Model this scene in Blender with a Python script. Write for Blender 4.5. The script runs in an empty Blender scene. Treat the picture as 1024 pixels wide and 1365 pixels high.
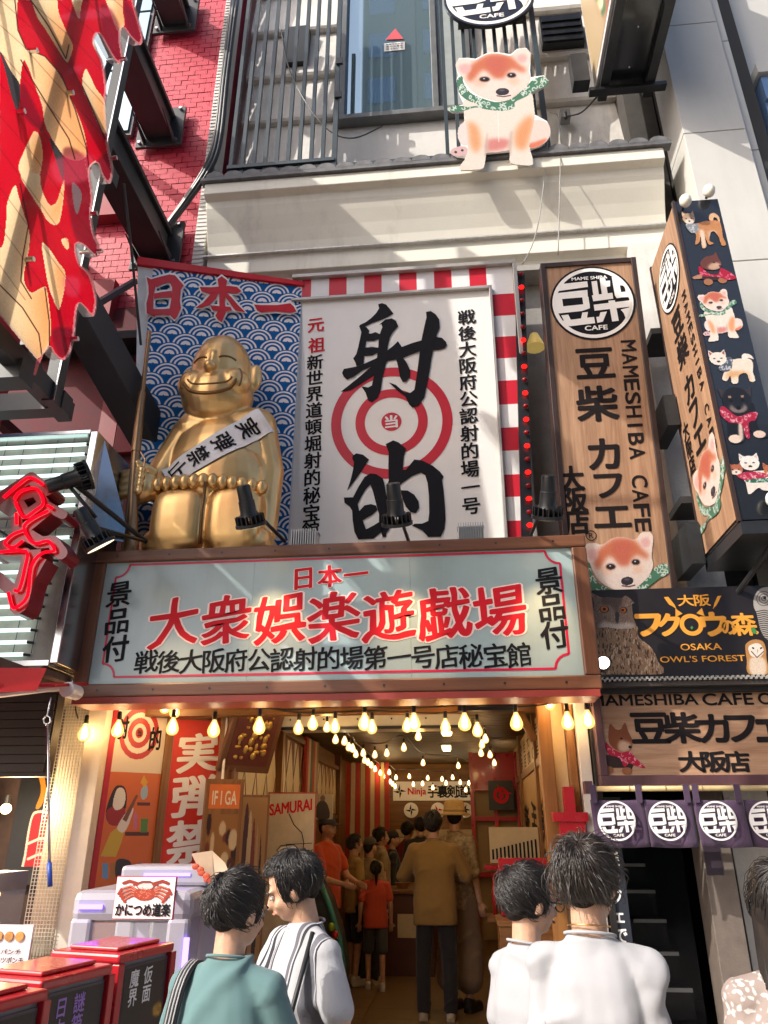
import bpy, bmesh, math, random
import numpy as np
from math import sin, cos, pi, radians, sqrt, atan2
from mathutils import Vector, Matrix, noise
random.seed(7)
S = bpy.context.scene
C = S.collection

# ------------------------------------------------------------------ camera, sky, sun, exposure
PSI, THE, FPX = radians(5.6), radians(23.35), 980.0          # yaw, pitch, focal length in photo pixels (1024 x 1365)
EYE = Vector((0, 0, 1.65))
FW = Vector((-sin(PSI)*cos(THE), cos(PSI)*cos(THE), sin(THE)))
RT = Vector((cos(PSI), sin(PSI), 0))
UP = RT.cross(FW)
cam_d = bpy.data.cameras.new('camera'); cam = bpy.data.objects.new('camera', cam_d); C.objects.link(cam)
cam.matrix_world = Matrix.Translation(EYE) @ Matrix((RT, UP, -FW)).transposed().to_4x4()
cam_d.sensor_fit = 'VERTICAL'; cam_d.sensor_height = 36; cam_d.lens = 36*FPX/1365; cam_d.clip_end = 400; cam_d.clip_start = 0.05
S.camera = cam
TO_SUN = Vector((-0.64, -0.48, 0.60)).normalized()
w = bpy.data.worlds.new('World'); S.world = w; w.use_nodes = True
nt = w.node_tree; bg = nt.nodes['Background']; sky = nt.nodes.new('ShaderNodeTexSky'); sky.sky_type = 'NISHITA'
sky.sun_disc = False; sky.sun_elevation = math.asin(TO_SUN.z); sky.sun_rotation = atan2(TO_SUN.x, TO_SUN.y)
sky.dust_density = 3.5; sky.air_density = .75; sky.ozone_density = .6
nt.links.new(sky.outputs[0], bg.inputs[0]); bg.inputs[1].default_value = 0.15
sun_d = bpy.data.lights.new('sun', 'SUN'); sun_d.energy = 2.5; sun_d.angle = radians(0.5); sun_d.color = (1, .95, .86)
sun = bpy.data.objects.new('sun', sun_d); C.objects.link(sun); sun.rotation_euler = TO_SUN.to_track_quat('Z', 'Y').to_euler()
S.view_settings.view_transform = 'Standard'; S.view_settings.look = 'None'; S.view_settings.gamma = 1
S.view_settings.use_curve_mapping = False
S.view_settings.exposure = 1.05
S.cycles.use_denoising = True; S.cycles.max_bounces = 7; S.cycles.diffuse_bounces = 4; S.cycles.glossy_bounces = 3
S.cycles.transmission_bounces = 5; S.cycles.transparent_max_bounces = 12; S.cycles.caustics_reflective = False; S.cycles.caustics_refractive = False
S.cycles.sample_clamp_indirect = 4.0

# ------------------------------------------------------------------ places measured in the photograph
def ray(x, y): return FW + RT*((x-512)/FPX) + UP*((682.5-y)/FPX)
def P(x, y, Y): r = ray(x, y); return EYE + r*(Y/r.y)
def PX(x, y, X): r = ray(x, y); return EYE + r*(X/r.x)
def PZ(x, y, Z): r = ray(x, y); return EYE + r*((Z-EYE.z)/r.z)
class Fr:
    """local frame: x right, z up the face, -y out of it; .at(px,py,d) = local point where that line of sight meets depth d"""
    def __init__(s, loc, rz=0, tilt=0):
        s.loc = Vector(loc); s.rz = rz; s.tilt = tilt
        s.m = Matrix.Translation(s.loc) @ Matrix.Rotation(rz, 4, 'Z') @ Matrix.Rotation(tilt, 4, 'X'); s.i = s.m.inverted()
    def at(s, x, y, d=0.0):
        o = s.i @ EYE; r = s.i.to_3x3() @ ray(x, y); k = (d-o.y)/r.y; return o + r*k
    def xz(s, x, y, d=0.0): p = s.at(x, y, d); return (p.x, p.z)

# ------------------------------------------------------------------ materials
MATS = {}
def lin(c):
    if isinstance(c, str):
        c = c.lstrip('#'); c = [int(c[i:i+2], 16)/255 for i in (0, 2, 4)]
        c = [v/12.92 if v <= .04045 else ((v+.055)/1.055)**2.4 for v in c]
    return tuple(c)[:3]
def mat(name, col=(.5, .5, .5), rough=.5, metal=0, var=.12, scale=6, bump=0, bscale=60, emit=None, es=0, trans=0, alpha=1, spec=.5, coat=0, dirt=0, sheen=0, stretch=(1, 1, 1), transl=0, fn=None):
    if name in MATS: return MATS[name]
    m = bpy.data.materials.new(name); m.use_nodes = True; t = m.node_tree; b = t.nodes['Principled BSDF']
    N = t.nodes.new; L = t.links.new
    col = lin(col)
    b.inputs['Base Color'].default_value = (*col, 1); b.inputs['Roughness'].default_value = rough; b.inputs['Metallic'].default_value = metal
    b.inputs['Specular IOR Level'].default_value = spec
    if coat: b.inputs['Coat Weight'].default_value = coat; b.inputs['Coat Roughness'].default_value = .08
    if sheen: b.inputs['Sheen Weight'].default_value = sheen
    if trans: b.inputs['Transmission Weight'].default_value = trans
    if alpha < 1: b.inputs['Alpha'].default_value = alpha
    if emit is not None: b.inputs['Emission Color'].default_value = (*lin(emit), 1); b.inputs['Emission Strength'].default_value = es
    if var or dirt or bump:
        tc = N('ShaderNodeTexCoord'); mp = N('ShaderNodeMapping'); mp.inputs['Scale'].default_value = stretch; L(tc.outputs['Object'], mp.inputs['Vector'])
    if var or dirt:
        n = N('ShaderNodeTexNoise'); n.inputs['Scale'].default_value = scale; n.inputs['Detail'].default_value = 6; n.inputs['Roughness'].default_value = .65
        L(mp.outputs[0], n.inputs['Vector'])
        r = N('ShaderNodeMapRange'); r.inputs[1].default_value = .3; r.inputs[2].default_value = .7; r.inputs[3].default_value = 1-var; r.inputs[4].default_value = 1+var
        L(n.outputs['Fac'], r.inputs[0])
        mx = N('ShaderNodeMix'); mx.data_type = 'RGBA'; mx.blend_type = 'MULTIPLY'; mx.inputs[0].default_value = 1
        mx.inputs[6].default_value = (*col, 1); L(r.outputs[0], mx.inputs[7]); out = mx.outputs[2]
        if dirt:
            n2 = N('ShaderNodeTexNoise'); n2.inputs['Scale'].default_value = scale*.45; n2.inputs['Detail'].default_value = 9; n2.inputs['Roughness'].default_value = .75
            mp2 = N('ShaderNodeMapping'); mp2.inputs['Scale'].default_value = (2.2, 2.2, .28); L(tc.outputs['Object'], mp2.inputs['Vector']); L(mp2.outputs[0], n2.inputs['Vector'])
            r2 = N('ShaderNodeMapRange'); r2.inputs[1].default_value = .5; r2.inputs[2].default_value = .72; r2.inputs[3].default_value = 0; r2.inputs[4].default_value = dirt; L(n2.outputs['Fac'], r2.inputs[0])
            m2 = N('ShaderNodeMix'); m2.data_type = 'RGBA'; L(r2.outputs[0], m2.inputs[0]); L(out, m2.inputs[6]); m2.inputs[7].default_value = (.07, .055, .04, 1); out = m2.outputs[2]
        L(out, b.inputs['Base Color'])
        rr = N('ShaderNodeMapRange'); rr.inputs[3].default_value = max(0, rough-.08); rr.inputs[4].default_value = min(1, rough+.1); L(n.outputs['Fac'], rr.inputs[0]); L(rr.outputs[0], b.inputs['Roughness'])
    if bump:
        nb = N('ShaderNodeTexNoise'); nb.inputs['Scale'].default_value = bscale; nb.inputs['Detail'].default_value = 5; L(mp.outputs[0], nb.inputs['Vector'])
        bp = N('ShaderNodeBump'); bp.inputs['Strength'].default_value = bump; bp.inputs['Distance'].default_value = .01; L(nb.outputs['Fac'], bp.inputs['Height']); L(bp.outputs[0], b.inputs['Normal'])
    if transl:
        tr = N('ShaderNodeBsdfTranslucent'); tr.inputs[0].default_value = (*col, 1); ms = N('ShaderNodeMixShader'); ms.inputs[0].default_value = transl
        L(b.outputs[0], ms.inputs[1]); L(tr.outputs[0], ms.inputs[2]); L(ms.outputs[0], t.nodes['Material Output'].inputs[0])
    MATS[name] = m; return m
def wood(name, c1, c2, axis='Z', scale=5, rough=.5, bump=.15):
    if name in MATS: return MATS[name]
    m = bpy.data.materials.new(name); m.use_nodes = True; t = m.node_tree; b = t.nodes['Principled BSDF']; N = t.nodes.new; L = t.links.new
    tc = N('ShaderNodeTexCoord'); mp = N('ShaderNodeMapping'); L(tc.outputs['Object'], mp.inputs[0])
    mp.inputs['Scale'].default_value = {'Z': (1, 1, .06), 'X': (.06, 1, 1), 'Y': (1, .06, 1)}[axis]
    n = N('ShaderNodeTexNoise'); n.inputs['Scale'].default_value = scale*3; n.inputs['Detail'].default_value = 8; n.inputs['Roughness'].default_value = .7; n.inputs['Distortion'].default_value = .6
    L(mp.outputs[0], n.inputs[0]); cr = N('ShaderNodeValToRGB'); cr.color_ramp.elements[0].position = .32; cr.color_ramp.elements[1].position = .68
    cr.color_ramp.elements[0].color = (*lin(c1), 1); cr.color_ramp.elements[1].color = (*lin(c2), 1); L(n.outputs[0], cr.inputs[0]); L(cr.outputs[0], b.inputs['Base Color'])
    b.inputs['Roughness'].default_value = rough
    bp = N('ShaderNodeBump'); bp.inputs['Strength'].default_value = bump; bp.inputs['Distance'].default_value = .004; L(n.outputs[0], bp.inputs['Height']); L(bp.outputs[0], b.inputs['Normal'])
    MATS[name] = m; return m
def printmat(name='printed_picture', rough=.35, transl=0, coat=0, metal=0):
    if name in MATS: return MATS[name]
    m = bpy.data.materials.new(name); m.use_nodes = True; t = m.node_tree; b = t.nodes['Principled BSDF']; N = t.nodes.new; L = t.links.new
    a = N('ShaderNodeAttribute'); a.attribute_name = 'ink'; L(a.outputs['Color'], b.inputs['Base Color']); b.inputs['Roughness'].default_value = rough
    if coat: b.inputs['Coat Weight'].default_value = coat; b.inputs['Coat Roughness'].default_value = .05
    if transl:
        tr = N('ShaderNodeBsdfTranslucent'); L(a.outputs['Color'], tr.inputs[0]); ms = N('ShaderNodeMixShader'); ms.inputs[0].default_value = transl
        L(b.outputs[0], ms.inputs[1]); L(tr.outputs[0], ms.inputs[2]); L(ms.outputs[0], t.nodes['Material Output'].inputs[0])
    MATS[name] = m; return m
def glow(name, col, s, alpha=1):
    if name in MATS: return MATS[name]
    m = bpy.data.materials.new(name); m.use_nodes = True; t = m.node_tree; t.nodes.clear(); N = t.nodes.new
    e = N('ShaderNodeEmission'); e.inputs[0].default_value = (*lin(col), 1); e.inputs[1].default_value = s; o = N('ShaderNodeOutputMaterial')
    if alpha < 1:
        tr = N('ShaderNodeBsdfTransparent'); ms = N('ShaderNodeMixShader'); ms.inputs[0].default_value = alpha
        t.links.new(tr.outputs[0], ms.inputs[1]); t.links.new(e.outputs[0], ms.inputs[2]); t.links.new(ms.outputs[0], o.inputs[0])
    else: t.links.new(e.outputs[0], o.inputs[0])
    m.cycles.emission_sampling = 'NONE'; MATS[name] = m; return m

# ------------------------------------------------------------------ mesh builder
class MB:
    def __init__(s): s.v = []; s.f = []
    def add(s, vs, fs):
        o = len(s.v); s.v += [tuple(v) for v in vs]; s.f += [tuple(i+o for i in f) for f in fs]; return s
    def box(s, x0, x1, y0, y1, z0, z1, M=None):
        vs = [Vector((x, y, z)) for x in (x0, x1) for y in (y0, y1) for z in (z0, z1)]
        if M: vs = [M @ v for v in vs]
        return s.add(vs, [(0, 1, 3, 2), (4, 6, 7, 5), (0, 4, 5, 1), (2, 3, 7, 6), (0, 2, 6, 4), (1, 5, 7, 3)])
    def bar(s, a, b, wx, wy, up=(0, 0, 1)):
        a = Vector(a); b = Vector(b); d = (b-a); l = d.length; d.normalize(); u = Vector(up)
        if abs(d.dot(u)) > .99: u = Vector((0, 1, 0))
        r = d.cross(u).normalized(); u2 = r.cross(d)
        M = Matrix((r, u2, d)).transposed().to_4x4(); M.translation = a
        return s.box(-wx/2, wx/2, -wy/2, wy/2, 0, l, M)
    def tube(s, pts, r, n=8, cap=True):
        pts = [Vector(p) for p in pts]; k = len(pts); rs = r if isinstance(r, (list, tuple)) else [r]*k
        o = len(s.v); pu = None
        for i, p in enumerate(pts):
            d = (pts[min(i+1, k-1)]-pts[max(i-1, 0)])
            d = d.normalized() if d.length > 1e-9 else Vector((0, 0, 1))
            if pu is None: pu = Vector((0, 0, 1)) if abs(d.z) < .9 else Vector((1, 0, 0))
            u = (pu-d*pu.dot(d)).normalized(); pu = u; q = d.cross(u)
            for j in range(n):
                a = 2*pi*j/n; s.v.append(tuple(p+(u*cos(a)+q*sin(a))*rs[i]))
        for i in range(k-1):
            for j in range(n):
                a = o+i*n+j; b = o+i*n+(j+1) % n; s.f.append((a, b, b+n, a+n))
        if cap: s.f.append(tuple(o+j for j in range(n))[::-1]); s.f.append(tuple(o+(k-1)*n+j for j in range(n)))
        return s
    def lathe(s, prof, n=16, M=None, o=(0, 0, 0)):
        b = len(s.v); o = Vector(o)
        for r, z in prof:
            for j in range(n):
                a = 2*pi*j/n; v = Vector((r*cos(a), r*sin(a), z))
                s.v.append(tuple((M @ v if M else v)+o))
        for i in range(len(prof)-1):
            for j in range(n):
                a = b+i*n+j; c = b+i*n+(j+1) % n; s.f.append((a, c, c+n, a+n))
        s.f.append(tuple(b+j for j in range(n))[::-1]); s.f.append(tuple(b+(len(prof)-1)*n+j for j in range(n))); return s
    def ball(s, c, r, n=12, m=8, M=None):
        rx, ry, rz = r if isinstance(r, (tuple, list)) else (r, r, r); c = Vector(c); b = len(s.v)
        R3 = M.to_3x3() if M else None
        for i in range(m+1):
            t = pi*i/m
            for j in range(n):
                a = 2*pi*j/n; v = Vector((rx*sin(t)*cos(a), ry*sin(t)*sin(a), -rz*cos(t)))
                if R3: v = R3 @ v
                s.v.append(tuple(c+v))
        for i in range(m):
            for j in range(n):
                a = b+i*n+j; d = b+i*n+(j+1) % n; s.f.append((a, d, d+n, a+n))
        return s
    def prism(s, pts, y0, y1):
        """polygon in x,z pushed from y0 (front) to y1 (back)"""
        n = len(pts); o = len(s.v)
        s.v += [(p[0], y0, p[1]) for p in pts]+[(p[0], y1, p[1]) for p in pts]
        s.f.append(tuple(range(o, o+n))); s.f.append(tuple(range(o+2*n-1, o+n-1, -1)))
        for i in range(n): j = (i+1) % n; s.f.append((o+i, o+n+i, o+n+j, o+j))
        return s
    def flat(s, pts, y): o = len(s.v); s.v += [(p[0], y, p[1]) for p in pts]; s.f.append(tuple(range(o, o+len(pts)))); return s
    def extr(s, prof, x0, x1):
        """profile of (y,z) points run from x0 to x1"""
        n = len(prof); o = len(s.v)
        s.v += [(x0, p[0], p[1]) for p in prof]+[(x1, p[0], p[1]) for p in prof]
        for i in range(n): j = (i+1) % n; s.f.append((o+i, o+j, o+n+j, o+n+i))
        s.f.append(tuple(range(o+n-1, o-1, -1))); s.f.append(tuple(range(o+n, o+2*n))); return s
    def mesh(s, name, smooth=False):
        me = bpy.data.meshes.new(name); me.from_pydata(s.v, [], s.f); me.update()
        if smooth:
            me.polygons.foreach_set('use_smooth', [True]*len(me.polygons))
            if smooth != 2:
                try: me.set_sharp_from_angle(angle=radians(40))
                except Exception: pass
        bm = bmesh.new(); bm.from_mesh(me); bmesh.ops.recalc_face_normals(bm, faces=bm.faces); bm.to_mesh(me); bm.free()
        return me
def link(name, me, m=None, parent=None, label=None, kind=None):
    o = bpy.data.objects.new(name, me); C.objects.link(o)
    if m is not None and me is not None and hasattr(me, 'materials') and not len(me.materials): me.materials.append(m)
    if parent is not None: o.parent = parent
    if label: o['label'] = label
    if kind: o['kind'] = kind
    return o
def part(name, mb, m, parent=None, label=None, kind=None, smooth=False, bev=0):
    o = link(name, mb.mesh(name, smooth), m, parent, label, kind)
    if bev:
        b = o.modifiers.new('bevel', 'BEVEL'); b.width = bev; b.segments = 2; b.limit_method = 'ANGLE'; b.angle_limit = radians(50)
    return o
def tag(o, label, cat, group=None):
    o['label'] = label; o['category'] = cat
    if group: o['group'] = group
    return o
def T(name, label, cat, fr=None, loc=(0, 0, 0), rz=0, group=None):
    o = bpy.data.objects.new(name, None); C.objects.link(o); o.empty_display_size = .1
    if fr is not None: o.matrix_world = fr.m
    else: o.location = loc; o.rotation_euler = (0, 0, rz)
    return tag(o, label, cat, group)
def copy_tree(o, parent=None):
    c = o.copy(); C.objects.link(c)
    if parent is not None: c.parent = parent
    for ch in list(o.children): copy_tree(ch, c)
    return c

# ------------------------------------------------------------------ lettering
_g = {}
def glyph(ch, off=0.0):
    k = (ch, off)
    if k in _g: return _g[k]
    c = bpy.data.curves.new('lettering', 'FONT'); c.body = ch; c.offset = off; c.resolution_u = 4
    o = bpy.data.objects.new('lettering', c); C.objects.link(o)
    dg = bpy.context.evaluated_depsgraph_get(); me = bpy.data.meshes.new_from_object(o.evaluated_get(dg))
    vs = [(v.co.x, v.co.y) for v in me.vertices]; fs = [tuple(p.vertices) for p in me.polygons]
    bpy.data.objects.remove(o); bpy.data.curves.remove(c); bpy.data.meshes.remove(me)
    _g[k] = (vs, fs); return _g[k]
def put(mb, ch, cx, cz, w, h, y, bold=0, off=0, brush=0, rot=0, layers=4, flip=1, fit=False):
    """one glyph or word centred on (cx,cz); bold = stroke widening by shifted layers"""
    vs, fs = glyph(ch, off)
    if not vs: return
    if fit or len(ch) > 1 or ord(ch[0]) < 0x2000:
        xs = [v[0] for v in vs]; ys = [v[1] for v in vs]; x0, x1, y0, y1 = min(xs), max(xs), min(ys), max(ys)
        mx, my, sx, sy = (x0+x1)/2, (y0+y1)/2, w/max(x1-x0, .01), h/max(y1-y0, .01)
    else: mx, my, sx, sy = .5, .38, w/.92, h/.92
    sh = [(0, 0)] if not bold else [(bold*cos(2*pi*i/layers+.4)*(1.25 if brush else 1), bold*sin(2*pi*i/layers+.4)*(.8 if brush else 1)) for i in range(layers)]+[(0, 0)]
    cr, sr = cos(rot), sin(rot); seed = ord(ch[0])*.37
    for k, (dx, dy) in enumerate(sh):
        out = []
        for (x, y0_) in vs:
            X = (x-mx); Yv = (y0_-my)
            if brush:
                nv = noise.noise_vector(Vector((X*3+seed, Yv*3, seed)))
                Yv += brush*X*.9; X += nv.x*brush*.35 - Yv*brush*.25; Yv += nv.y*brush*.35
            X = (X+dx)*sx; Yv = (Yv+dy)*sy
            out.append((cx+X*cr-Yv*sr, y-k*.00012, cz+X*sr+Yv*cr))
        mb.add(out, fs)
def vcol(mb, s, top, bot, wd, y, **k):
    n = len(s)
    for i, ch in enumerate(s):
        t = (i+.0)/(max(n-1, 1)); put(mb, ch, top[0]+(bot[0]-top[0])*t, top[1]+(bot[1]-top[1])*t, wd[0], wd[1], y, **k)
def letters(name, mb, m, parent, label=None): return part(name, mb, m, parent, label)

# ------------------------------------------------------------------ pictures printed on signs
def crm(pts, n=6):
    pts = [np.array(p, float) for p in pts]; N = len(pts); out = []
    for i in range(N):
        a, b, c, d = pts[i-1], pts[i], pts[(i+1) % N], pts[(i+2) % N]
        for k in range(n):
            t = k/n; out.append(.5*((2*b)+(-a+c)*t+(2*a-5*b+4*c-d)*t*t+(-a+3*b-3*c+d)*t**3))
    return [tuple(p) for p in out]
def blur_(a, s):
    r = int(max(1, 3*s)); k = np.exp(-.5*(np.arange(-r, r+1)/s)**2); k /= k.sum()
    a = np.pad(a, ((r, r), (r, r)), mode='edge')
    a = np.apply_along_axis(lambda q: np.convolve(q, k, 'valid'), 0, a); a = np.apply_along_axis(lambda q: np.convolve(q, k, 'valid'), 1, a); return a
class Cv:
    def __init__(s, w, h, bg=None, sc=1.0, off=(0, 0)):
        s.w, s.h, s.sc, s.off = int(w), int(h), sc, off; s.rgb = np.zeros((s.h, s.w, 3)); s.a = np.zeros((s.h, s.w)); s.rs = np.random.RandomState(3)
        if bg: s.rgb[:] = s.c(bg); s.a[:] = 1
        s.yy, s.xx = np.mgrid[0:s.h, 0:s.w]; s.xx = s.xx+.5; s.yy = s.yy+.5
    def c(s, h): h = h.lstrip('#'); return np.array([int(h[i:i+2], 16)/255 for i in (0, 2, 4)])
    def tp(s, pts): return [((x-s.off[0])*s.sc, (y-s.off[1])*s.sc) for x, y in pts]
    def mask(s, pts, smooth=True):
        pts = s.tp(pts)
        if smooth: pts = crm(pts, 5)
        P_ = np.array(pts); x0, x1 = max(0, int(P_[:, 0].min())-1), min(s.w, int(P_[:, 0].max())+2); y0, y1 = max(0, int(P_[:, 1].min())-1), min(s.h, int(P_[:, 1].max())+2)
        m = np.zeros((s.h, s.w))
        if x1 <= x0 or y1 <= y0: return m
        X = s.xx[y0:y1, x0:x1]; Y = s.yy[y0:y1, x0:x1]; ins = np.zeros(X.shape, bool)
        for i in range(len(pts)):
            (ax, ay), (bx, by) = pts[i-1], pts[i]
            if ay == by: continue
            ins ^= ((ay > Y) != (by > Y)) & (X < (bx-ax)*(Y-ay)/(by-ay)+ax)
        m[y0:y1, x0:x1] = ins; return m
    def put(s, m, col, op=1, grow=True, clip=None):
        if clip is not None: m = m*clip
        m = (m*op)[..., None]
        s.rgb = s.rgb*(1-m)+s.c(col)*m
        if grow: s.a = np.maximum(s.a, m[..., 0] > .5)
        return s
    def poly(s, pts, col, blur=0, smooth=True, op=1, clip=None, grow=None):
        m = s.mask(pts, smooth)
        if blur: m = blur_(m, blur*s.sc)
        if grow is None: grow = clip is None and not blur
        s.put(m, col, op, grow, clip); return m
    def ell(s, cx, cy, rx, ry, col, rot=0, blur=0, op=1, clip=None, grow=None):
        pts = [(cx+rx*cos(t)*cos(rot)-ry*sin(t)*sin(rot), cy+rx*cos(t)*sin(rot)+ry*sin(t)*cos(rot)) for t in [2*pi*i/20 for i in range(20)]]
        return s.poly(pts, col, blur, False, op, clip, grow)
    def line(s, pts, w_, col, op=1, clip=None, grow=False):
        P_ = s.tp(pts); m = np.zeros((s.h, s.w)); ww = w_*s.sc/2
        for (ax, ay), (bx, by) in zip(P_[:-1], P_[1:]):
            dx, dy = bx-ax, by-ay; L2 = dx*dx+dy*dy+1e-9; t = np.clip(((s.xx-ax)*dx+(s.yy-ay)*dy)/L2, 0, 1)
            d = np.hypot(s.xx-ax-t*dx, s.yy-ay-t*dy); m = np.maximum(m, np.clip(ww-d+.6, 0, 1))
        s.put(m, col, op, grow, clip); return m
    def fur(s, amt=.05, cell=(1, 2), clip=None):
        n = s.rs.rand(s.h//cell[1]+2, s.w//cell[0]+2); n = np.repeat(np.repeat(n, cell[1], 0), cell[0], 1)[:s.h, :s.w]-.5
        if clip is not None: n = n*clip
        s.rgb = np.clip(s.rgb*(1+n[..., None]*amt*2), 0, 1)
    def curls(s, m, col, n=60, r=5):
        ys, xs = np.nonzero(m > .5)
        for _ in range(n):
            if not len(xs): return
            i = s.rs.randint(len(xs)); a = s.rs.rand()*6.3; x, y = xs[i]/s.sc+s.off[0], ys[i]/s.sc+s.off[1]
            s.line([(x+r*(.3+.12*k)*cos(a+k*.9), y+r*(.3+.12*k)*sin(a+k*.9)) for k in range(5)], r*.28, col, clip=m)
    def sheet(s, name, fmap, m, parent, label=None, thick=0):
        """grid of small squares, one per dot of ink; fmap(u,v) -> local point, u to the right, v downwards, 0..1"""
        H, W = s.h, s.w
        vx = np.array([[fmap(i/W, j/H) for i in range(W+1)] for j in range(H+1)], float).reshape(-1, 3)
        jj, ii = np.nonzero(s.a > .5); a = jj*(W+1)+ii
        q = np.stack([a, a+W+1, a+W+2, a+1], 1)
        used, inv = np.unique(q, return_inverse=True); q = inv.reshape(-1, 4)
        me = bpy.data.meshes.new(name); me.vertices.add(len(used)); me.vertices.foreach_set('co', vx[used].ravel())
        me.loops.add(q.size); me.loops.foreach_set('vertex_index', q.ravel().astype(np.int32)); me.polygons.add(len(q))
        me.polygons.foreach_set('loop_start', np.arange(0, q.size, 4, dtype=np.int32)); me.update()
        rgb = s.rgb; l = np.where(rgb <= .04045, rgb/12.92, ((rgb+.055)/1.055)**2.4)[jj, ii]*.72
        at = me.color_attributes.new('ink', 'FLOAT_COLOR', 'CORNER'); arr = np.ones((q.shape[0], 4, 4)); arr[..., :3] = l[:, None, :]
        at.data.foreach_set('color', arr.ravel())
        return link(name, me, m, parent, label)

# ------------------------------------------------------------------ common materials
black = mat('black_paint', (.012, .013, .015), .35, var=.25)
ink = mat('black_ink', (.008, .008, .011), .6, var=.1, spec=.15)
redink = mat('red_ink', (.60, .010, .022), .6, var=.06, spec=.2)
whiteink = mat('white_ink', (.82, .8, .78), .4, var=.03)
steel_blk = mat('dark_steel', (.025, .028, .032), .35, metal=.3, var=.3, dirt=.15)
chrome = mat('chrome', (.65, .65, .66), .18, metal=1, var=.1)
# ================================================================== ground
gm = mat('street_paving', (.17, .16, .15), .8, var=.2, scale=3, bump=.3, dirt=.3)
part('ground', MB().box(-40, 40, -40, 60, -.3, 0), gm, kind='structure')
# street slabs: proud stone pieces in front of the shop
pv = MB()
for i in range(-12, 12):
    for j in range(-2, 14):
        x = i*.42+(.21 if j % 2 else 0); y = j*.42
        pv.box(x+.004, x+.416, y+.004, y+.416, .001, .006+random.random()*.003)
part('paving_slabs', pv, mat('paving_slab', (.34, .31, .27), .75, var=.25, scale=2, bump=.2, dirt=.25), kind='stuff')

# ================================================================== cafe building (upper floors)
wallm = mat('painted_concrete', (.66, .63, .59), .75, var=.1, scale=3, bump=.45, bscale=35, dirt=.35)
smoothm = mat('smooth_plaster', (.60, .585, .56), .6, var=.06, scale=4, bump=.3, bscale=90, dirt=.1)
cream = mat('cream_cornice_paint', (.76, .73, .63), .5, var=.05, scale=1.5, bump=.08, dirt=.3, stretch=(1, 1, 1))
cafe = T('cafe_building', 'weathered pale concrete building with lapped wall courses above a cream cornice', 'building', loc=(0, 6.6, 0))
def W(mb, dy=6.6):
    mb.v = [(x, y-dy, z) for x, y, z in mb.v]; return mb
part('wall', W(MB().box(-2.775, 2.6, 6.95, 9.5, 3.7, 13.8)), wallm, cafe)
zz = [8.35, 9.45, 10.31, 11.17, 12.12, 13.0, 13.8]
for z0, z1 in zip(zz[:-1], zz[1:]):
    m = MB().extr([(6.95, z0), (6.76, z0), (6.74, z0+.03), (6.84, z1+.01), (6.95, z1+.01)], -2.58, -1.34)
    part('wall_course', W(m), wallm, cafe)
    dz = -.12
    m = MB().extr([(6.95, z0+dz), (6.74, z0+dz), (6.72, z0+.04+dz), (6.82, z1+.01+dz), (6.95, z1+.01+dz)], .52, 2.42)
    part('wall_course', W(m), wallm, cafe)
part('wall_panel', W(MB().box(-1.33, .51, 6.7, 6.95, 8.3, 10.02)), smoothm, cafe)
# vent holes with dark louvres
vt = part('vent', W(MB().box(-2.05, -1.72, 6.68, 6.84, 11.35, 12.1)), black, cafe)
vt = part('vent', W(MB().box(1.45, 2.0, 6.62, 6.9, 11.15, 11.7)), black, cafe)
for k in range(4): part('louvre', W(MB().box(1.47, 1.98, 6.6, 6.63, 11.17+k*.13, 11.23+k*.13)), steel_blk, vt)
# window with two panes
wf = part('window', W(MB().box(-1.25, .5, 6.9, 6.94, 10.02, 13.6)), mat('room_dark', (.03, .03, .035), .6), cafe)
grey_al = mat('grey_aluminium', (.16, .165, .165), .4, metal=.4, var=.15)
for a in ((-1.25, -1.17), (.40, .5), (-.02, .06)):
    part('frame', W(MB().box(a[0], a[1], 6.62, 6.82, 10.05, 13.6)), grey_al, wf, bev=.006)
part('sill', W(MB().box(-1.3, .54, 6.55, 6.86, 9.99, 10.07)), grey_al, wf, bev=.006)
glass = mat('window_glass', (.03, .05, .06), .03, var=0, spec=1.0, metal=.75); glass.node_tree.nodes['Principled BSDF'].inputs['Base Color'].default_value = (.34, .46, .52, 1)
part('pane', W(MB().box(-1.17, -.02, 6.74, 6.75, 10.07, 13.6)), glass, wf)
part('pane', W(MB().box(.06, .4, 6.70, 6.71, 10.07, 13.6)), mat('frosted_glass', (.3, .33, .33), .3, var=.1), wf)
f = Fr((0, 6.73, 0)); 
stk = T('window_notice', 'small white notice with a red triangle stuck on the upstairs window pane', 'sticker', f)
a = f.xz(512, 58); b = f.xz(540, 66); part('paper', MB().flat([(a[0], b[1]), (b[0], b[1]), (b[0], a[1]), (a[0], a[1])], 0), whiteink, stk)
q = [f.xz(*p) for p in ((514, 53), (538, 52), (527, 38))]; part('red_triangle', MB().flat(q, -.002), mat('faded_red_ink', '#c85058', .5), stk)
m = MB()
for r_ in range(3): put(m, ['危険ですので', '窓から身を', '出さないで'][r_], (a[0]+b[0])/2, b[1]+(a[1]-b[1])*(.8-.28*r_), (b[0]-a[0])*.8, (a[1]-b[1])*.2, -.003, bold=.02)
letters('lettering', m, ink, stk)
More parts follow.
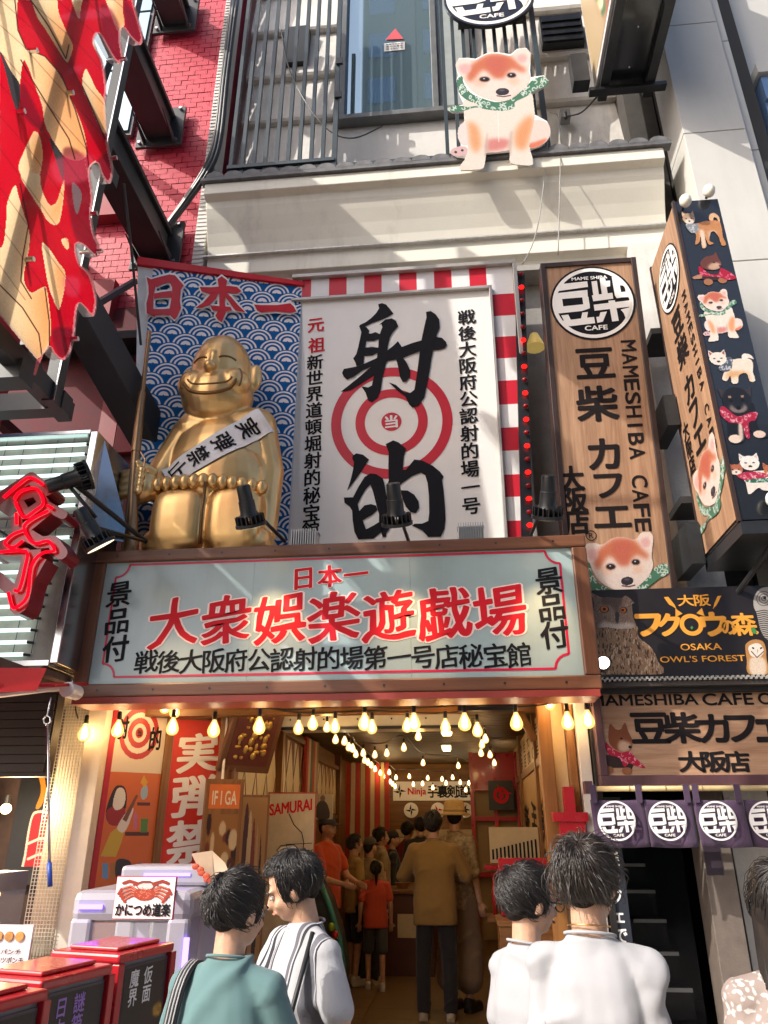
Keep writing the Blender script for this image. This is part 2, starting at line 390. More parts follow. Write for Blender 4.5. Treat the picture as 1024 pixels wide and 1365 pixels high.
# cornice
cp = [(6.62, 8.50), (5.98, 8.42), (5.94, 8.34), (5.94, 8.2), (6.03, 8.17), (6.05, 8.09), (6.10, 7.98), (6.17, 7.84), (6.23, 7.70), (6.26, 7.59), (6.27, 7.57), (6.27, 7.33), (6.36, 7.30), (6.40, 7.2), (6.62, 7.15)]
part('cornice', W(MB().extr(cp, -2.62, 2.42)), cream, cafe, bev=.008)
part('drip_edge', W(MB().box(-2.66, 2.45, 6.215, 6.262, 7.555, 7.572)), mat('worn_white_metal', (.6, .58, .55), .4, metal=.5, dirt=.4, scale=12), cafe)
tile = mat('grey_roof_tile', (.13, .13, .135), .55, var=.35, scale=8, bump=.3, dirt=.3)
tm = MB()
pr = [(.17*cos(pi*k/8), .08*sin(pi*k/8)) for k in range(9)]
n0 = len(pr)
tm.v = [(x*.62, -.18, z+.0) for x, z in pr]+[(x*.62, .5, z+.14) for x, z in pr]; tm.f = [tuple(range(n0))]+[(k, k+1, n0+k+1, n0+k) for k in range(n0-1)]
tme = tm.mesh('roof_tile', True)
for k in range(24):
    o = link('roof_tile', tme, tile, cafe); o.location = (-2.5+k*.212, -.52, 1.79+6.6-6.6+0); o.location.z = 8.405+random.uniform(-.006, .006); o.rotation_euler.y = random.uniform(-.03, .03)
part('gutter', W(MB().box(-2.66, 2.5, 5.9, 6.0, 8.36, 8.405)), tile, cafe)
# recessed band of wall behind the signs
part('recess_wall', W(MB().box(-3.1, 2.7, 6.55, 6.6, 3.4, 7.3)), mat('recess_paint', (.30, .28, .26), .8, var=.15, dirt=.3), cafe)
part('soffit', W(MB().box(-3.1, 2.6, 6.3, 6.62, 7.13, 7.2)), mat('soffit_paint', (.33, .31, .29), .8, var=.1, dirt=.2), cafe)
# pale pier between signs at right and dark gap
part('pier', W(MB().box(1.98, 2.3, 6.2, 6.6, 0, 7.3)), wallm, cafe)
part('gap', W(MB().box(2.3, 2.64, 6.5, 6.9, 0, 13.8)), mat('dark_gap', (.06, .055, .05), .9, var=.2, dirt=.3), cafe)

# ================================================================== railing on the cornice
f = Fr((0, 6.12, 8.6)); railm = mat('grey_green_railing', (.035, .05, .06), .4, metal=.2, var=.15, dirt=.12)
rl = T('railing', 'dark steel railing of upright bars standing on the cream cornice', 'railing', f)
part('bottom_rail', MB().box(-2.44, 1.28, -.02, .03, .02, .09), railm, rl); part('bottom_rail', MB().box(-2.44, -1.17, -.05, .0, .12, .17), railm, rl)
bar = MB().box(-.021, .021, -.025, .025, .03, 3.75).mesh('bar')
for k in range(10):
    o = link('bar', bar, railm, rl); o.location.x = -2.41+k*.1367
part('post', MB().box(-1.205, -1.15, -.03, .03, 0, 3.75), railm, rl)
for k in range(9): o = link('bar', bar, railm, rl); o.location.x = .13+k*.128
part('post', MB().box(1.22, 1.28, -.03, .03, 0, 3.75), railm, rl)
for x in (-2.3, -1.3, -.1, .6): part('foot', MB().box(x-.03, x+.03, -.03, .03, -.14, .04), railm, rl)
part('mid_rail', MB().box(.1, 1.25, .03, .07, .1, .16), railm, rl)
for z in (1.15, 1.75): part('latch', MB().box(-1.19, -1.11, -.06, -.03, z, z+.1), black, rl)

# ================================================================== thin cables
def cable(name, pts, r, label, m=black, sag=0):
    q = crm([pts[0]]+list(pts)+[pts[-1]], 5)[5:-9] if len(pts) > 2 else pts
    return tag(part(name, MB().tube([Vector(p) for p in q], r, 6), m, smooth=2), label, 'cable')
cable('cable', [P(375, 40, 6.1), P(385, 90, 6.08), P(410, 140, 6.08), P(440, 175, 6.1), P(472, 184, 6.1), P(510, 168, 6.1)], .008, 'thin black cable drooping across the railing under the upstairs window')
cable('cable', [P(733, 150, 6.5), P(745, 158, 6.4), P(747, 215, 5.92), P(744, 340, 5.9)], .006, 'thin straight cord hanging over the cornice above the wooden sign', mat('grey_cord', (.3, .29, .27), .6))
cable('cable', [P(730, 190, 6.0), P(722, 270, 5.93), P(712, 320, 5.9), P(697, 352, 5.88)], .006, 'thin curved cord hanging over the cornice down to the striped sign', mat('grey_cord', (.3, .29, .27), .6))
cable('cable', [P(755, 155, 6.6), P(775, 150, 6.4), P(795, 130, 6.1)], .01, 'black lead from the junction box up to the top sign')
f = Fr(P(753, 155, 6.66)); t = T('junction_box', 'small grey junction box on the wall right of the puppy board', 'junction box', f)
part('box', MB().box(-.06, .06, -.06, .06, -.08, .06), mat('grey_plastic', (.25, .25, .24), .5), t, bev=.006); part('gland', MB().tube([(0, -.05, -.1), (0, -.05, .0)], .02), black, t)

# ================================================================== grey panel building at the right
gp = mat('grey_metal_panel', (.54, .53, .50), .45, var=.05, scale=1.2, dirt=.12)
gb = T('panel_building', 'grey metal panel clad building at the right with a blue framed window', 'building', loc=(2.7, 5.9, 0))
gx = 2.64
def G(mb): mb.v = [(x-2.7, y-5.9, z) for x, y, z in mb.v]; return mb
zj = [0, 1.6, 3.2, 4.95, 6.72, 8.48, 10.22, 12.0, 14.0]
for z0, z1 in zip(zj[:-1], zj[1:]):
    part('panel', G(MB().box(gx, 3.28, 5.9, 6.4, z0+.006, z1-.006)), gp, gb, bev=.005)
    part('panel', G(MB().box(3.285, 3.41, 6.0, 6.4, z0-.2, z1-.212)), gp, gb, bev=.005)
    part('panel', G(MB().box(3.415, 3.56, 6.1, 6.5, z0-.4, z1-.412)), gp, gb, bev=.005)
part('backing', G(MB().box(gx+.02, 3.55, 6.02, 9, 0, 14)), mat('dark_joint', (.03, .03, .03), .8), gb)
part('wall', G(MB().box(3.56, 9, 6.3, 9, 0, 14)), gp, gb)
blue = mat('blue_window_frame', (.16, .27, .48), .4, metal=.3, var=.05)
ww = part('window', G(MB().box(3.9, 6, 6.25, 6.29, 3.5, 9.15)), mat('dark_room', (.02, .02, .03), .5), gb)
part('frame', G(MB().box(3.7, 3.83, 6.15, 6.298, 3.4, 9.15)), blue, ww); part('frame', G(MB().box(3.7, 6, 6.1, 6.298, 9.152, 9.5)), blue, ww)
part('frame', G(MB().box(3.66, 6, 6.05, 6.297, 9.52, 9.66)), gp, ww)
cv = Cv(60, 120, '#e8c95a'); 
for (x, y, r, c) in ((12, 15, 11, '#e59a86'), (30, 10, 9, '#c3d46a'), (20, 34, 8, '#7fa8d8'), (10, 55, 14, '#4b5f8f'), (25, 60, 9, '#e0e2ea'), (14, 85, 15, '#d2603c'), (30, 95, 12, '#8c3a2c'), (45, 40, 14, '#6d5fb0'), (12, 112, 10, '#3c6a45')): cv.ell(x, y, r, r*.8, c, blur=1)
cv.fur(.2); cv.sheet('poster', lambda u, v: (1.14+u*1.2, .33, 9.05-v*3.5), printmat(), ww)

# ================================================================== red brick building at the left
rb = T('brick_building', 'red painted brick building behind the big red sign', 'building', loc=(-2.8, 6.6, 0))
def Bk(mb): mb.v = [(x+2.8, y-6.6, z) for x, y, z in mb.v]; return mb
redm = mat('red_painted_brick', (.43, .024, .052), .55, var=.12, scale=4, bump=.4, bscale=50)
redj = mat('red_mortar', (.35, .02, .043), .7, var=.15)
part('wall', Bk(MB().box(-9, -2.78, 6.53, 10, 7.0, 16)), redj, rb)
bme = MB().box(-.082, .082, -.02, .03, -.041, .041).mesh('brick'); bme.materials.append(redm)
cnt = 0; rest = MB()
for j in range(62):
    for i in range(8):
        x = -2.87-i*.172-(.086 if j % 2 else 0); z = 7.2+j*.09
        if x < -3.78 and z > 8.6: pass
        if cnt < 300 and x > -3.75:
            o = link('brick', bme, None, rb); o.location = (x+2.8, -.07+random.uniform(-.004, .004), z); cnt += 1
        else: rest.box(x+2.8-.082, x+2.8+.082, -.09+random.uniform(-.004, .004), -.05, z-.041, z+.041)
part('bricks', rest, redm, rb, kind='stuff')
part('lower_wall', Bk(MB().box(-9, -2.8, 6.45, 6.6, 3.6, 7.1)), mat('sooty_wall', (.09, .010, .016), .8, var=.3), rb)
for k in range(2): part('red_board', Bk(MB().box(-3.62+k*.2, -3.43+k*.2, 6.38, 6.44, 5.2, 6.3)), mat('red_board_paint', (.22, .012, .02), .5, var=.2), rb)
part('ledge', Bk(MB().box(-4.6, -3.0, 6.15, 6.45, 6.45, 6.55)), steel_blk, rb)
for k in range(2): part('niche', Bk(MB().box(-4.3, -3.72, 6.35, 6.5, 8.45-k*1.5, 8.95-k*1.5)), mat('red_sill', (.24, .02, .03), .6), rb)
w2 = part('window', Bk(MB().box(-5.4, -3.92, 6.44, 6.5, 9.9, 13.6)), grey_al, rb)
for k in range(3):
    for j in range(3): part('pane', Bk(MB().box(-5.36+k*.48, -4.92+k*.48, 6.41, 6.43, 9.95+j*1.2, 11.1+j*1.2)), glass, w2)
part('corner_strip', Bk(MB().box(-2.79, -2.66, 6.25, 6.5, 7.0, 13.8)), mat('ribbed_white_pipe', (.62, .60, .57), .5, var=.08, dirt=.25), rb)
ribm = MB()
for k in range(110): ribm.box(.012, .138, -.36, -.352, 7.02+k*.06, 7.05+k*.06)
part('ribs', ribm, MATS['ribbed_white_pipe'], rb, kind='stuff')
for k, (dx, r) in enumerate(((0, .035), (.06, .03), (-.05, .028))):
    cable('cable', [P(313+dx*60, 0, 6.2), P(300+dx*60, 100, 6.2), P(291+dx*70, 180, 6.2), P(278+dx*80, 222, 6.2), P(248+dx*60, 268, 6.3), P(228+dx*50, 295, 6.35), P(205+dx*40, 328, 6.4)], r,
          ['thick black cable bundle bending round the corner strip onto the red bricks', 'black cable beside the thick bundle nearest the concrete wall', 'slim black cable beside the thick bundle nearest the bricks'][k])

# ================================================================== steel beams and truss that carry the big red sign
gst = mat('grey_painted_steel', (.028, .03, .034), .5, metal=.1, var=.2, scale=3, dirt=.1)
tr = T('sign_truss', 'dark steel truss and brackets holding the big red sign out from the bricks', 'sign frame', loc=(-2.75, 4.05, 4.4))
def TR(mb): mb.v = [(x+2.75, y-4.05, z-4.4) for x, y, z in mb.v]; return mb
for (bx, bz) in ((-3.56, 12.15), (-3.51, 9.94), (-3.31, 7.96)):
    p = part('beam', TR(MB().box(bx-.17, bx+.17, 3.9, 6.4, bz-.2, bz-.14).box(bx-.17, bx+.17, 3.9, 6.4, bz+.14, bz+.2).box(bx-.12, bx+.12, 3.9, 6.4, bz-.14, bz+.14)), gst, tr, bev=.008)
    pl = part('mounting_plate', TR(MB().box(bx-.3, bx+.3, 6.4, 6.44, bz-.34, bz+.34)), gst, tr, bev=.005)
    for sx in (-.24, .24):
        for sz in (-.28, .28): part('bolt', TR(MB().tube([(bx+sx, 6.36, bz+sz), (bx+sx, 6.41, bz+sz)], .022, 6)), chrome, pl)
        part('gusset', TR(MB().add([(bx+sx*.8, 6.4, bz-.3), (bx+sx*.8, 6.4, bz-.19), (bx+sx*.8, 6.0, bz-.19), (bx+sx*.8+.015, 6.4, bz-.3), (bx+sx*.8+.015, 6.4, bz-.19), (bx+sx*.8+.015, 6.0, bz-.19)], [(0, 1, 2), (5, 4, 3), (0, 3, 4, 1), (1, 4, 5, 2), (2, 5, 3, 0)])), gst, pl)
X = -2.66
part('upright', TR(MB().box(X-.05, X+.03, 4.0, 4.1, 4.3, 10.2)), gst, tr); part('upright_strip', TR(MB().box(X+.032, X+.042, 3.995, 4.0, 4.3, 10.2)), chrome, tr)
for y in (3.0, 2.0, 1.0): part('upright', TR(MB().box(X-.05, X+.03, y, y+.1, 4.3, 8.2)), gst, tr)
for z in (4.38, 6.6): part('rail', TR(MB().box(X-.09, X+.01, .6, 4.3, z-.07, z+.07)), gst, tr)
for k in range(2): part('brace', TR(MB().bar((X-.07, 4.0, 4.4+k*2.2), (X-.07, 2.1, 6.6+k*2.2), .05, .05)), gst, tr)
for k in range(2): part('brace', TR(MB().bar((X-.02, 4.05, 6.6+k*2.2), (-3.3, 4.6, 4.9+k*2.2), .05, .05)), gst, tr)
part('brace', TR(MB().bar(P(108, 418, 4.6), P(180, 375, 5.4), .05, .05)), gst, tr)
part('cross_beam', TR(MB().box(-3.5, -2.62, 4.1, 4.22, 4.3, 4.44)), gst, tr); part('cross_beam', TR(MB().box(-5.5, -2.62, 3.6, 3.75, 4.22, 4.36)), gst, tr)
part('big_beam', TR(MB().bar(P(95, 395, 4.6), P(205, 590, 5.9), .28, .3)), gst, tr, bev=.01)
part('tie_rod', TR(MB().tube([P(165, 245, 4.2), P(175, 330, 4.6), P(188, 460, 5.2)], .012, 6)), gst, tr)

# ================================================================== the big red sign (translucent, seen edge-on from below)
FX = -2.5
cv = Cv(196, 500, sc=1.0)
out = [(-20, -20), (172, -20), (177, 0), (184, 25), (190, 48), (187, 60), (179, 55), (171, 46), (163, 36), (160, 50), (163, 74), (159, 85), (150, 76), (140, 58), (131, 44), (125, 53), (130, 68), (137, 84), (141, 115), (140, 138), (142, 170), (144, 195), (150, 225), (146, 245), (137, 236), (129, 217), (119, 226), (122, 250), (123, 270), (121, 284), (125, 312), (132, 328), (128, 343), (119, 334), (109, 326), (101, 325), (102, 338), (107, 353), (116, 361), (123, 374), (128, 400), (124, 422), (115, 413), (106, 404), (102, 413), (100, 430), (98, 451), (92, 472), (83, 480), (72, 472), (66, 462), (58, 472), (49, 479), (0, 420), (-20, 400)]
out = [out[0], out[1]]+crm(out[1:-2], 4)[4:-4]+out[-3:]
M = cv.poly(out, '#c40a24', smooth=False)
CR = '#f6d9ac'
def cream_(pts, b=None):
    m = cv.poly(pts, CR, clip=M)
    ys, xs = np.nonzero(m > .5)
    if len(ys):
        gx_ = (cv.xx-xs.min())/(max(4, xs.max()-xs.min())); gy_ = (cv.yy-ys.min())/max(4, ys.max()-ys.min())
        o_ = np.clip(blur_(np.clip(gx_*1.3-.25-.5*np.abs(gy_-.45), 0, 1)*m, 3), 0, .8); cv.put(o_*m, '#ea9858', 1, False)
    return m
for pts in ([(-20, -20), (20, -20), (23, 30), (30, 55), (40, 68), (60, 75), (78, 98), (90, 120), (103, 150), (112, 175), (116, 205), (105, 214), (88, 210), (76, 195), (68, 182), (60, 165), (56, 140), (47, 115), (40, 95), (32, 80), (28, 98), (26, 112), (15, 95), (0, 68), (-20, 60)],
            [(40, -20), (72, -20), (78, 15), (90, 45), (97, 62), (92, 80), (88, 82), (75, 62), (60, 38), (48, 18)],
            [(92, -20), (112, -20), (108, 10), (106, 25), (100, 14)],
            [(136, -20), (160, -20), (164, 15), (166, 33), (158, 42), (150, 25), (143, 5)],
            [(124, 55), (132, 48), (134, 62), (139, 82), (132, 72), (125, 62)],
            [(114, 92), (122, 105), (128, 118), (139, 134), (142, 160), (141, 178), (132, 168), (120, 140), (110, 115)],
            [(46, 175), (53, 182), (57, 205), (55, 225), (52, 236), (44, 245), (32, 240), (25, 222), (33, 200), (40, 185)],
            [(28, 234), (52, 232), (55, 250), (65, 272), (75, 270), (82, 250), (86, 240), (84, 270), (78, 298), (65, 296), (55, 280), (42, 260)],
            [(20, 247), (25, 262), (32, 285), (39, 308), (39, 330), (35, 348), (32, 366), (34, 380), (42, 390), (55, 384), (62, 384), (66, 410), (68, 440), (64, 462), (48, 478), (25, 455), (-20, 420), (-20, 330), (2, 330), (8, 300), (10, 270)],
            [(112, 205), (116, 228), (119, 222), (128, 214), (126, 230), (118, 232)],
            [(56, 324), (66, 332), (78, 350), (87, 363), (86, 385), (80, 410), (76, 410), (66, 385), (60, 355)],
            [(82, 320), (90, 318), (92, 330), (88, 332)]): cream_(pts)
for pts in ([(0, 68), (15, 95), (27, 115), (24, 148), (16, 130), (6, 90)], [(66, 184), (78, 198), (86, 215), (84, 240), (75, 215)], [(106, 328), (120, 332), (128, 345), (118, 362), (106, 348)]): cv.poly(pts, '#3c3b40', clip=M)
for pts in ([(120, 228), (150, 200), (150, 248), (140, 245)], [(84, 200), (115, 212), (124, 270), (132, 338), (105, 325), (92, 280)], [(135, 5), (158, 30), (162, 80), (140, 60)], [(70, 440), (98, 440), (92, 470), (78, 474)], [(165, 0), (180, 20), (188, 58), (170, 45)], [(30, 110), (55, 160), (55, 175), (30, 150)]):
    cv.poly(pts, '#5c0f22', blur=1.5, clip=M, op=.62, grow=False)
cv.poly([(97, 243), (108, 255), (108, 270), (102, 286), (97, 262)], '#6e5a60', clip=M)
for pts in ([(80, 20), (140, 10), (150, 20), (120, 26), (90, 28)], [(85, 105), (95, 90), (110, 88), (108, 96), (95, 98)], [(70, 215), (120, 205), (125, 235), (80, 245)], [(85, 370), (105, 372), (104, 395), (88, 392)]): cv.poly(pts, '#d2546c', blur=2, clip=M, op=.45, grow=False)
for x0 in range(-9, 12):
    cv.line([(x0*38-60, -20), (x0*38+30, 60), (x0*38+150, 195), (x0*38+300, 400)], 1.0, '#4a1a20', op=.38, clip=M)  # shadow lines of the frame behind, painted into the face colour
for p_ in (((20, 0), (24, 40), (35, 65), (60, 75), (82, 100), (100, 145), (115, 195), (119, 225)), ((41, 0), (65, 35), (88, 78), (92, 60)), ((28, 80), (42, 105), (70, 150), (92, 185), (100, 212)), ((27, 245), (38, 300), (30, 345), (28, 375), (42, 398)), ((60, 384), (66, 430), (66, 460)), ((0, 380), (30, 410), (52, 445), (56, 474)), ((110, 115), (125, 150), (140, 185))): cv.line(p_, 1.3, '#3a1512', clip=M)
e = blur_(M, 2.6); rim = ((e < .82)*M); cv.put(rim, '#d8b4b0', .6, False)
cv.fur(.03)
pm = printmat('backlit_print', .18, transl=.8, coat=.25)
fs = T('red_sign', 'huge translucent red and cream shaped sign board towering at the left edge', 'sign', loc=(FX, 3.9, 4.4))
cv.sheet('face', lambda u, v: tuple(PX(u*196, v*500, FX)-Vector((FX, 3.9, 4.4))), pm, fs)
part('upper_board', MB().box(-.05, 0, -1.5, -.2, 4.35, 5.6), mat('red_sign_face', '#b80c22', .3, transl=.4), fs)  # unseen piece above the frame, added to keep sun off the target sign
# solid clear rim that gives the board its thickness
rim = MB(); pts = [(x, y) for x, y in out if -15 < x and y > -15]
pts = [p for p in out if p[1] > -2 and p[0] > 60]
q = [PX(x, y, FX) for x, y in pts]
for a, b in zip(q[:-1], q[1:]):
    o = len(rim.v); rim.v += [(FX+.01, a.y, a.z), (FX+.01, b.y, b.z), (FX-.06, b.y, b.z), (FX-.06, a.y, a.z)]; rim.f.append((o, o+1, o+2, o+3))
rim.v = [(x-FX, y-3.9, z-4.4) for x, y, z in rim.v]
part('rim', rim, mat('clear_acrylic', (.6, .56, .56), .15, alpha=.55, var=0), fs)
for (x, y) in ((23, 149), (89, 124), (161, 79), (35, 346), (121, 285), (148, 211), (95, 452), (128, 335), (40, 68)):
    p = PX(x, y, FX)-Vector((FX, 3.9, 4.4)); part('standoff', MB().tube([p+Vector((.05, 0, 0)), p-Vector((.12, 0, 0))], .016, 8), chrome, fs, smooth=True)

# boards added left of the frame to shade the signs; gap leaves a streak
jb = mat('white_shade_box', (.7, .7, .68), .4)
for k, (y0, y1, z0, z1, c, l) in enumerate(((4.62, 5.62, 3.3, 8.3, (.5, .04, .05), 'tall red box added unseen beyond the left edge to shade the signs'), (3.0, 4.55, 6.0, 10.3, (.7, .68, .6), 'upper white box added unseen beyond the left edge to shade the signs'), (3.05, 4.55, 2.9, 5.72, (.08, .12, .4), 'lower blue box added unseen beyond the left edge to shade the signs'))):
    t = T('shade_board', l, 'sign', loc=(-4.3, y0, z0)); part('box', MB().box(-.15, .15, 0, y1-y0, 0, z1-z0), mat('shade_box_%s' % ['red', 'white', 'blue'][k], c, .4), t, bev=.02)
    for zq in (.4, z1-z0-.5): part('bracket', MB().box(-.05, .05, y1-y0, 6.5-y0, zq, zq+.1), steel_blk, t)
# buildings across the street
for k, (x0, x1, z1, c, l) in enumerate(((-.7, 5.5, 56, (.20, .26, .22), 'green grey office block across the street behind the viewer'), (6, 16, 12, (.5, .47, .42), 'beige shop block across the street behind the viewer'), (-3.2, -.75, 44, (.30, .32, .26), 'narrow olive tower across the street behind the viewer'))):
    t = T('street_building', l, 'building', loc=((x0+x1)/2, -9, 0)); hw = (x1-x0)/2
    part('wall', MB().box(-hw, hw, -6, 0, 0, z1), mat('block_wall%d' % k, c, .8, var=.1), t)
    for j in range(int(z1/3)):
        for i in range(int(hw*2/1.6)): part('window', MB().box(-hw+.3+i*1.6, -hw+1.5+i*1.6, 0, .05, 1+j*3, 2.6+j*3), MATS['window_glass'], t)
# ================================================================== sheltering sign over the shop: 大衆娯楽遊戯場
frame_w = wood('dark_frame_wood', (.10, .035, .016), (.19, .075, .035), 'X', 5, .4)
frame_wz = wood('dark_frame_wood_upright', (.10, .035, .016), (.19, .075, .035), 'Z', 5, .4)
f = Fr((-.915, 5.2, 2.532))
x0, x1, z0, z1 = -1.895, 1.905, 0, 1.133
ms = T('shop_sign', 'long pale blue wood framed sign with red and black Japanese lettering over the shop entrance', 'sign', f)
jx = [x0+.1, f.at(329, 880)[0], f.at(548, 880)[0], x1-.1]
for ja, jb_ in zip(jx[:-1], jx[1:]): part('panel', MB().box(ja+.0008, jb_-.0008, .03, .3, z0+.085, z1-.085), mat('pale_blue_board', (.33, .42, .42), .3, var=.08, scale=2, coat=.25, dirt=.12), ms)
for a in ((x0, x1, z0, z0+.095), (x0, x1, z1-.095, z1)): part('frame_rail', MB().box(a[0], a[1], 0, .32, a[2], a[3]), frame_w, ms, bev=.012)
for a in ((x0, x0+.11), (x1-.11, x1)): part('frame_stile', MB().box(a[0], a[1], .003, .317, z0+.096, z1-.096), frame_wz, ms, bev=.012)
for k in range(9):
    for z_ in (z0+.048, z1-.048): part('screw', MB().tube([(x0+.2+k*.42, -.003, z_), (x0+.2+k*.42, .004, z_)], .009, 8), steel_blk, ms)
# red outline with notched corners
ol = [(145, 748), (760, 737), (762, 737)]
L_, R_, B_, T_ = f.at(124, 893)[0], f.at(770, 874)[0], f.at(130, 902)[2], f.at(155, 752)[2]
L_, R_ = x0+.2, x1-.2; c = .1
def arc(cx, cz, r, a0, a1): return [(cx+r*cos(a0+(a1-a0)*k/6), cz+r*sin(a0+(a1-a0)*k/6)) for k in range(7)]
path = arc(L_, T_, c, 0, -pi/2)+arc(L_, B_, c, pi/2, 0)+arc(R_, B_, c, pi, pi/2)+arc(R_, T_, c, -pi/2, -pi)
path = path+[path[0]]; m = MB()
for a, b in zip(path[:-1], path[1:]):
    d = Vector((b[0]-a[0], 0, b[1]-a[1])); l = d.length; d.normalize(); nrm = Vector((-d.z, 0, d.x))*.0085
    A = Vector((a[0], .027, a[1])); B = Vector((b[0], .027, b[1])); m.add([A+nrm, A-nrm, B-nrm, B+nrm], [(0, 1, 2, 3)])
letters('red_outline', m, mat('crimson_ink', '#c81440', .35), ms)
red_l, wht_l, blk_l = MB(), MB(), MB()
def row(s, p0, p1, w_, h_, y, **k):
    a = f.at(*p0); b = f.at(*p1); n = len(s)
    for i, ch in enumerate(s):
        t = i/max(1, n-1); yield ch, a.x+(b.x-a.x)*t, a.z+(b.z-a.z)*t
for ch, cx, cz in row('大衆娯楽遊戯場', (230, 828), (667, 813), 0, 0, 0):
    put(wht_l, ch, cx, cz, .37, .365, .027, bold=.050, brush=.13, layers=10); put(red_l, ch, cx, cz, .37, .365, .0245, bold=.019, brush=.13, layers=8)
for ch, cx, cz in row('日本一', (404, 769), (474, 764), 0, 0, 0):
    put(wht_l, ch, cx, cz, .178, .172, .027, bold=.058, brush=.1, layers=10); put(red_l, ch, cx, cz, .178, .172, .0245, bold=.026, brush=.1, layers=6)
for ch, cx, cz in row('戦後大阪府公認射的場第一号店秘宝館', (193, 881), (693, 872), 0, 0, 0): put(blk_l, ch, cx, cz, .168, .165, .026, bold=.015, brush=.12, layers=6)
for s, p0, p1 in (('景品付', (157, 790), (152, 864)), ('景品付', (732, 772), (740, 845))):
    for ch, cx, cz in row(s, p0, p1, 0, 0, 0): put(blk_l, ch, cx, cz, .19, .2, .026, bold=.019, brush=.12, layers=6)
letters('white_lettering', wht_l, mat('pinkish_white_ink', '#f6dcd4', .4), ms); letters('red_lettering', red_l, redink, ms); letters('black_lettering', blk_l, ink, ms)
# support under the sign
part('header_beam', MB().box(x0+.02, x1-.02, .0, .3, -.05, -.003), mat('red_brown_paint', (.25, .03, .02), .5), ms)

# ================================================================== 射的 target sign
f = Fr((-.4, 6.22, 3.9), 0, radians(5.0))
ts = T('target_sign', 'tall white target sign with black brush characters inside a red and white striped border', 'sign', f)
L0 = f.at(378, 369)[0]; R0 = f.at(687, 351)[0]; T0 = f.at(540, 358)[2]; L0 = f.at(390, 369)[0]
Ri, Ti = f.at(652, 390)[0], f.at(540, 392)[2]
alu = mat('silver_trim', (.42, .40, .38), .4, metal=.4, var=.1)
part('box', MB().box(L0, R0, .06, .3, -.2, T0), alu, ts)
part('panel', MB().box(L0+.02, Ri, .03, .1, -.2, Ti), mat('white_sign_face', (.82, .80, .77), .35, var=.03, scale=2, dirt=.05), ts)
zt = T0-.02
for a in ((L0, R0, T0-.03, T0+.01), (L0, Ri+.03, Ti, Ti+.03)): part('trim', MB().box(a[0], a[1], -.02, .12, a[2], a[3]), alu, ts, bev=.004)
for a in ((R0-.03, R0+.01, -.2, T0-.031), (Ri, Ri+.03, -.2, Ti-.001)): part('trim', MB().box(a[0], a[1], -.022, .118, a[2], a[3]), alu, ts, bev=.004)
sred, swh = mat('stripe_red', (.55, .01, .03), .4, var=.05), mat('stripe_white', (.76, .74, .74), .4, var=.03)
xs = [f.at(x, 380)[0] for x in (402, 414, 438, 461.5, 485, 508.5, 532, 555.5, 579, 602.5, 626.5, 649.5)]
xs = [L0+.03]+xs; zc0, zc1 = Ti+.031, T0-.031
for i in range(len(xs)-1): part('stripe', MB().box(xs[i], xs[i+1], .035, .06, zc0, zc1), sred if i % 2 == 1 else swh, ts)
part('stripe', MB().box(xs[-1], R0-.031, .035, .06, zc0, zc1), swh, ts)
zs = [f.at(672, y)[2] for y in (389, 418, 446, 475, 505, 537, 568, 599, 631, 661, 693, 730)]
zs = [zc0-.002]+zs
for i in range(1, len(zs)-1): part('stripe', MB().box(Ri+.031, R0-.031, .035, .06, zs[i+1], zs[i]), sred if i % 2 == 1 else swh, ts)
part('stripe', MB().box(Ri+.031, R0-.031, .035, .06, zs[1]-.0, zc0), swh, ts)
# rings
cx, cz = f.xz(521.5, 560.5); sx = f.at(603.5, 560)[0]-cx; ring = MB()
def annulus(mb, cx, cz, r0, r1, y, n=64, a0=0, a1=2*pi, kz=1):
    o = len(mb.v); full = abs(a1-a0-2*pi) < 1e-6; k = n if full else n+1
    for i in range(k):
        a = a0+(a1-a0)*i/n
        for r in (r0, r1): mb.v.append((cx+r*cos(a), y, cz+kz*r*sin(a)))
    for i in range(n): a, b = o+2*i, o+2*((i+1) % k); mb.f.append((a, a+1, b+1, b))
kz = 1.0
annulus(ring, cx, cz, sx*.835, sx, .026, kz=kz); annulus(ring, cx, cz, sx*.44, sx*.595, .026, kz=kz); annulus(ring, cx, cz, 0.001, sx*.165, .026, kz=kz)
letters('target_rings', ring, sred, ts)
m = MB(); put(m, '当', cx, cz, sx*.24, sx*.22, .024, bold=.03, brush=.08); letters('centre_character', m, whiteink, ts)
def traced(mb, org, sc, polys, y, smooth=False):
    for k, p in enumerate(polys):
        q = [f.xz(org[0]+a*sc, org[1]+b*sc, y) for a, b in p]
        mb.flat(q, y-k*.0006)
s1 = 180/1024.
big = MB()
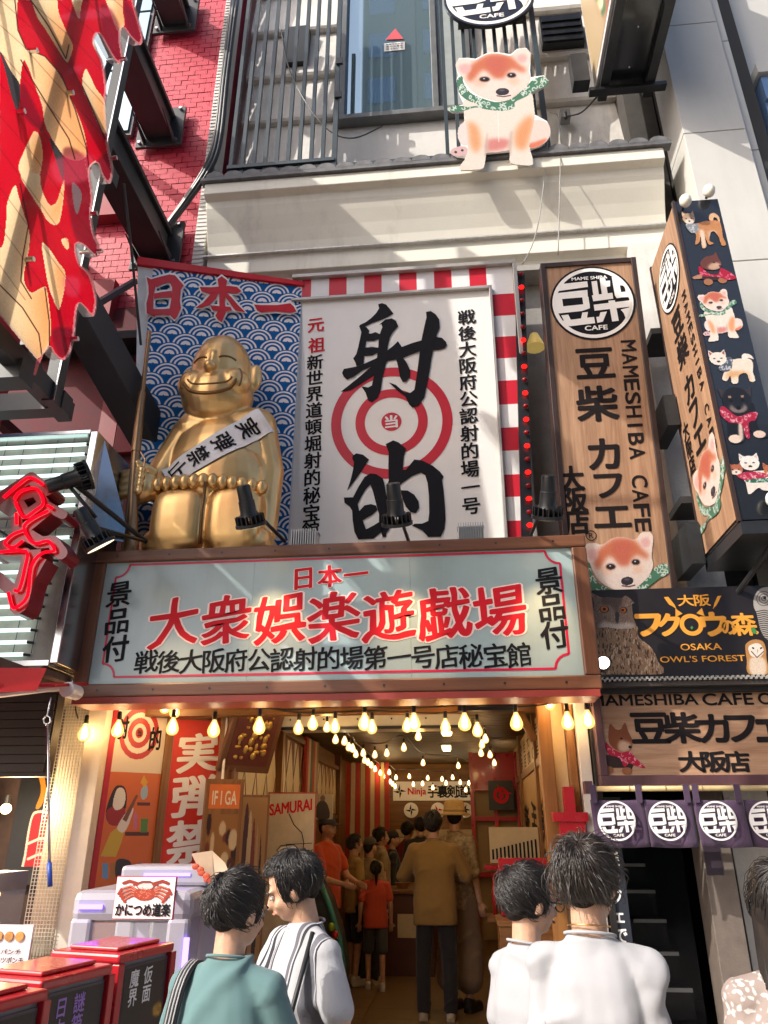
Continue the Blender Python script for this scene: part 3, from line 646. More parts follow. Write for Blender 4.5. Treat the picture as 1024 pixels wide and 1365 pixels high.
traced(big, (440, 390), s1, [
 [(365, 88), (395, 80), (425, 90), (455, 125), (482, 160), (440, 185), (380, 210), (320, 232), (265, 258), (245, 275), (220, 260), (226, 245), (270, 225), (310, 195), (350, 155), (372, 120)],
 [(222, 258), (245, 250), (275, 262), (300, 290), (275, 370), (262, 450), (255, 540), (200, 560), (195, 535), (176, 500), (200, 465), (215, 410), (228, 350), (238, 300)],
 [(268, 330), (278, 305), (310, 312), (345, 300), (385, 318), (378, 350), (330, 368), (280, 368), (262, 360)],
 [(250, 440), (265, 418), (320, 412), (372, 420), (368, 455), (320, 478), (262, 482)],
 [(372, 245), (420, 205), (470, 197), (500, 215), (518, 256), (478, 300), (455, 340), (440, 400), (435, 450), (425, 540), (400, 640), (385, 740), (360, 800), (318, 833), (290, 820), (270, 760), (238, 712), (290, 720), (318, 705), (332, 640), (350, 560), (358, 480), (368, 400), (372, 330), (398, 262), (390, 240)],
 [(92, 610), (105, 580), (200, 562), (260, 540), (350, 500), (435, 440), (480, 405), (515, 370), (540, 405), (552, 430), (545, 480), (500, 510), (440, 520), (400, 560), (330, 630), (240, 690), (160, 740), (80, 755), (130, 715), (200, 660), (270, 600), (310, 566), (250, 590), (180, 640), (130, 662), (105, 640)],
 [(490, 410), (550, 412), (620, 385), (700, 362), (800, 335), (850, 345), (880, 375), (888, 400), (870, 425), (820, 438), (760, 440), (680, 448), (600, 478), (548, 500), (500, 512)],
 [(500, 500), (548, 488), (580, 530), (608, 590), (606, 640), (580, 678), (552, 682), (530, 640), (518, 570)],
 [(728, 148), (765, 142), (800, 165), (828, 205), (832, 270), (810, 320), (790, 400), (770, 500), (755, 600), (735, 700), (715, 800), (670, 860), (625, 875), (600, 850), (572, 790), (520, 752), (480, 715), (446, 682), (500, 702), (560, 755), (610, 762), (640, 738), (655, 650), (670, 540), (682, 430), (700, 330), (720, 240), (732, 190)],
], .022)
traced(big, (440, 570), s1, [
 [(172, 212), (200, 195), (250, 205), (296, 242), (270, 280), (240, 330), (190, 400), (130, 478), (155, 400), (175, 320), (182, 260), (168, 235)],
 [(105, 530), (175, 528), (215, 450), (262, 375), (305, 347), (350, 352), (400, 385), (412, 420), (425, 500), (432, 560), (435, 700), (425, 830), (400, 830), (372, 740), (372, 660), (350, 580), (325, 480), (305, 432), (270, 470), (235, 530), (210, 580), (222, 630), (248, 700), (272, 772), (330, 742), (380, 712), (430, 700), (425, 760), (380, 800), (330, 842), (215, 848), (185, 790), (172, 700), (168, 630), (150, 600), (110, 570)],
 [(215, 640), (262, 590), (310, 580), (350, 592), (360, 625), (320, 662), (270, 690), (230, 715)],
 [(422, 125), (480, 97), (520, 112), (578, 160), (560, 220), (552, 320), (575, 320), (640, 242), (700, 250), (780, 290), (835, 335), (862, 372), (850, 400), (862, 480), (872, 600), (876, 700), (868, 770), (840, 828), (745, 830), (700, 780), (620, 742), (640, 730), (700, 728), (745, 708), (752, 650), (750, 520), (740, 420), (722, 362), (690, 342), (620, 370), (550, 420), (490, 475), (440, 560), (430, 480), (445, 400), (443, 300), (445, 190)],
 [(432, 480), (470, 470), (490, 520), (470, 640), (455, 760), (430, 800), (415, 740), (420, 600)],
 [(535, 475), (590, 478), (640, 510), (672, 560), (676, 610), (650, 650), (610, 640), (575, 600), (550, 540)],
], .022)
o = letters('brush_characters', big, ink, ts)
col = MB(); a = f.at(420.5, 431); b = f.at(422, 458); w_ = .17
redcol = MB(); vcol(redcol, '元祖', (a.x, a.z), (b.x-.004, b.z), (.163, .168), .024, bold=.022, brush=.1, layers=5); letters('red_lettering', redcol, redink, ts)
a = f.at(419.5, 481); b = f.at(414.5, 683); vcol(col, '新世界道頓堀射的秘宝', (a.x, a.z), (b.x, b.z), (.158, .163), .024, bold=.021, brush=.1, layers=5)
q = f.at(414, 706); put(col, '館', q.x, q.z, .158, .163, .024, bold=.021, brush=.1, layers=5)
a = f.at(622, 421); b = f.at(628, 673); vcol(col, '戦後大阪府公認射的場一号', (a.x, a.z), (b.x, b.z), (.163, .163), .024, bold=.021, brush=.1, layers=5)
letters('black_lettering', col, ink, ts)

# ================================================================== wave sign 日本一
p0, p1 = P(186, 342, 5.62), P(403, 375, 5.97); ang = atan2(p1.y-p0.y, p1.x-p0.x)
f = Fr((p0.x, p0.y, 3.80), ang)
W_ = (Vector((p1.x, p1.y))-Vector((p0.x, p0.y))).length
ws = T('wave_sign', 'blue and white wave patterned sign with red characters behind the golden statue', 'sign', f)
zt0, zt1 = f.at(187, 352)[2], f.at(403, 380)[2]; HH = max(zt0, zt1)
blb = mat('wave_blue', '#0b5a9a', .65, var=.05, spec=.15); wvw = mat('wave_white', '#e9e4e2', .4, var=.03)
outl = [(0, zt0), (f.at(181, 585)[0], f.at(181, 585)[2]), (f.at(176, 720)[0], -.2), (W_, -.2), (W_, zt1)]
outl[2] = (.30, -.2); 
bt = [f.xz(187, 343), f.xz(403, 375)]
part('panel', MB().prism([(a[0]-.012, a[1]) for a in outl[:3]]+[(W_+.01, -.2), (W_+.01, bt[1][1]), (-.012, bt[0][1])], .04, .22), mat('sign_side_white', (.6, .6, .6), .4), ws)
arcs, disc = MB(), MB(); R_ = W_/11.8; rows = int((HH+.3)/(R_*.84))+2
for j in range(rows):
    cz = HH+.02-j*R_*.84; y = .034-j*.0006
    for i in range(-1, int(W_/(2*R_))+2):
        cx = i*2*R_+(R_ if j % 2 else 0)
        annulus(disc, cx, cz, .0005, R_, y, 24)
        for r0, r1 in ((.78, .91), (.50, .63), (.06, .34)): annulus(arcs, cx, cz, R_*r0, R_*r1, y-.00025, 20, 0, pi)
def clipmesh(mb, name, planes):
    me = mb.mesh(name); bm = bmesh.new(); bm.from_mesh(me)
    for co, no in planes: bmesh.ops.bisect_plane(bm, geom=bm.verts[:]+bm.edges[:]+bm.faces[:], plane_co=co, plane_no=no, clear_outer=True)
    bm.to_mesh(me); bm.free(); return me
a, b, c_ = Vector((outl[0][0], 0, outl[0][1])), Vector((outl[1][0], 0, outl[1][1])), Vector((outl[2][0], 0, outl[2][1]))
pls = [((W_, 0, 0), (1, 0, 0)), ((0, 0, -.2), (0, 0, -1)), (a, (b-a).cross(Vector((0, 1, 0)))*1), (b, (c_-b).cross(Vector((0, 1, 0)))), (Vector((0, 0, zt0)), Vector((-(zt1-zt0), 0, W_)))]
pls = [(Vector(p), Vector(n)) for p, n in pls]
for i in (2, 3):
    if pls[i][1].x > 0: pls[i] = (pls[i][0], -pls[i][1])
link('wave_ground', clipmesh(disc, 'wave_ground', pls), blb, ws); link('wave_lines', clipmesh(arcs, 'wave_lines', pls), wvw, ws)
part('top_band', MB().prism([(-.015, zt0-.0), (W_+.012, zt1), (W_+.012, bt[1][1]), (-.015, bt[0][1]+.01)], .0, .23), mat('band_red', '#c00a1e', .4), ws)
s2 = 220/1024.
def tr2(polys, y, k, mb):
    for n, p in enumerate(polys):
        q = [f.xz(185+a*s2, 340+b*s2, y) for a, b in p]
        mb.flat(q, y-n*.0005)
def grow(p, d):
    cx = sum(a for a, b in p)/len(p); out = []
    n = len(p); ar = sum(p[i][0]*p[(i+1) % n][1]-p[(i+1) % n][0]*p[i][1] for i in range(n))
    sg = 1 if ar > 0 else -1
    for i in range(n):
        ax, ay = p[i-1]; bx, by = p[i]; cx_, cy_ = p[(i+1) % n]
        n1 = Vector((by-ay, -(bx-ax))).normalized(); n2 = Vector((cy_-by, -(cx_-bx))).normalized(); m_ = (n1+n2); m_ = m_.normalized() if m_.length > .1 else n1
        out.append((bx+m_.x*d*sg, by+m_.y*d*sg))
    return out
K = [
 [(48, 135), (95, 160), (105, 190), (92, 260), (90, 335), (100, 385), (50, 360), (48, 300), (62, 240), (60, 190)],
 [(75, 150), (130, 135), (190, 120), (225, 125), (280, 188), (262, 215), (255, 280), (262, 330), (240, 380), (222, 400), (200, 380), (192, 330), (205, 260), (208, 200), (190, 168), (150, 180), (110, 200)],
 [(95, 238), (150, 228), (205, 222), (205, 265), (150, 262), (95, 272)],
 [(80, 335), (150, 335), (215, 330), (215, 375), (150, 372), (90, 378)],
 [(378, 198), (450, 200), (560, 192), (610, 198), (638, 225), (610, 240), (560, 235), (430, 240), (390, 225)],
 [(490, 150), (515, 132), (550, 158), (540, 200), (535, 300), (540, 360), (515, 418), (490, 400), (475, 375), (500, 340), (500, 230)],
 [(500, 225), (480, 270), (440, 310), (395, 328), (350, 330), (400, 295), (440, 250), (465, 225)],
 [(535, 225), (575, 262), (615, 310), (665, 358), (600, 345), (560, 290), (525, 245)],
 [(440, 312), (500, 318), (570, 322), (580, 345), (530, 352), (460, 345)],
 [(715, 308), (760, 312), (860, 312), (940, 300), (962, 320), (978, 352), (940, 360), (850, 350), (760, 358), (735, 345)]]
m = MB(); tr2([grow(p, 12) for p in K], -.002, 1, m); letters('character_outline', m, whiteink, ws)
m = MB(); tr2(K, -.012, 1, m); letters('red_characters', m, mat('sign_red', '#c20e24', .4), ws)

# ================================================================== round logo used on several signs
def logo(parent, cx, cz, r, y, fg, bgm, tiltz=1.0, nm='logo', bg=True, outline=True, txt=True):
    if bg:
        m = MB(); annulus(m, cx, cz, .001, r*1.0, y, 40, kz=tiltz); letters(nm+'_ground', m, bgm, parent)
    m = MB(); y -= .002
    annulus(m, cx, cz, r*.86, r*.95, y, 48, kz=tiltz)
    Q = lambda pts: [(cx+(a-512)/420*r, cz-(b-435)/365*r*tiltz) for a, b in pts]
    def cl(pts):     # keep inside the ring
        o = []
        for a, b in Q(pts):
            d = sqrt((a-cx)**2+((b-cz)/tiltz)**2)
            if d > r*.89: a = cx+(a-cx)*r*.89/d; b = cz+(b-cz)*r*.89/d
            o.append((a, b))
        return o
    polys = [[(240, 228), (480, 218), (482, 275), (185, 298), (200, 262)],
             [(180, 318), (472, 305), (470, 375), (212, 380), (145, 384), (155, 345)], [(140, 384), (214, 380), (218, 456), (135, 462)], [(414, 374), (475, 374), (480, 480), (418, 450)], [(135, 458), (480, 444), (478, 490), (400, 512), (175, 522), (145, 520)],
             [(190, 543), (260, 540), (280, 592), (212, 596)], [(400, 528), (455, 525), (440, 582), (380, 590)], [(200, 596), (510, 578), (514, 640), (270, 655), (235, 650)],
             [(520, 225), (575, 222), (580, 360), (525, 368)], [(604, 205), (660, 200), (668, 355), (610, 360)], [(655, 230), (705, 228), (700, 285), (664, 292)], [(510, 365), (715, 352), (716, 412), (518, 425)],
             [(725, 190), (775, 210), (795, 285), (800, 350), (795, 405), (750, 410), (735, 380)], [(775, 210), (850, 300), (815, 285), (795, 285)], [(840, 300), (862, 352), (895, 430), (862, 405), (795, 405), (797, 352), (845, 350)],
             [(518, 460), (890, 438), (900, 505), (520, 520)], [(665, 430), (730, 428), (745, 632), (680, 636)], [(575, 540), (640, 535), (590, 632), (535, 640), (530, 582), (560, 580)], [(775, 525), (900, 510), (850, 600), (815, 615), (800, 560)]]
    for k, p in enumerate(polys): m.flat(cl(p), y-.0004*k)
    if txt:
        put(m, 'MAME SHIBA', cx-.02*r, cz+r*.68*tiltz, r*.84, r*.085*tiltz, y-.001, bold=.03, fit=True)
        put(m, 'CAFE', cx+.02*r, cz-r*.68*tiltz, r*.52, r*.12*tiltz, y-.001, bold=.03, fit=True)
    return letters(nm, m, fg, parent)

# ================================================================== printed animals
def dog_sit(cv, face_only=False):
    GR = '#4f8066'
    if not face_only:
        cv.poly([(70, 970), (110, 935), (180, 920), (225, 940), (220, 1000), (130, 1010), (90, 1000)], '#ddb8b8')
        for x, y in ((120, 975), (180, 958)): cv.ell(x, y, 13, 11, '#4e3038')
        cv.poly([(800, 700), (870, 680), (950, 705), (980, 770), (965, 850), (900, 910), (820, 940), (770, 900), (780, 780)], '#ecd6cc'); cv.poly([(780, 905), (850, 880), (950, 850), (900, 915), (800, 945)], '#dd8062', blur=8, clip=cv.a)
        cv.poly([(145, 760), (180, 710), (240, 700), (250, 800), (230, 905), (170, 900), (140, 830)], '#eeddd8')
        b = cv.poly([(200, 500), (400, 540), (640, 520), (800, 440), (830, 540), (838, 640), (820, 760), (800, 850), (790, 950), (820, 1050), (815, 1090), (720, 1092), (620, 1070), (610, 1000), (605, 960), (500, 975), (400, 985), (390, 1040), (375, 1110), (330, 1130), (165, 1135), (165, 1090), (215, 1020), (230, 900), (215, 760), (198, 640)], '#efe0d4')
        cv.poly([(230, 700), (300, 720), (340, 800), (350, 920), (300, 980), (250, 900), (240, 800)], '#e7a677', blur=22, clip=b)
        cv.poly([(800, 640), (830, 700), (790, 850), (750, 950), (670, 930), (660, 800), (720, 700)], '#e7a070', blur=24, clip=b)
        cv.poly([(420, 860), (600, 860), (590, 930), (500, 960), (400, 960)], '#d88a84', blur=16, clip=b)
        cv.poly([(410, 800), (420, 1000), (380, 1000), (395, 850)], '#cdb0a4', blur=8, clip=b, op=.8); cv.poly([(615, 800), (640, 800), (620, 1000), (595, 960)], '#cdb0a4', blur=8, clip=b, op=.8)
        cv.line([(505, 600), (512, 880)], 5, '#f8eee8', clip=b)
    s_ = cv.poly([(130, 320), (180, 280), (190, 340), (250, 430), (350, 480), (500, 520), (640, 480), (760, 380), (830, 310), (920, 285), (960, 330), (940, 370), (850, 410), (760, 470), (660, 520), (655, 570), (560, 600), (420, 590), (300, 570), (190, 600), (90, 608), (48, 580), (110, 550), (260, 560), (320, 540), (220, 500), (150, 430)], GR)
    cv.curls(s_, '#dfe9df', 75, 26)
    h = cv.poly([(120, 180), (150, 130), (230, 125), (300, 135), (400, 85), (500, 75), (620, 95), (680, 45), (760, 35), (800, 80), (790, 170), (785, 240), (800, 300), (760, 380), (690, 440), (600, 500), (500, 510), (380, 480), (280, 430), (210, 350), (180, 290), (140, 250)], '#f0dcd2')
    cv.poly([(300, 150), (400, 95), (500, 85), (620, 105), (700, 180), (760, 220), (730, 250), (640, 220), (580, 260), (560, 300), (470, 300), (430, 260), (360, 230), (270, 330), (220, 300), (250, 200)], '#cf7656', blur=18, clip=h)
    cv.poly([(420, 110), (560, 110), (590, 180), (520, 280), (470, 260), (400, 190)], '#c9695a', blur=22, clip=h, op=.8)
    cv.poly([(150, 190), (230, 170), (260, 220), (220, 260), (170, 250)], '#e6b4b0', blur=10, clip=h); cv.poly([(680, 100), (740, 80), (770, 120), (740, 160), (690, 150)], '#e6b4b0', blur=10, clip=h)
    cv.ell(340, 340, 60, 40, '#e9b494', blur=18, clip=h, op=.6); cv.ell(650, 330, 55, 35, '#e9b494', blur=18, clip=h, op=.6)
    for x, y, w_ in ((383, 312, 44), (628, 275, 38)):
        cv.ell(x, y, w_+8, 27, '#8e5648', blur=5, clip=h, op=.8); cv.ell(x, y, w_, 21, '#2b2326', clip=h); cv.ell(x-5, y-6, 8, 6, '#c9ccd0', clip=h)
    cv.ell(545, 425, 62, 34, '#38333a', clip=h, rot=-.05); cv.ell(540, 412, 26, 9, '#6c6770', blur=3, clip=h, op=.8)
    cv.line([(495, 462), (560, 470), (620, 458)], 9, '#4a3534', clip=h); cv.fur(.035, (1, 2), cv.a)
    return cv
def fur_dog(cv, kind):
    """small standing, lying, black, and huddled puppies; drawn in a 100 x 100 box"""
    def head(x, y, r, c1, c2, dark='#2a2024', mask='#efe2d8'):
        for sx in (-1, 1): cv.poly([(x+sx*r*.95, y-r*1.25), (x+sx*r*.35, y-r*.75), (x+sx*r*1.0, y-r*.3)], c1, smooth=False); cv.poly([(x+sx*r*.88, y-r*1.05), (x+sx*r*.5, y-r*.7), (x+sx*r*.9, y-r*.45)], c2, smooth=False, clip=cv.a)
        h = cv.ell(x, y, r, r*.9, c1); cv.ell(x, y+r*.45, r*.75, r*.45, mask, blur=r*.12, clip=h)
        for sx in (-1, 1): cv.ell(x+sx*r*.42, y-r*.02, r*.15, r*.1, dark, clip=h)
        cv.ell(x, y+r*.4, r*.2, r*.14, dark, clip=h)
    if kind == 'stand':
        cv.poly([(30, 45), (60, 38), (88, 40), (92, 55), (90, 75), (93, 92), (83, 94), (80, 74), (72, 62), (64, 66), (58, 82), (66, 88), (54, 90), (50, 72), (48, 94), (38, 96), (40, 72), (34, 84), (24, 88), (30, 70), (28, 58)], '#c98a58'); cv.poly([(40, 60), (50, 60), (47, 94), (40, 95)], '#e8d0bc', blur=2, clip=cv.a); cv.poly([(60, 62), (80, 64), (60, 80)], '#dcc0ac', blur=3, clip=cv.a)
        cv.poly([(68, 36), (72, 24), (84, 22), (92, 32), (90, 44), (86, 34), (80, 31), (76, 38)], '#e2b48c'); s_ = cv.poly([(12, 42), (40, 44), (36, 60), (20, 62)], '#8a8f96'); cv.curls(s_, '#e8e8e8', 14, 3); head(22, 30, 14, '#c3a183', '#e6cdbd')
    elif kind == 'lie':
        cv.poly([(10, 70), (30, 62), (70, 64), (85, 74), (70, 84), (30, 80)], '#3a2624'); cv.ell(34, 86, 10, 9, '#a8704e'); cv.ell(66, 84, 10, 8, '#a8704e'); cv.poly([(2, 70), (20, 64), (22, 74), (6, 76)], '#b58468')
        s_ = cv.poly([(22, 40), (40, 64), (60, 66), (70, 50), (98, 78), (78, 84), (58, 74), (46, 72), (20, 66)], '#b01838'); cv.curls(s_, '#e890a0', 20, 4)
        cv.poly([(26, 30), (40, 16), (58, 12), (66, 4), (68, 20), (72, 36), (66, 50), (50, 54), (34, 50), (26, 42)], '#6b3c30'); cv.poly([(52, 34), (68, 36), (68, 48), (52, 54), (40, 46)], '#c9a48c', blur=2, clip=cv.a); cv.ell(56, 33, 3, 2, '#181010'); cv.ell(68, 44, 3, 2.6, '#181010')
    elif kind == 'cream':
        cv.poly([(40, 44), (60, 36), (90, 36), (96, 50), (92, 70), (93, 90), (82, 92), (78, 72), (62, 76), (56, 94), (44, 94), (44, 76), (34, 88), (26, 82), (34, 64)], '#ecdccc'); cv.poly([(40, 66), (60, 66), (80, 70), (80, 90), (60, 78), (36, 84)], '#d9a674', blur=4, clip=cv.a)
        cv.poly([(76, 36), (80, 24), (94, 26), (100, 38), (90, 34), (84, 38)], '#efe4da'); s_ = cv.poly([(24, 54), (44, 30), (56, 34), (50, 58), (38, 66), (26, 62)], '#505866'); cv.curls(s_, '#e6e8ea', 22, 3.5); head(26, 32, 18, '#eee0d4', '#a05048')
    elif kind == 'black':
        cv.poly([(16, 30), (30, 34), (70, 30), (78, 34), (76, 70), (92, 88), (70, 90), (58, 76), (50, 84), (38, 96), (14, 94), (18, 60)], '#17171c'); cv.ell(26, 90, 13, 7, '#e6cfc0'); cv.ell(76, 84, 12, 6, '#dfc6b8'); cv.poly([(40, 62), (46, 62), (42, 90), (34, 90)], '#d8c0b2', blur=1.5, clip=cv.a)
        s_ = cv.poly([(8, 38), (18, 34), (40, 52), (70, 46), (82, 48), (74, 60), (60, 64), (56, 88), (48, 88), (44, 66), (22, 62), (8, 50)], '#a8203e'); cv.curls(s_, '#f0b6c0', 40, 3)
        for sx in (-1, 1): cv.poly([(46+sx*34, 2), (46+sx*30, 20), (46+sx*14, 10)], '#3a3236', smooth=False)
        h = cv.ell(46, 24, 29, 23, '#1c1c22'); cv.ell(46, 38, 18, 9, '#b09a92', blur=2, clip=h, op=.7); cv.ell(46, 30, 12, 10, '#1c1c22', blur=2, clip=h)
        for sx in (-1, 1): cv.ell(46+sx*13, 18, 3.5, 2.5, '#9a7a60', clip=h); cv.ell(46+sx*12, 25, 3.6, 2.6, '#060608', clip=h)
        cv.ell(46, 38, 5, 3.5, '#060608', clip=h)
    elif kind == 'trio':
        cv.poly([(20, 50), (80, 48), (84, 88), (60, 90), (50, 84), (34, 96), (28, 94), (28, 70)], '#e9dcd4'); head(14, 40, 14, '#b2664a', '#8a5a4c'); head(44, 26, 19, '#ece6e2', '#d2c4be'); head(84, 46, 16, '#bb6c48', '#8a5a4c')
        s_ = cv.poly([(14, 54), (36, 46), (60, 48), (76, 56), (60, 64), (30, 66)], '#b02a48'); cv.curls(s_, '#f0c2ca', 24, 3); s_ = cv.poly([(28, 66), (62, 62), (98, 66), (98, 78), (70, 72), (40, 72)], '#2c6650'); cv.curls(s_, '#dce8e0', 24, 3)
    elif kind == 'bandana':
        cv.poly([(2, 66), (20, 58), (24, 70), (8, 74)], '#c8977a'); cv.poly([(20, 60), (70, 66), (66, 86), (60, 84), (30, 84), (20, 80)], '#3a2622')
        cv.ell(22, 88, 9, 7, '#a06644'); cv.ell(56, 90, 10, 7, '#a06644')
        cv.poly([(28, 22), (34, 2), (44, 12), (54, 12), (64, 0), (68, 16), (74, 36), (68, 52), (56, 56), (38, 50), (28, 38)], '#8a4c2e'); cv.poly([(50, 34), (68, 38), (70, 48), (56, 56), (44, 50)], '#d9b498', blur=2.5, clip=cv.a)
        cv.ell(53, 30, 3, 2.2, '#1a1210'); cv.ell(68, 46, 3.4, 3, '#151010')
        s_ = cv.poly([(22, 36), (30, 46), (48, 56), (66, 54), (76, 66), (92, 84), (78, 82), (62, 76), (52, 82), (44, 66), (26, 60), (20, 48)], '#c01a3e'); cv.curls(s_, '#f0a8b6', 22, 4)
    cv.fur(.07, (1, 2), cv.a); return cv

# puppy board standing on the cornice
f = Fr((.62, 5.86, 8.30), 0, 0)
pb = T('puppy_board', 'large cutout board of a sitting ginger and white puppy with green scarf on the cornice', 'cutout board', f)
cv = dog_sit(Cv(300, 340, sc=2.0/6.827))
cv.sheet('picture', lambda u, v: tuple(f.at(590+u*150, 60+v*170, -.012)), printmat(), pb)
board = [(120, 180), (150, 128), (230, 123), (300, 133), (400, 83), (500, 73), (620, 92), (680, 42), (760, 33), (803, 80), (795, 240), (803, 300), (920, 283), (963, 330), (940, 372), (805, 445), (838, 640), (950, 700), (982, 770), (965, 850), (900, 915), (792, 950), (822, 1050), (815, 1092), (620, 1072), (610, 965), (400, 985), (375, 1112), (330, 1132), (165, 1137), (215, 1020), (130, 1012), (72, 970), (180, 918), (140, 830), (145, 760), (200, 700), (195, 605), (90, 610), (46, 580), (200, 545), (150, 430), (128, 320), (145, 280)]
part('board', MB().prism([f.xz(590+a/6.827, 60+b/6.827) for a, b in board], -.01, .02), whiteink, pb)
part('stay', MB().bar((.3, .02, .2), (.3, .12, .2), .03, .03).bar((.3, .02, 1.2), (.3, .12, 1.2), .03, .03), steel_blk, pb)

# round logo board at the very top
f = Fr((.56, 5.96, 11.2)); rs_ = T('round_sign', 'round black and white cafe logo board above the puppy board at the top', 'sign', f)
c0 = f.at(652, -5); r0 = (f.at(713, -5)[0]-f.at(591, -5)[0])/2
part('board', MB().tube([(c0.x, .0, c0.z), (c0.x, .04, c0.z)], r0, 48), black, rs_)
logo(rs_, c0.x, c0.z, r0*1.0, -.003, whiteink, mat('navy_ink', '#1c2234', .4))
part('stay', MB().box(c0.x-.4, c0.x+.4, .05, .12, c0.z-.4, c0.z-.35), steel_blk, rs_)

# ================================================================== vertical wooden cafe sign
wood_face = wood('pale_wood_print', (.24, .125, .07), (.46, .28, .17), 'Z', 7, .5, .08)
f = Fr((1.38, 5.92, 3.45), 0, radians(7.0))
vs = T('vertical_cafe_sign', 'tall wood grain sign with round logo, black lettering and puppy face at its foot', 'sign', f)
a, b, c_ = f.at(720, 352), f.at(853, 344), f.at(893, 790)
xl, xr, zt = a.x, b.x, (a.z+b.z)/2; xr = (b.x+c_.x)/2+.01; print('vsign', a, b, c_, f.at(744, 709))
brownf = mat('brown_frame', (.035, .02, .018), .4, var=.2)
part('face', MB().box(xl+.04, xr-.04, 0, .1, -.1, zt-.04), wood_face, vs)
for q in ((xl, xl+.045), (xr-.045, xr)): part('frame', MB().box(q[0], q[1], -.02, .16, -.1, zt), brownf, vs, bev=.004)
part('frame', MB().box(xl+.046, xr-.046, -.018, .158, zt-.045, zt-.002), brownf, vs)
lc = f.at(790, 404); lr = (f.at(847, 404)[0]-f.at(733, 404)[0])/2
logo(vs, lc.x, lc.z, lr, -.006, whiteink, ink)
m = MB(); bm_ink = mat('brown_black_ink', (.012, .009, .010), .6, spec=.15)
for ch, px_, py_, w_, h_ in (('豆', 793, 484, 51, 42), ('柴', 796, 538, 53, 45), ('カ', 806, 605, 50, 44), ('フ', 811, 646, 46, 38), ('ェ', 816, 688, 52, 48)):
    q = f.at(px_, py_); r1 = f.at(px_+w_/2, py_); t1 = f.at(px_, py_-h_/2); put(m, 'エ' if ch == 'ェ' else ch, q.x, q.z, (r1.x-q.x)*2, (t1.z-q.z)*2*(.8 if ch == 'ェ' else 1), -.004, bold=.03, layers=8)
for ch, px_, py_ in (('大', 762, 638), ('阪', 766, 666), ('店', 769, 695)):
    q = f.at(px_, py_); put(m, ch, q.x, q.z, .2, .22, -.004, bold=.035, layers=8)
a = f.at(838, 461); b = f.at(857, 700); s_ = 'MAMESHIBA CAFE'
for i, ch in enumerate(s_):
    if ch != ' ': t = i/(len(s_)-1); put(m, ch, a.x+(b.x-a.x)*t, a.z+(b.z-a.z)*t, .02 if ch == 'I' else .105, .125, -.004, bold=.02, rot=-pi/2, layers=6)
q = f.at(788, 714); annulus(m, q.x, q.z, .038, .045, -.004, 20); put(m, 'R', q.x, q.z, .035, .045, -.004)
letters('lettering', m, bm_ink, vs)
cv = Cv(180, 145, sc=.2, off=(130, 0)); dog_sit(cv, True)
k_ = 1/.085/8.5
cv.sheet('puppy_picture', lambda u, v: tuple(f.at(780+u*122, 703+v*122, -.006)), printmat(), vs)

# ================================================================== row of red lamps beside the target sign
f = Fr((.95, 6.0, 3.8)); rl_ = T('red_lamp_row', 'upright black strip of small red lamps between the target sign and the wooden sign', 'lamp strip', f)
part('strip', MB().bar((f.at(701, 712)[0], .05, -.1), (f.at(693, 362)[0], .05, f.at(693, 362)[2]), .1, .05), black, rl_)
glr = glow('lit_red_lamp', '#ff1410', 2.2); drr = mat('red_lamp_cap', '#8c0a14', .3)
for i in range(20):
    y = 366+i*17.6; p = f.at(692.5+i*.62+2, y); mb = MB().ball((p.x, -.01, p.z), (.027, .025, .020), 8, 6)
    part('lamp', mb, glr if i in (1, 5, 7, 9, 11, 13, 15, 17, 19) else drr, rl_, smooth=2)
# neon tube beside and small lit ceiling lamp far right of it
t = T('wall_lamp', 'small lit brass wall lamp behind the edge of the wooden sign', 'lamp', Fr(P(713, 457, 6.2))); part('shade', MB().lathe([(.04, .1), (.1, -.06), (.095, -.06)], 12), mat('brass', (.5, .36, .12), .3, metal=.8, emit=(1, .7, .2), es=.15), t)

# ================================================================== projecting cafe sign with dog pictures
f = Fr((2.0, 4.93, 3.62)); ds = T('projecting_cafe_sign', 'tall box sign sticking out, wood grain side, black front full of puppies', 'sign', f)
part('box', MB().box(.006, .365, .006, .82, .006, 2.95), mat('gloss_black', (.012, .014, .018), .2, var=.1, coat=.4), ds)
part('side_face', MB().box(-.004, .005, .03, .80, .03, 2.93), wood_face, ds)
for a in ((-.012, .01, -.004, .03, -.004, 2.956), (-.012, .01, .8, .83, -.004, 2.956)): part('edge_trim', MB().box(*a), brownf, ds)
side = bpy.data.objects.new('side_print', None); C.objects.link(side); side.parent = ds
fs_ = Fr((2.0-.006, 4.93+.82, 3.62), -pi/2)      # looks towards -x
side.matrix_parent_inverse = Matrix(); side.matrix_local = ds.matrix_world.inverted() @ fs_.m
def onside(px_, py_): p = fs_.at(px_, py_); return p.x, p.z
c0 = (.41, 2.47)
logo(side, c0[0], c0[1], .30, -.004, whiteink, ink, nm='side_logo')
m = MB()
for i, (ch, z_) in enumerate((('豆', 2.0), ('柴', 1.72), ('カ', 1.36), ('フ', 1.12), ('エ', .88))): put(m, ch, .40, z_, .26, .25, -.003, bold=.03, layers=7)
for i, ch in enumerate('大阪店'): put(m, ch, .14, 1.1-i*.16, .14, .15, -.003, bold=.03)
for i, ch in enumerate('MAMESHIBA CAFE'):
    if ch != ' ': put(m, ch, .66, 2.08-i*.108, .012 if ch == 'I' else .07, .09, -.003, bold=.02, rot=-pi/2)
letters('side_lettering', m, bm_ink, side)
cv = Cv(126, 96, sc=.15, off=(60, 20)); dog_sit(cv, True); cv.sheet('side_puppy', lambda u, v: (.05+u*.74, -.005, .80-v*.66), printmat(), side)
g = Fr((2.0, 4.93, 3.62))
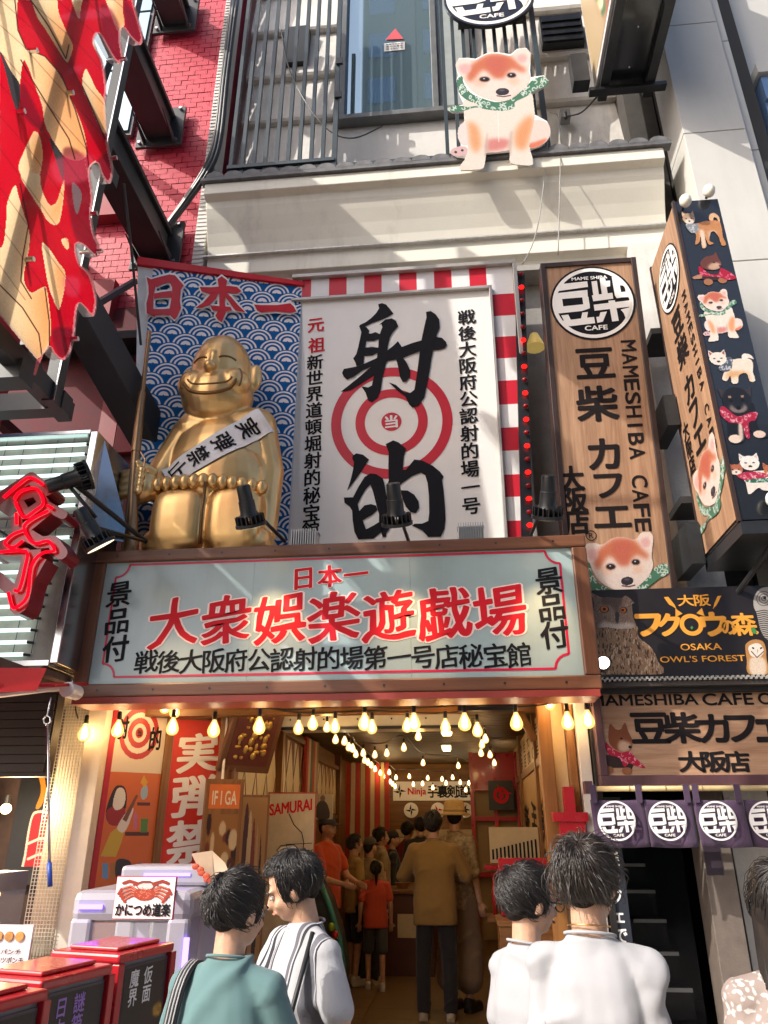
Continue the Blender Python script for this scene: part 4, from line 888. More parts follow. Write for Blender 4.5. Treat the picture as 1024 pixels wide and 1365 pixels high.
for kind, x0_, y0_, x1_, y1_ in (('stand', 905, 272, 969, 332), ('lie', 918, 334, 982, 382), ('sit', 931, 383, 989, 456), ('cream', 938, 460, 1001, 514), ('black', 962, 514, 1016, 592), ('trio', 964, 602, 1034, 660)):
    if kind == 'sit': cv = Cv(96, 110, sc=.094, off=(20, 0)); dog_sit(cv)
    else: cv = fur_dog(Cv(100, 100, sc=1.0), kind)
    a = g.at(x0_, y0_); b = g.at(x1_, y1_); sl = g.at((x0_+x1_)/2, (y0_+y1_)/2); ww_ = g.at(x1_, (y0_+y1_)/2)[0]-g.at(x0_, (y0_+y1_)/2)[0]; hh_ = a.z-b.z
    cv.sheet('puppy_picture', (lambda cx, cz, w__, h__: (lambda u, v: (cx+(u-.5)*w__, -.0, cz+(.5-v)*h__)))(min(max(sl.x, .17), .20), sl.z, .35, g.at((x0_+x1_)/2, y0_)[2]-g.at((x0_+x1_)/2, y1_)[2]), printmat(), ds)
for z_, x_, y_ in ((2.86, .06, -.06), (2.98, .28, -.03), (.12, .22, -.04)):
    l_ = part('lamp_arm', MB().tube([(x_, .02, z_), (x_, y_, z_)], .012), steel_blk, ds); part('lamp_head', MB().ball((x_, y_-.03, z_), (.05, .05, .06), 10, 8), mat('white_lamp', (.8, .76, .66), .4), l_, smooth=2)
part('base', MB().box(.0, .37, .0, .82, -.1, -.006), steel_blk, ds)
for q in ((-.1, .35, .82, 1.2, .5, .56), (-.1, .35, .82, 1.2, 2.2, 2.26), (-.12, -.015, .75, 1.2, -.05, .3), (-.12, -.015, .75, 1.2, 1.2, 1.5)): part('bracket', MB().box(*q), steel_blk, ds)
part('strut', MB().tube([(.25, .1, -.12), (.02, .9, -.5)], .02), steel_blk, ds)

# ================================================================== sign box sticking out at the top right
f = Fr((1.86, 5.0, 9.36)); tb = T('upper_projecting_sign', 'black steel framed box sign sticking out at the top, seen from underneath', 'sign', f)
part('box', MB().box(.03, .57, .0, 1.0, .03, 3.0), mat('gloss_black', (.012, .014, .018), .2), tb)
for x_ in (0, .5): part('channel', MB().box(x_, x_+.1, -.3, 1.08, -.06, .06), steel_blk, tb, bev=.005)
part('cross_channel', MB().box(-.12, .72, .88, .97, -.12, -.062), steel_blk, tb, bev=.005); part('cross_channel', MB().box(.101, .499, -.2, -.1, -.02, .028), steel_blk, tb)
part('side_panel', MB().box(-.03, .0, .0, 1.0, .03, 3.0), mat('sign_side_white', (.6, .6, .6), .4), tb)
cv = Cv(60, 120, '#c8b08a'); cv.poly([(0, 0), (40, 0), (30, 60), (10, 120), (0, 120)], '#a8583a', blur=6); 
for k in range(16): cv.ell(15+k*2.4, 110-k*6, 7, 4, ['#4c7a4c', '#f2e6c8', '#d8d0a0'][k % 3], blur=1, rot=-.8)
cv.sheet('print', lambda u, v: (-.033, .02+u*.96, 2.9-v*2.8), printmat(), tb)
part('stub', MB().box(-.3, -.12, .8, .95, -.05, .4), steel_blk, tb)
for y_ in (.3, .75): part('stud', MB().ball((.3, y_, .028), .014, 8, 5), chrome, tb)

# ================================================================== owl sign
f = Fr((1.7, 5.5, 2.66)); ow = T('owl_sign', 'black owl sign with brown owl and orange lettering above the wooden cafe board', 'sign', f)
xl = f.at(788, 850)[0]; part('panel', MB().box(xl, 2.0, .0, .12, .0, .66), mat('matt_black_board', (.014, .011, .013), .35, var=.1, coat=.2), ow)
og = mat('orange_ink', '#d69438', .4); m = MB()
Q = lambda x, y: f.at(780+x*244/1024, 780+y*244/1024)
def wd(s, x0, x1, y0, y1, bold=.03, **k):
    a, b = Q(x0, y1), Q(x1, y0); put(m, s, (a.x+b.x)/2, (a.z+b.z)/2, b.x-a.x, b.z-a.z, -.004, bold=bold, fit=True, layers=8, **k)
wd('大', 522, 600, 55, 118, .02); wd('阪', 615, 692, 52, 118, .02)
wd('フ', 298, 415, 165, 282, .05); wd('ク', 420, 520, 162, 282, .05); wd('ウ', 662, 775, 155, 282, .05); wd('の', 770, 828, 200, 275, .04); wd('森', 828, 945, 158, 282, .03)
wd('OSAKA', 536, 758, 325, 366, .012); wd("OWL'S FOREST", 422, 890, 390, 434, .01)
q = Q(594, 222); e_ = Q(660, 222); annulus(m, q.x, q.z, (e_.x-q.x)*.62, (e_.x-q.x), -.004, 40, kz=.98)
for sx in (-1, 1): m.flat([(q.x+sx*.05, q.z+.085), (q.x+sx*.095, q.z+.125), (q.x+sx*.105, q.z+.06)], -.0045)
for pts in ([(440, 68), (465, 66), (500, 110), (512, 135), (490, 120), (470, 110)], [(762, 60), (740, 62), (722, 105), (714, 135), (735, 112)]): m.flat([(Q(*p).x, Q(*p).z) for p in pts], -.004)
letters('lettering', m, og, ow); m = MB(); m.flat([(Q(*p).x, Q(*p).z) for p in ((595, 250), (588, 238), (597, 228), (605, 240))], -.005); m.flat([(Q(*p).x, Q(*p).z) for p in ((925, 240), (945, 235), (962, 268), (945, 275), (930, 262))], -.006); letters('leaf', m, mat('leaf_green', '#3c7a3c', .5), ow)
cv = Cv(410*.42, 460*.42, sc=.42, off=(30, 40))
b_ = cv.poly([(60, 240), (90, 190), (200, 210), (290, 230), (300, 290), (370, 350), (410, 430), (430, 495), (90, 500), (70, 400), (62, 320)], '#9a7a60')
rs = np.random.RandomState(5)
for _ in range(420):
    x, y = rs.randint(60, 430), rs.randint(200, 500); cv.line([(x, y), (x+rs.randint(-4, 7), y+rs.randint(8, 24))], rs.choice([3, 5, 7]), rs.choice(['#2c1c16', '#3e2a20', '#cdb49a', '#5a4030', '#c8ae98']), op=.9, clip=b_)
h_ = cv.poly([(36, 45), (90, 68), (130, 66), (200, 72), (230, 60), (274, 98), (262, 110), (270, 180), (282, 235), (200, 245), (120, 235), (60, 240), (45, 180), (50, 100)], '#8e7668')
for _ in range(160):
    x, y = rs.randint(40, 280), rs.randint(50, 235); cv.line([(x, y), (x+rs.randint(-6, 6), y+rs.randint(4, 12))], 3, rs.choice(['#4a3830', '#c4b0a0', '#5e4a3e', '#a99484']), op=.7, clip=h_)
cv.poly([(110, 60), (180, 62), (210, 80), (185, 150), (178, 160), (150, 120), (90, 100)], '#50403a', blur=7, clip=h_, op=.8)
cv.ell(108, 135, 28, 19, '#2c201c', clip=h_); cv.ell(107, 134, 21, 16, '#d2762a', clip=h_); cv.ell(108, 134, 10, 9, '#120c0a', clip=h_)
cv.ell(215, 140, 22, 18, '#2c201c', clip=h_); cv.ell(213, 140, 16, 14, '#c9702c', clip=h_); cv.ell(210, 140, 8, 8, '#120c0a', clip=h_)
cv.poly([(170, 150), (190, 158), (188, 200), (180, 218), (168, 190)], '#38343a', clip=h_); cv.poly([(100, 205), (170, 215), (250, 210), (280, 235), (180, 250), (80, 240)], '#d8c8bc', blur=7, clip=h_, op=.9)
cv.fur(.12, (1, 2), cv.a); cv.sheet('owl_picture', lambda u, v: tuple(f.at(780+(30+u*410)*.2383, 780+(40+v*460)*.2383, -.003)), printmat(), ow)
cv = Cv(90, 120, sc=.6, off=(890, 300)); cv.poly([(900, 330), (940, 305), (990, 312), (1010, 350), (1015, 410), (1024, 495), (915, 495), (905, 420), (898, 370)], '#c08a52'); cv.poly([(918, 340), (955, 325), (985, 335), (1000, 375), (970, 405), (930, 395), (915, 365)], '#f0e4d8', clip=cv.a); cv.poly([(925, 410), (1000, 410), (1010, 495), (930, 495)], '#e2cdb8', blur=5, clip=cv.a)
for x in (940, 985): cv.ell(x, 352, 8, 5, '#1a1414', rot=.5 if x < 960 else -.5)
cv.poly([(962, 360), (970, 362), (966, 385)], '#b08a7a', smooth=False); cv.line([(930, 370), (962, 405), (1000, 370)], 5, '#5c3a2c'); cv.fur(.1, (1, 2), cv.a)
cv.sheet('barn_owl_picture', lambda u, v: tuple(f.at(780+(890+u*150)*.2383, 780+(300+v*200)*.2383, -.003)), printmat(), ow)
cv = Cv(110, 170, sc=.55, off=(935, 10)); b_ = cv.poly([(945, 70), (980, 20), (1040, 12), (1100, 40), (1120, 120), (1110, 300), (1030, 310), (985, 260), (960, 160), (944, 120)], '#b8b2ac')
for k in range(14): cv.line([(950+(k % 2)*4, 150+k*12), (1000, 140+k*12), (1060, 152+k*12), (1110, 145+k*12)], 4.5, '#2c2624', clip=b_)
for r_ in (12, 26, 40): cv.line([(1000+r_*cos(t), 75+r_*sin(t)) for t in np.linspace(0, 6.3, 20)], 4, '#5a524e', clip=b_)
cv.ell(1005, 70, 9, 9, '#120e0e'); cv.sheet('grey_owl_picture', lambda u, v: tuple(f.at(780+(935+u*200)*.2383, 780+(10+v*309)*.2383, -.003)), printmat(), ow)
wv = MB()
for k in range(60):
    x_ = xl+k*.035; wv.box(x_, x_+.0175, -.02, .14, -.03+.012, -.002)
    wv.box(x_+.0175, x_+.035, -.02, .14, -.03, -.014)
part('corrugated_edge', wv, mat('grey_plastic_sheet', (.3, .29, .27), .5), ow, kind='stuff'); part('gutter', MB().box(xl, 2.0, -.0, .14, -.065, -.032), mat('dark_brown_metal', (.05, .04, .035), .5, dirt=.2), ow)
part('eave', MB().box(xl, 2.0, .06, .3, -.10, -.066), mat('black_trim', (.02, .018, .017), .5), ow)

# small round lit lamp on the owl sign
f = Fr(P(804, 884, 5.45)); t = T('round_lamp', 'small round lit white lamp clipped to the lower corner of the owl sign', 'lamp', f)
part('lens', MB().tube([(0, -.03, 0), (0, 0, 0)], .042, 16), glow('lamp_lens', (1, .95, .85), 3), t); part('body', MB().tube([(0, 0, 0), (0, .06, 0)], .046, 16), black, t); part('arm', MB().bar((0, .05, 0), (-.12, .05, -.15), .02, .02), black, t)

# ================================================================== wooden cafe board
wood_faceX = wood('pale_wood_print_across', (.28, .145, .08), (.52, .32, .20), 'X', 6, .45, .05)
f = Fr((1.6, 5.62, 1.9)); cb = T('cafe_board', 'wide wood grain cafe board with black lettering and a puppy in a red scarf', 'sign', f)
a, b = f.at(787, 917), f.at(788, 1044); zt, zb = a.z, b.z
part('face', MB().box(a.x+.04, 2.2, 0, .1, zb+.05, zt), wood_faceX, cb)
part('frame', MB().box(a.x, 2.2, -.03, .14, zb-.04, zb+.049), mat('purple_brown_frame', (.09, .04, .045), .4, var=.2), cb, bev=.005); part('frame', MB().box(a.x, a.x+.055, -.028, .14, zb+.05, zt), MATS['purple_brown_frame'], cb, bev=.005)
m = MB(); Q = lambda x, y: f.at(760+x*264/974, 770+y*264/974)
def wd(s, x0, x1, y0, y1, bold=.03, **k):
    a, b = Q(x0, y1), Q(x1, y0); put(m, s, (a.x+b.x)/2, (a.z+b.z)/2, b.x-a.x, b.z-a.z, -.004, bold=bold, fit=True, layers=8, **k)
wd('MAMESHIBA', 105, 622, 572, 632, .02); wd('CAFE', 656, 892, 568, 628, .02); wd('OSAKA', 930, 1230, 564, 624, .02)
for ch, x0_, x1_, y0_, y1_ in (('豆', 312, 470, 668, 812), ('柴', 472, 625, 665, 812), ('カ', 645, 765, 675, 810), ('フ', 780, 900, 680, 805), ('ェ', 925, 1040, 700, 805)): wd(ch, x0_, x1_, y0_, y1_, .035)
for k, ch in enumerate('大阪店'): wd(ch, 542+k*112, 648+k*112, 855, 955, .035)
letters('lettering', m, bm_ink, cb)
cv = fur_dog(Cv(150, 150, sc=1.5), 'bandana'); a, b = Q(112, 715), Q(395, 978)
cv.sheet('puppy_picture', lambda u, v: (a.x+(b.x-a.x)*u, -.004, a.z+(b.z-a.z)*v), printmat(), cb)
# ------------------------------------------------------------------ fused smooth bodies
def fuse(mb, voxel=.01, smooth=4, name='body'):
    me = bpy.data.meshes.new('pieces'); me.from_pydata(mb.v, [], mb.f); me.update()
    bm = bmesh.new(); bm.from_mesh(me); bmesh.ops.recalc_face_normals(bm, faces=bm.faces); bm.to_mesh(me); bm.free()
    o = bpy.data.objects.new('pieces', me); C.objects.link(o)
    r = o.modifiers.new('r', 'REMESH'); r.mode = 'VOXEL'; r.voxel_size = voxel; r.use_smooth_shade = True
    if smooth: s_ = o.modifiers.new('s', 'SMOOTH'); s_.iterations = smooth; s_.factor = .5
    out = bpy.data.meshes.new_from_object(o.evaluated_get(bpy.context.evaluated_depsgraph_get())); out.name = name
    bpy.data.objects.remove(o); bpy.data.meshes.remove(me)
    out.polygons.foreach_set('use_smooth', [True]*len(out.polygons)); out.materials.clear(); return out
def cap(mb, a, b, ra, rb, n=12):
    a, b = Vector(a), Vector(b); d = (b-a); l = d.length; 
    if l < 1e-6: return mb.ball(a, ra, n, 8)
    d.normalize(); pts = []; rs = []
    for k in range(5): t = (k+1)/5.5*pi/2; pts.append(a-d*ra*cos(t)); rs.append(ra*sin(t))
    for k in range(5): t = (5-k)/5.5*pi/2; pts.append(b+d*rb*cos(t)); rs.append(rb*sin(t))
    return mb.tube(pts, rs, n)
def chain(mb, pts, rs, n=12):
    for i in range(len(pts)-1): cap(mb, pts[i], pts[i+1], rs[i], rs[i+1], n)
    return mb
from mathutils.bvhtree import BVHTree

# ================================================================== golden statue above the sign
gold = mat('golden_paint', (.76, .48, .20), .34, metal=.85, var=.08, scale=5, dirt=.12)
sx0, sy0, sz0 = -2.02, 5.60, 3.74
st = T('golden_statue', 'golden smiling seated statue with a white sash on top of the blue sign', 'statue', loc=(sx0, sy0, sz0))
b = MB()
b.ball((0, .08, .62), (.40, .26, .46), 24, 16)                    # trunk
b.ball((.02, -.02, .50), (.36, .22, .30), 24, 16)
cap(b, (-.2, .05, .92), (.24, .05, .92), .15, .15)
for sx in (-1, 1):
    b.ball((sx*.2, -.05, .20), (.2, .14, .2), 20, 12)
    b.ball((sx*.215, -.08, .05), (.23, .16, .14), 20, 12)
b.box(-.40, .42, -.14, .2, -.04, .12)
def sq(c, r, e=.55):
    o = len(b.v); b.ball(c, 1, 24, 16)
    for i in range(o, len(b.v)):
        v = Vector(b.v[i])-Vector(c); b.v[i] = tuple(Vector(c)+Vector([math.copysign(abs(v[k])**e, v[k])*r[k] for k in range(3)]))
for sx in (-1, 1): sq((.015+sx*.185, -.10, .19), (.19, .16, .215))
cap(b, (.27, .06, .92), (.37, .02, .56), .12, .10); cap(b, (.37, .02, .56), (.37, -.02, .14), .10, .085)     # far arm down
cap(b, (-.26, .06, .90), (-.40, .0, .56), .125, .11); cap(b, (-.40, .0, .56), (-.40, -.14, .42), .10, .08)
b.ball((-.46, -.17, .43), (.12, .10, .12), 16, 12)
for k in range(4): cap(b, (-.57, -.20, .51-k*.048), (-.42, -.285, .50-k*.048), .031, .028, 8)
cap(b, (-.37, -.2, .52), (-.46, -.27, .555), .032, .028, 8)
hx, hz = -.05, 1.275
b.ball((hx, .04, hz+.07), (.225, .25, .32), 24, 18); b.ball((hx, .0, hz-.12), (.262, .24, .23), 24, 16)
for sx in (-1, 1):
    b.ball((hx+sx*.145, -.11, hz-.08), (.12, .11, .11), 16, 12); b.ball((hx+sx*.255, .05, hz+.05), (.05, .05, .11), 12, 10)
b.ball((hx, -.07, hz-.24), (.17, .12, .09), 16, 10); b.ball((hx, -.24, hz+.0), (.05, .06, .042), 12, 8)
cap(b, (hx, -.2, hz+.02), (hx, -.19, hz+.14), .028, .02)
body_me = fuse(b, .0095, 5, 'body'); link('body', body_me, gold, st)
bvh = BVHTree.FromPolygons([v.co.copy() for v in body_me.vertices], [tuple(p.vertices) for p in body_me.polygons])
def front(x, z, d=0):
    h = bvh.ray_cast(Vector((x, -2, z)), Vector((0, 1, 0)))
    return (x, (h[0].y if h[0] else 0)-d, z)
dk = mat('gold_groove', (.20, .10, .035), .4, metal=.7)
m = MB(); pts = [front(hx+.19*cos(t), hz-.075+.125*sin(t), .0) for t in np.linspace(pi+.12, 2*pi-.12, 16)]; m.tube(pts, [.004]+[.013]*14+[.004], 8); part('mouth', m, dk, st, smooth=2)
m = MB(); pts = [front(hx+.16*cos(t), hz-.075+.062*sin(t), .0) for t in np.linspace(pi+.1, 2*pi-.1, 14)]; m.tube(pts, .007, 8); part('teeth_line', m, dk, st, smooth=2)
for sx in (-1, 1): part('eye', MB().tube([front(hx+sx*(.10+.055*cos(t)), hz+.085+.022*sin(t), .0) for t in np.linspace(.2, pi-.2, 9)], .008, 6), dk, st, smooth=2)
for sx in (-1, 1): part('cheek_fold', MB().tube([front(hx+sx*(.10+.12*cos(t)), hz-.075+.13*sin(t), -.002) for t in np.linspace(-.5, .9, 10)], .008, 6), dk, st, smooth=2)
# beaded belt resting across the lap
for k in range(12):
    t = k/11; x_ = -.335+.71*t; z_ = .43+.02*sin(pi*t)-.05*t; part('bead', MB().ball((x_, -.245+.05*abs(t-.5)*2, z_), (.040, .042, .050), 12, 10), gold, st, smooth=2)
part('lap_crease', MB().tube([(.02, -.275, .40), (.018, -.285, .2), (.015, -.25, .0)], .011, 6), dk, st, smooth=2)
# sash
sa = MB(); A0, A1 = Vector((-.30, .49)), Vector((.33, .94)); dirv = (A1-A0).normalized(); nv = Vector((-dirv.y, dirv.x)); NN, MM = 40, 8
for i in range(NN+1):
    for j in range(MM+1):
        c_ = A0+(A1-A0)*(i/NN)+nv*(.105*(j/MM*2-1)*(1-.12*abs(i/NN-.5)))+Vector((0, -.05*sin(pi*i/NN))); p = front(c_.x, c_.y, .012); sa.v.append(p)
for i in range(NN):
    for j in range(MM): q = i*(MM+1)+j; sa.f.append((q, q+1, q+MM+2, q+MM+1))
o = part('sash', sa, mat('white_cloth', (.78, .76, .76), .7, bump=.1), st, smooth=2)
m = MB()
for k, ch in enumerate('実弾禁止'):
    vsg, fsg = glyph(ch); t = .84-.235*k; cc = A0+(A1-A0)*t+Vector((0, -.05*sin(pi*t))); sz = .15; a_ = atan2(dirv.y, dirv.x)+pi/2+.0
    for dx, dy in ((0, 0), (.02, .01), (-.015, .02), (.01, -.02), (-.01, -.01)):
        vv = []
        for x, y in vsg:
            X, Y = (x-.5+dx)*sz, (y-.38+dy)*sz; vv.append(front(cc.x+X*cos(a_-pi)-Y*sin(a_-pi), cc.y+X*sin(a_-pi)+Y*cos(a_-pi), .019+dx*.02))
        m.add(vv, fsg)
letters('sash_lettering', m, ink, st)
rf = T('toy_rifle', 'thin bronze rifle held upright in the fist of the golden statue', 'rifle', loc=(sx0-.60, sy0-.30, sz0-.1))
bz = mat('bronze', (.30, .17, .08), .3, metal=.7, var=.2)
part('barrel', MB().tube([(-.08, .06, 1.85), (-.02, .0, .9)], .017, 10), bz, rf, smooth=True); part('fore_end', MB().tube([(-.045, .02, 1.28), (-.015, .0, .78)], [.026, .036], 10), bz, rf, smooth=True)
part('stock', MB().tube([(-.015, 0, .8), (.0, 0, .55), (.02, 0, .35), (.05, .0, -.02)], [.03, .034, .04, .06], 10), bz, rf, smooth=True); part('trigger_guard', MB().tube([(.02, 0, .78), (.06, 0, .72), (.06, 0, .62), (.01, 0, .58)], .007, 6), bz, rf)

st.scale = (1.27, 1.12, 1.34); rf.scale = (1.2, 1.1, 1.22)
# ================================================================== spotlights and floodlights along the sign top
def spot(p, aim, s, label, armto=None):
    d = Vector(aim).normalized(); up_ = Vector((0, 0, 1)) if abs(d.z) < .9 else Vector((0, -1, 0)); r = d.cross(up_).normalized(); u = r.cross(d)
    M = Matrix((r, u, d)).transposed()
    t = T('spotlight', label, 'spotlight', loc=p)
    part('body', MB().lathe([(.045, -.16), (.05, -.15), (.052, -.05), (.058, -.045), (.06, .04), (.075, .07)], 18, M), black, t, smooth=True)
    fin = MB()
    for k in range(18):
        a = 2*pi*k/18; R2 = M.to_4x4() @ Matrix.Rotation(a, 4, 'Z'); fin.box(.05, .105, -.004, .004, .06, .13, R2)
    part('fins', fin, black, t, kind='stuff'); part('ring', MB().lathe([(.104, .115), (.112, .118), (.112, .14), (.10, .142)], 24, M), black, t, smooth=True)
    part('lens', MB().lathe([(.001, .142), (.1, .1425)], 24, M), mat('frosted_lens', (.85, .82, .74), .2, var=0, emit=(1, .8, .5), es=1), t)
    l = bpy.data.lights.new('spot_beam', 'SPOT'); l.energy = 26; l.color = (1, .62, .3); l.spot_size = radians(46); l.spot_blend = .9; l.shadow_soft_size = .04
    lo = bpy.data.objects.new('spot_beam', l); C.objects.link(lo); lo.location = Vector(p)+d*.17; lo.rotation_euler = (-d).to_track_quat('Z', 'Y').to_euler()
    if armto is not None: part('arm', MB().tube([-d*.03, Vector(armto)-Vector(p)], .014, 8), black, t, smooth=2)
    return t
spot(P(93, 640, 4.5), (.75, .35, .45), 1, 'upper of two black spotlights over the red neon character', P(128, 690, 4.6))
spot(P(121, 705, 4.55), (.4, .4, -.7), 1, 'lower of two black spotlights at the left end of the blue sign', P(195, 722, 5.25))
part('arm', MB().tube([(0, 0, 0), P(195, 722, 5.25)-P(93, 640, 4.5)], .02, 8), black, bpy.data.objects['spotlight'])
spot(P(330, 676, 4.7), (.12, .55, -.85), 1, 'black spotlight in front of the golden statue lap', P(380, 722, 5.25))
spot(P(527, 674, 4.7), (.05, .55, -.85), 1, 'black spotlight in front of the target sign centre', P(545, 722, 5.25))
spot(P(731, 664, 4.7), (-.05, .55, -.85), 1, 'black spotlight over the right end of the blue sign', P(708, 712, 5.25))
for px_, lab in ((406, 'silver ribbed floodlight beside the golden statue'), (628, 'silver ribbed floodlight under the one shot column of lettering')):
    p = P(px_, 712, 5.5); t = T('floodlight', 'silver ribbed floodlight beside the golden statue' if px_ < 500 else 'silver ribbed floodlight standing right of the target rings', 'floodlight', loc=(p.x*.96, 5.34, 3.67))
    sil = mat('silver_casting', (.5, .49, .47), .35, metal=.6, var=.15, dirt=.15)
    part('housing', MB().box(-.1, .1, -.05, .06, 0, .13), sil, t, bev=.01); fm = MB()
    for k in range(11): part('fin', MB().box(-.095+k*.0185, -.09+k*.0185, -.1, -.05, .005, .14), sil, t)
    part('cover', MB().box(-.105, .105, -.02, .07, .131, .145), sil, t, bev=.004)

# ================================================================== neon sign of the shop at the left
f = Fr((-3.3, 5.0, 2.72)); ns = T('neon_sign', 'metal edged sign box with white tubes and a red neon character at the left edge', 'sign', f)
xr = .52
part('back_panel', MB().box(-1.6, xr-.06, .04, .5, .03, 1.84), mat('sooty_white_panel', (.42, .36, .30), .6, var=.25, scale=4, dirt=.4), ns)
sst = mat('stainless', (.55, .53, .52), .22, metal=1, var=.15, scale=2, dirt=.1)
part('edge', MB().box(xr-.06, xr, -.1, .5, 0, 1.86), sst, ns, bev=.006); part('edge', MB().box(-1.6, xr-.061, -.1, .5, 1.842, 1.88), sst, ns, bev=.006); part('edge', MB().box(-1.6, xr-.061, -.1, .5, -.02, .029), sst, ns, bev=.006)
part('side_sheet', MB().add([(xr+.001, .02, 1.84), (xr+.001, .02, 1.0), (xr+.22, .16, 1.0), (xr+.22, .16, 1.15)], [(0, 1, 2, 3)]), mat('mirror_sheet', (.35, .35, .36), .08, metal=1, var=.1), ns)
tub = glow('white_neon_tube', (.72, 1, .96), .95); dead = mat('unlit_tube', (.45, .36, .30), .3, var=.2)
zt_ = 1.80
for k in range(20):
    z_ = zt_-.09*k; xe = xr-.14-(.01*k if k > 10 else 0)
    part('tube', MB().tube([(-1.6, 0, z_), (xe, 0, z_)], .0145, 8), dead if k in (7, 8) else tub, ns, smooth=2)
    part('tube_end', MB().tube([(xe, 0, z_), (xe+.04, .03, z_)], .01, 6), mat('dark_connector', (.05, .045, .04), .6), ns)
for x_ in (-.32, -.16, .12, .26): part('wire', MB().tube([(x_, .02, 1.84), (x_-.02, .02, .1)], .003, 5), steel_blk, ns)
def thick(mb, pts, w_, y0, y1):
    for k, (a, b_) in enumerate(zip(pts[:-1], pts[1:])):
        d = Vector((b_[0]-a[0], b_[1]-a[1])).normalized(); n_ = Vector((-d.y, d.x))*w_/2; e = k*.0006+random.random()*.0003
        mb.prism([(a[0]+n_.x, a[1]+n_.y), (b_[0]+n_.x, b_[1]+n_.y), (b_[0]-n_.x, b_[1]-n_.y), (a[0]-n_.x, a[1]-n_.y)], y0+e, y1)
        mb.prism([(b_[0]+w_/2*cos(t), b_[1]+w_/2*sin(t)) for t in [2*pi*i/10 for i in range(10)]], y0+e+.0002, y1)
s6 = 150/931.
NQ = lambda pts, d: [f.xz(a*s6, 610+b_*s6, d) for a, b_ in pts]
lt = MB(); D0, D1 = -.42, -.24
strokes = [([(-60, 380), (60, 290), (250, 165), (390, 270)], 100), ([(130, 330), (300, 280), (360, 370), (210, 470), (130, 330)], 85), ([(350, 380), (520, 470)], 75), ([(400, 420), (220, 570), (170, 660), (40, 720), (-60, 760)], 105), ([(230, 640), (330, 700), (430, 690), (505, 790)], 100), ([(130, 480), (140, 600)], 90),
           ([(260, 760), (235, 900), (190, 1050), (150, 1210)], 150), ([(-60, 770), (210, 775)], 62), ([(-40, 980), (90, 1090), (130, 1230)], 90), ([(330, 820), (250, 960)], 110)]
for k, (s_, w_) in enumerate(strokes): thick(lt, NQ(s_, D0), w_*s6*(f.at(100, 700, D0)[0]-f.at(0, 700, D0)[0])/100, D0+k*.0011, D1)
gred = mat('gloss_red_letter', (.26, .003, .008), .3, var=.1, coat=.3); part('letter_body', lt, gred, ns)
neon = glow('red_neon', (1, .002, .012), 1.25)
for s_ in ([(30, 330), (170, 210), (260, 165), (390, 250)], [(120, 345), (170, 280), (300, 255), (360, 370), (290, 440), (200, 495), (150, 420), (120, 345)], [(135, 460), (140, 590)], [(390, 395), (450, 430)], [(400, 440), (280, 500), (200, 570), (240, 670), (300, 710), (400, 690), (450, 770), (350, 790), (260, 900), (230, 1140), (150, 1230), (100, 1230), (60, 1070)], [(200, 600), (100, 640), (40, 710), (120, 740), (215, 660)], [(0, 780), (215, 775), (210, 900), (160, 1090), (105, 1090)]):
    part('neon_tube', MB().tube([(x, D0-.02, z) for x, z in NQ(crm([s_[0]]+s_+[s_[-1]], 3)[3:-6], D0-.02)], .011, 8), neon, ns, smooth=2)
for x_ in (-.1, .2): part('standoff', MB().bar((x_, .05, 1.0), (x_, D1, 1.0), .02, .02), steel_blk, ns)
part('sign_ledge', MB().box(-1.6, .42, -.12, .3, -.07, -.021), mat('rusty_gutter', (.22, .15, .10), .7, var=.4, dirt=.5), ns)

# ================================================================== left food stall
sb = T('left_food_stall', 'dark recessed food stall front under the neon sign at the left edge', 'building', loc=(-4, 6.6, 0))
def SB(mb): mb.v = [(x+4, y-6.6, z) for x, y, z in mb.v]; return mb
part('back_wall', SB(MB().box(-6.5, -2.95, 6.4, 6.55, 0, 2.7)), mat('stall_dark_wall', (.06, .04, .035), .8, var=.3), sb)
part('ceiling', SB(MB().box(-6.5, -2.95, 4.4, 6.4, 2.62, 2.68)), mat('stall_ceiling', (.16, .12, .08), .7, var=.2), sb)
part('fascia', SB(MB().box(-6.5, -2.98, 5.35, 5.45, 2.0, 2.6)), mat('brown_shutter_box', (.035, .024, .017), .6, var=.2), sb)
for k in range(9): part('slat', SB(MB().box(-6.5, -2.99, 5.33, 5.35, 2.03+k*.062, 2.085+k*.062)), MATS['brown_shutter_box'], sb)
part('counter', SB(MB().box(-6.5, -3.0, 5.0, 5.6, 0, .95)), mat('stall_red', (.35, .03, .02), .5, var=.2), sb)
g_ = Fr((-3.4, 6.3, .9)); t = T('stall_poster', 'black and red hanging stall poster with white outlined brush character', 'poster', g_)
a, b_ = g_.at(30, 1030), g_.at(95, 1180); part('panel', MB().box(a.x, b_.x, 0, .02, b_.z, a.z), black, t)
m = MB(); Q3 = lambda pts: [g_.xz(a_*.3404, 900+c_*.3404, -.004) for a_, c_ in pts]
cv = Cv(110, 190, sc=.5, off=(60, 370)); cv.poly([(120, 560), (150, 530), (200, 540), (225, 580), (215, 700), (200, 820), (80, 820), (95, 700)], '#e8dcd4'); cv.poly([(126, 566), (152, 540), (198, 550), (217, 585), (205, 700), (190, 815), (90, 815), (104, 700)], '#b51a26')
for y_ in (660, 720, 770): cv.line([(110, y_), (150, y_-18), (200, y_-25)], 10, '#e8dcd4')
cv.poly([(140, 380), (170, 385), (180, 460), (160, 515), (140, 520), (160, 460), (155, 410)], '#d98a2a'); cv.poly([(170, 390), (230, 375), (225, 440), (205, 420)], '#4a5a28')
cv.sheet('print', lambda u, v: tuple(g_.at((60+u*220)*.3404, 900+(370+v*380)*.3404, -.004)), printmat(), t)
f = Fr((-2.9, 4.5, 2.44)); aw = T('red_awning', 'red fabric awning corner with a folding arm under the neon sign', 'awning', f)
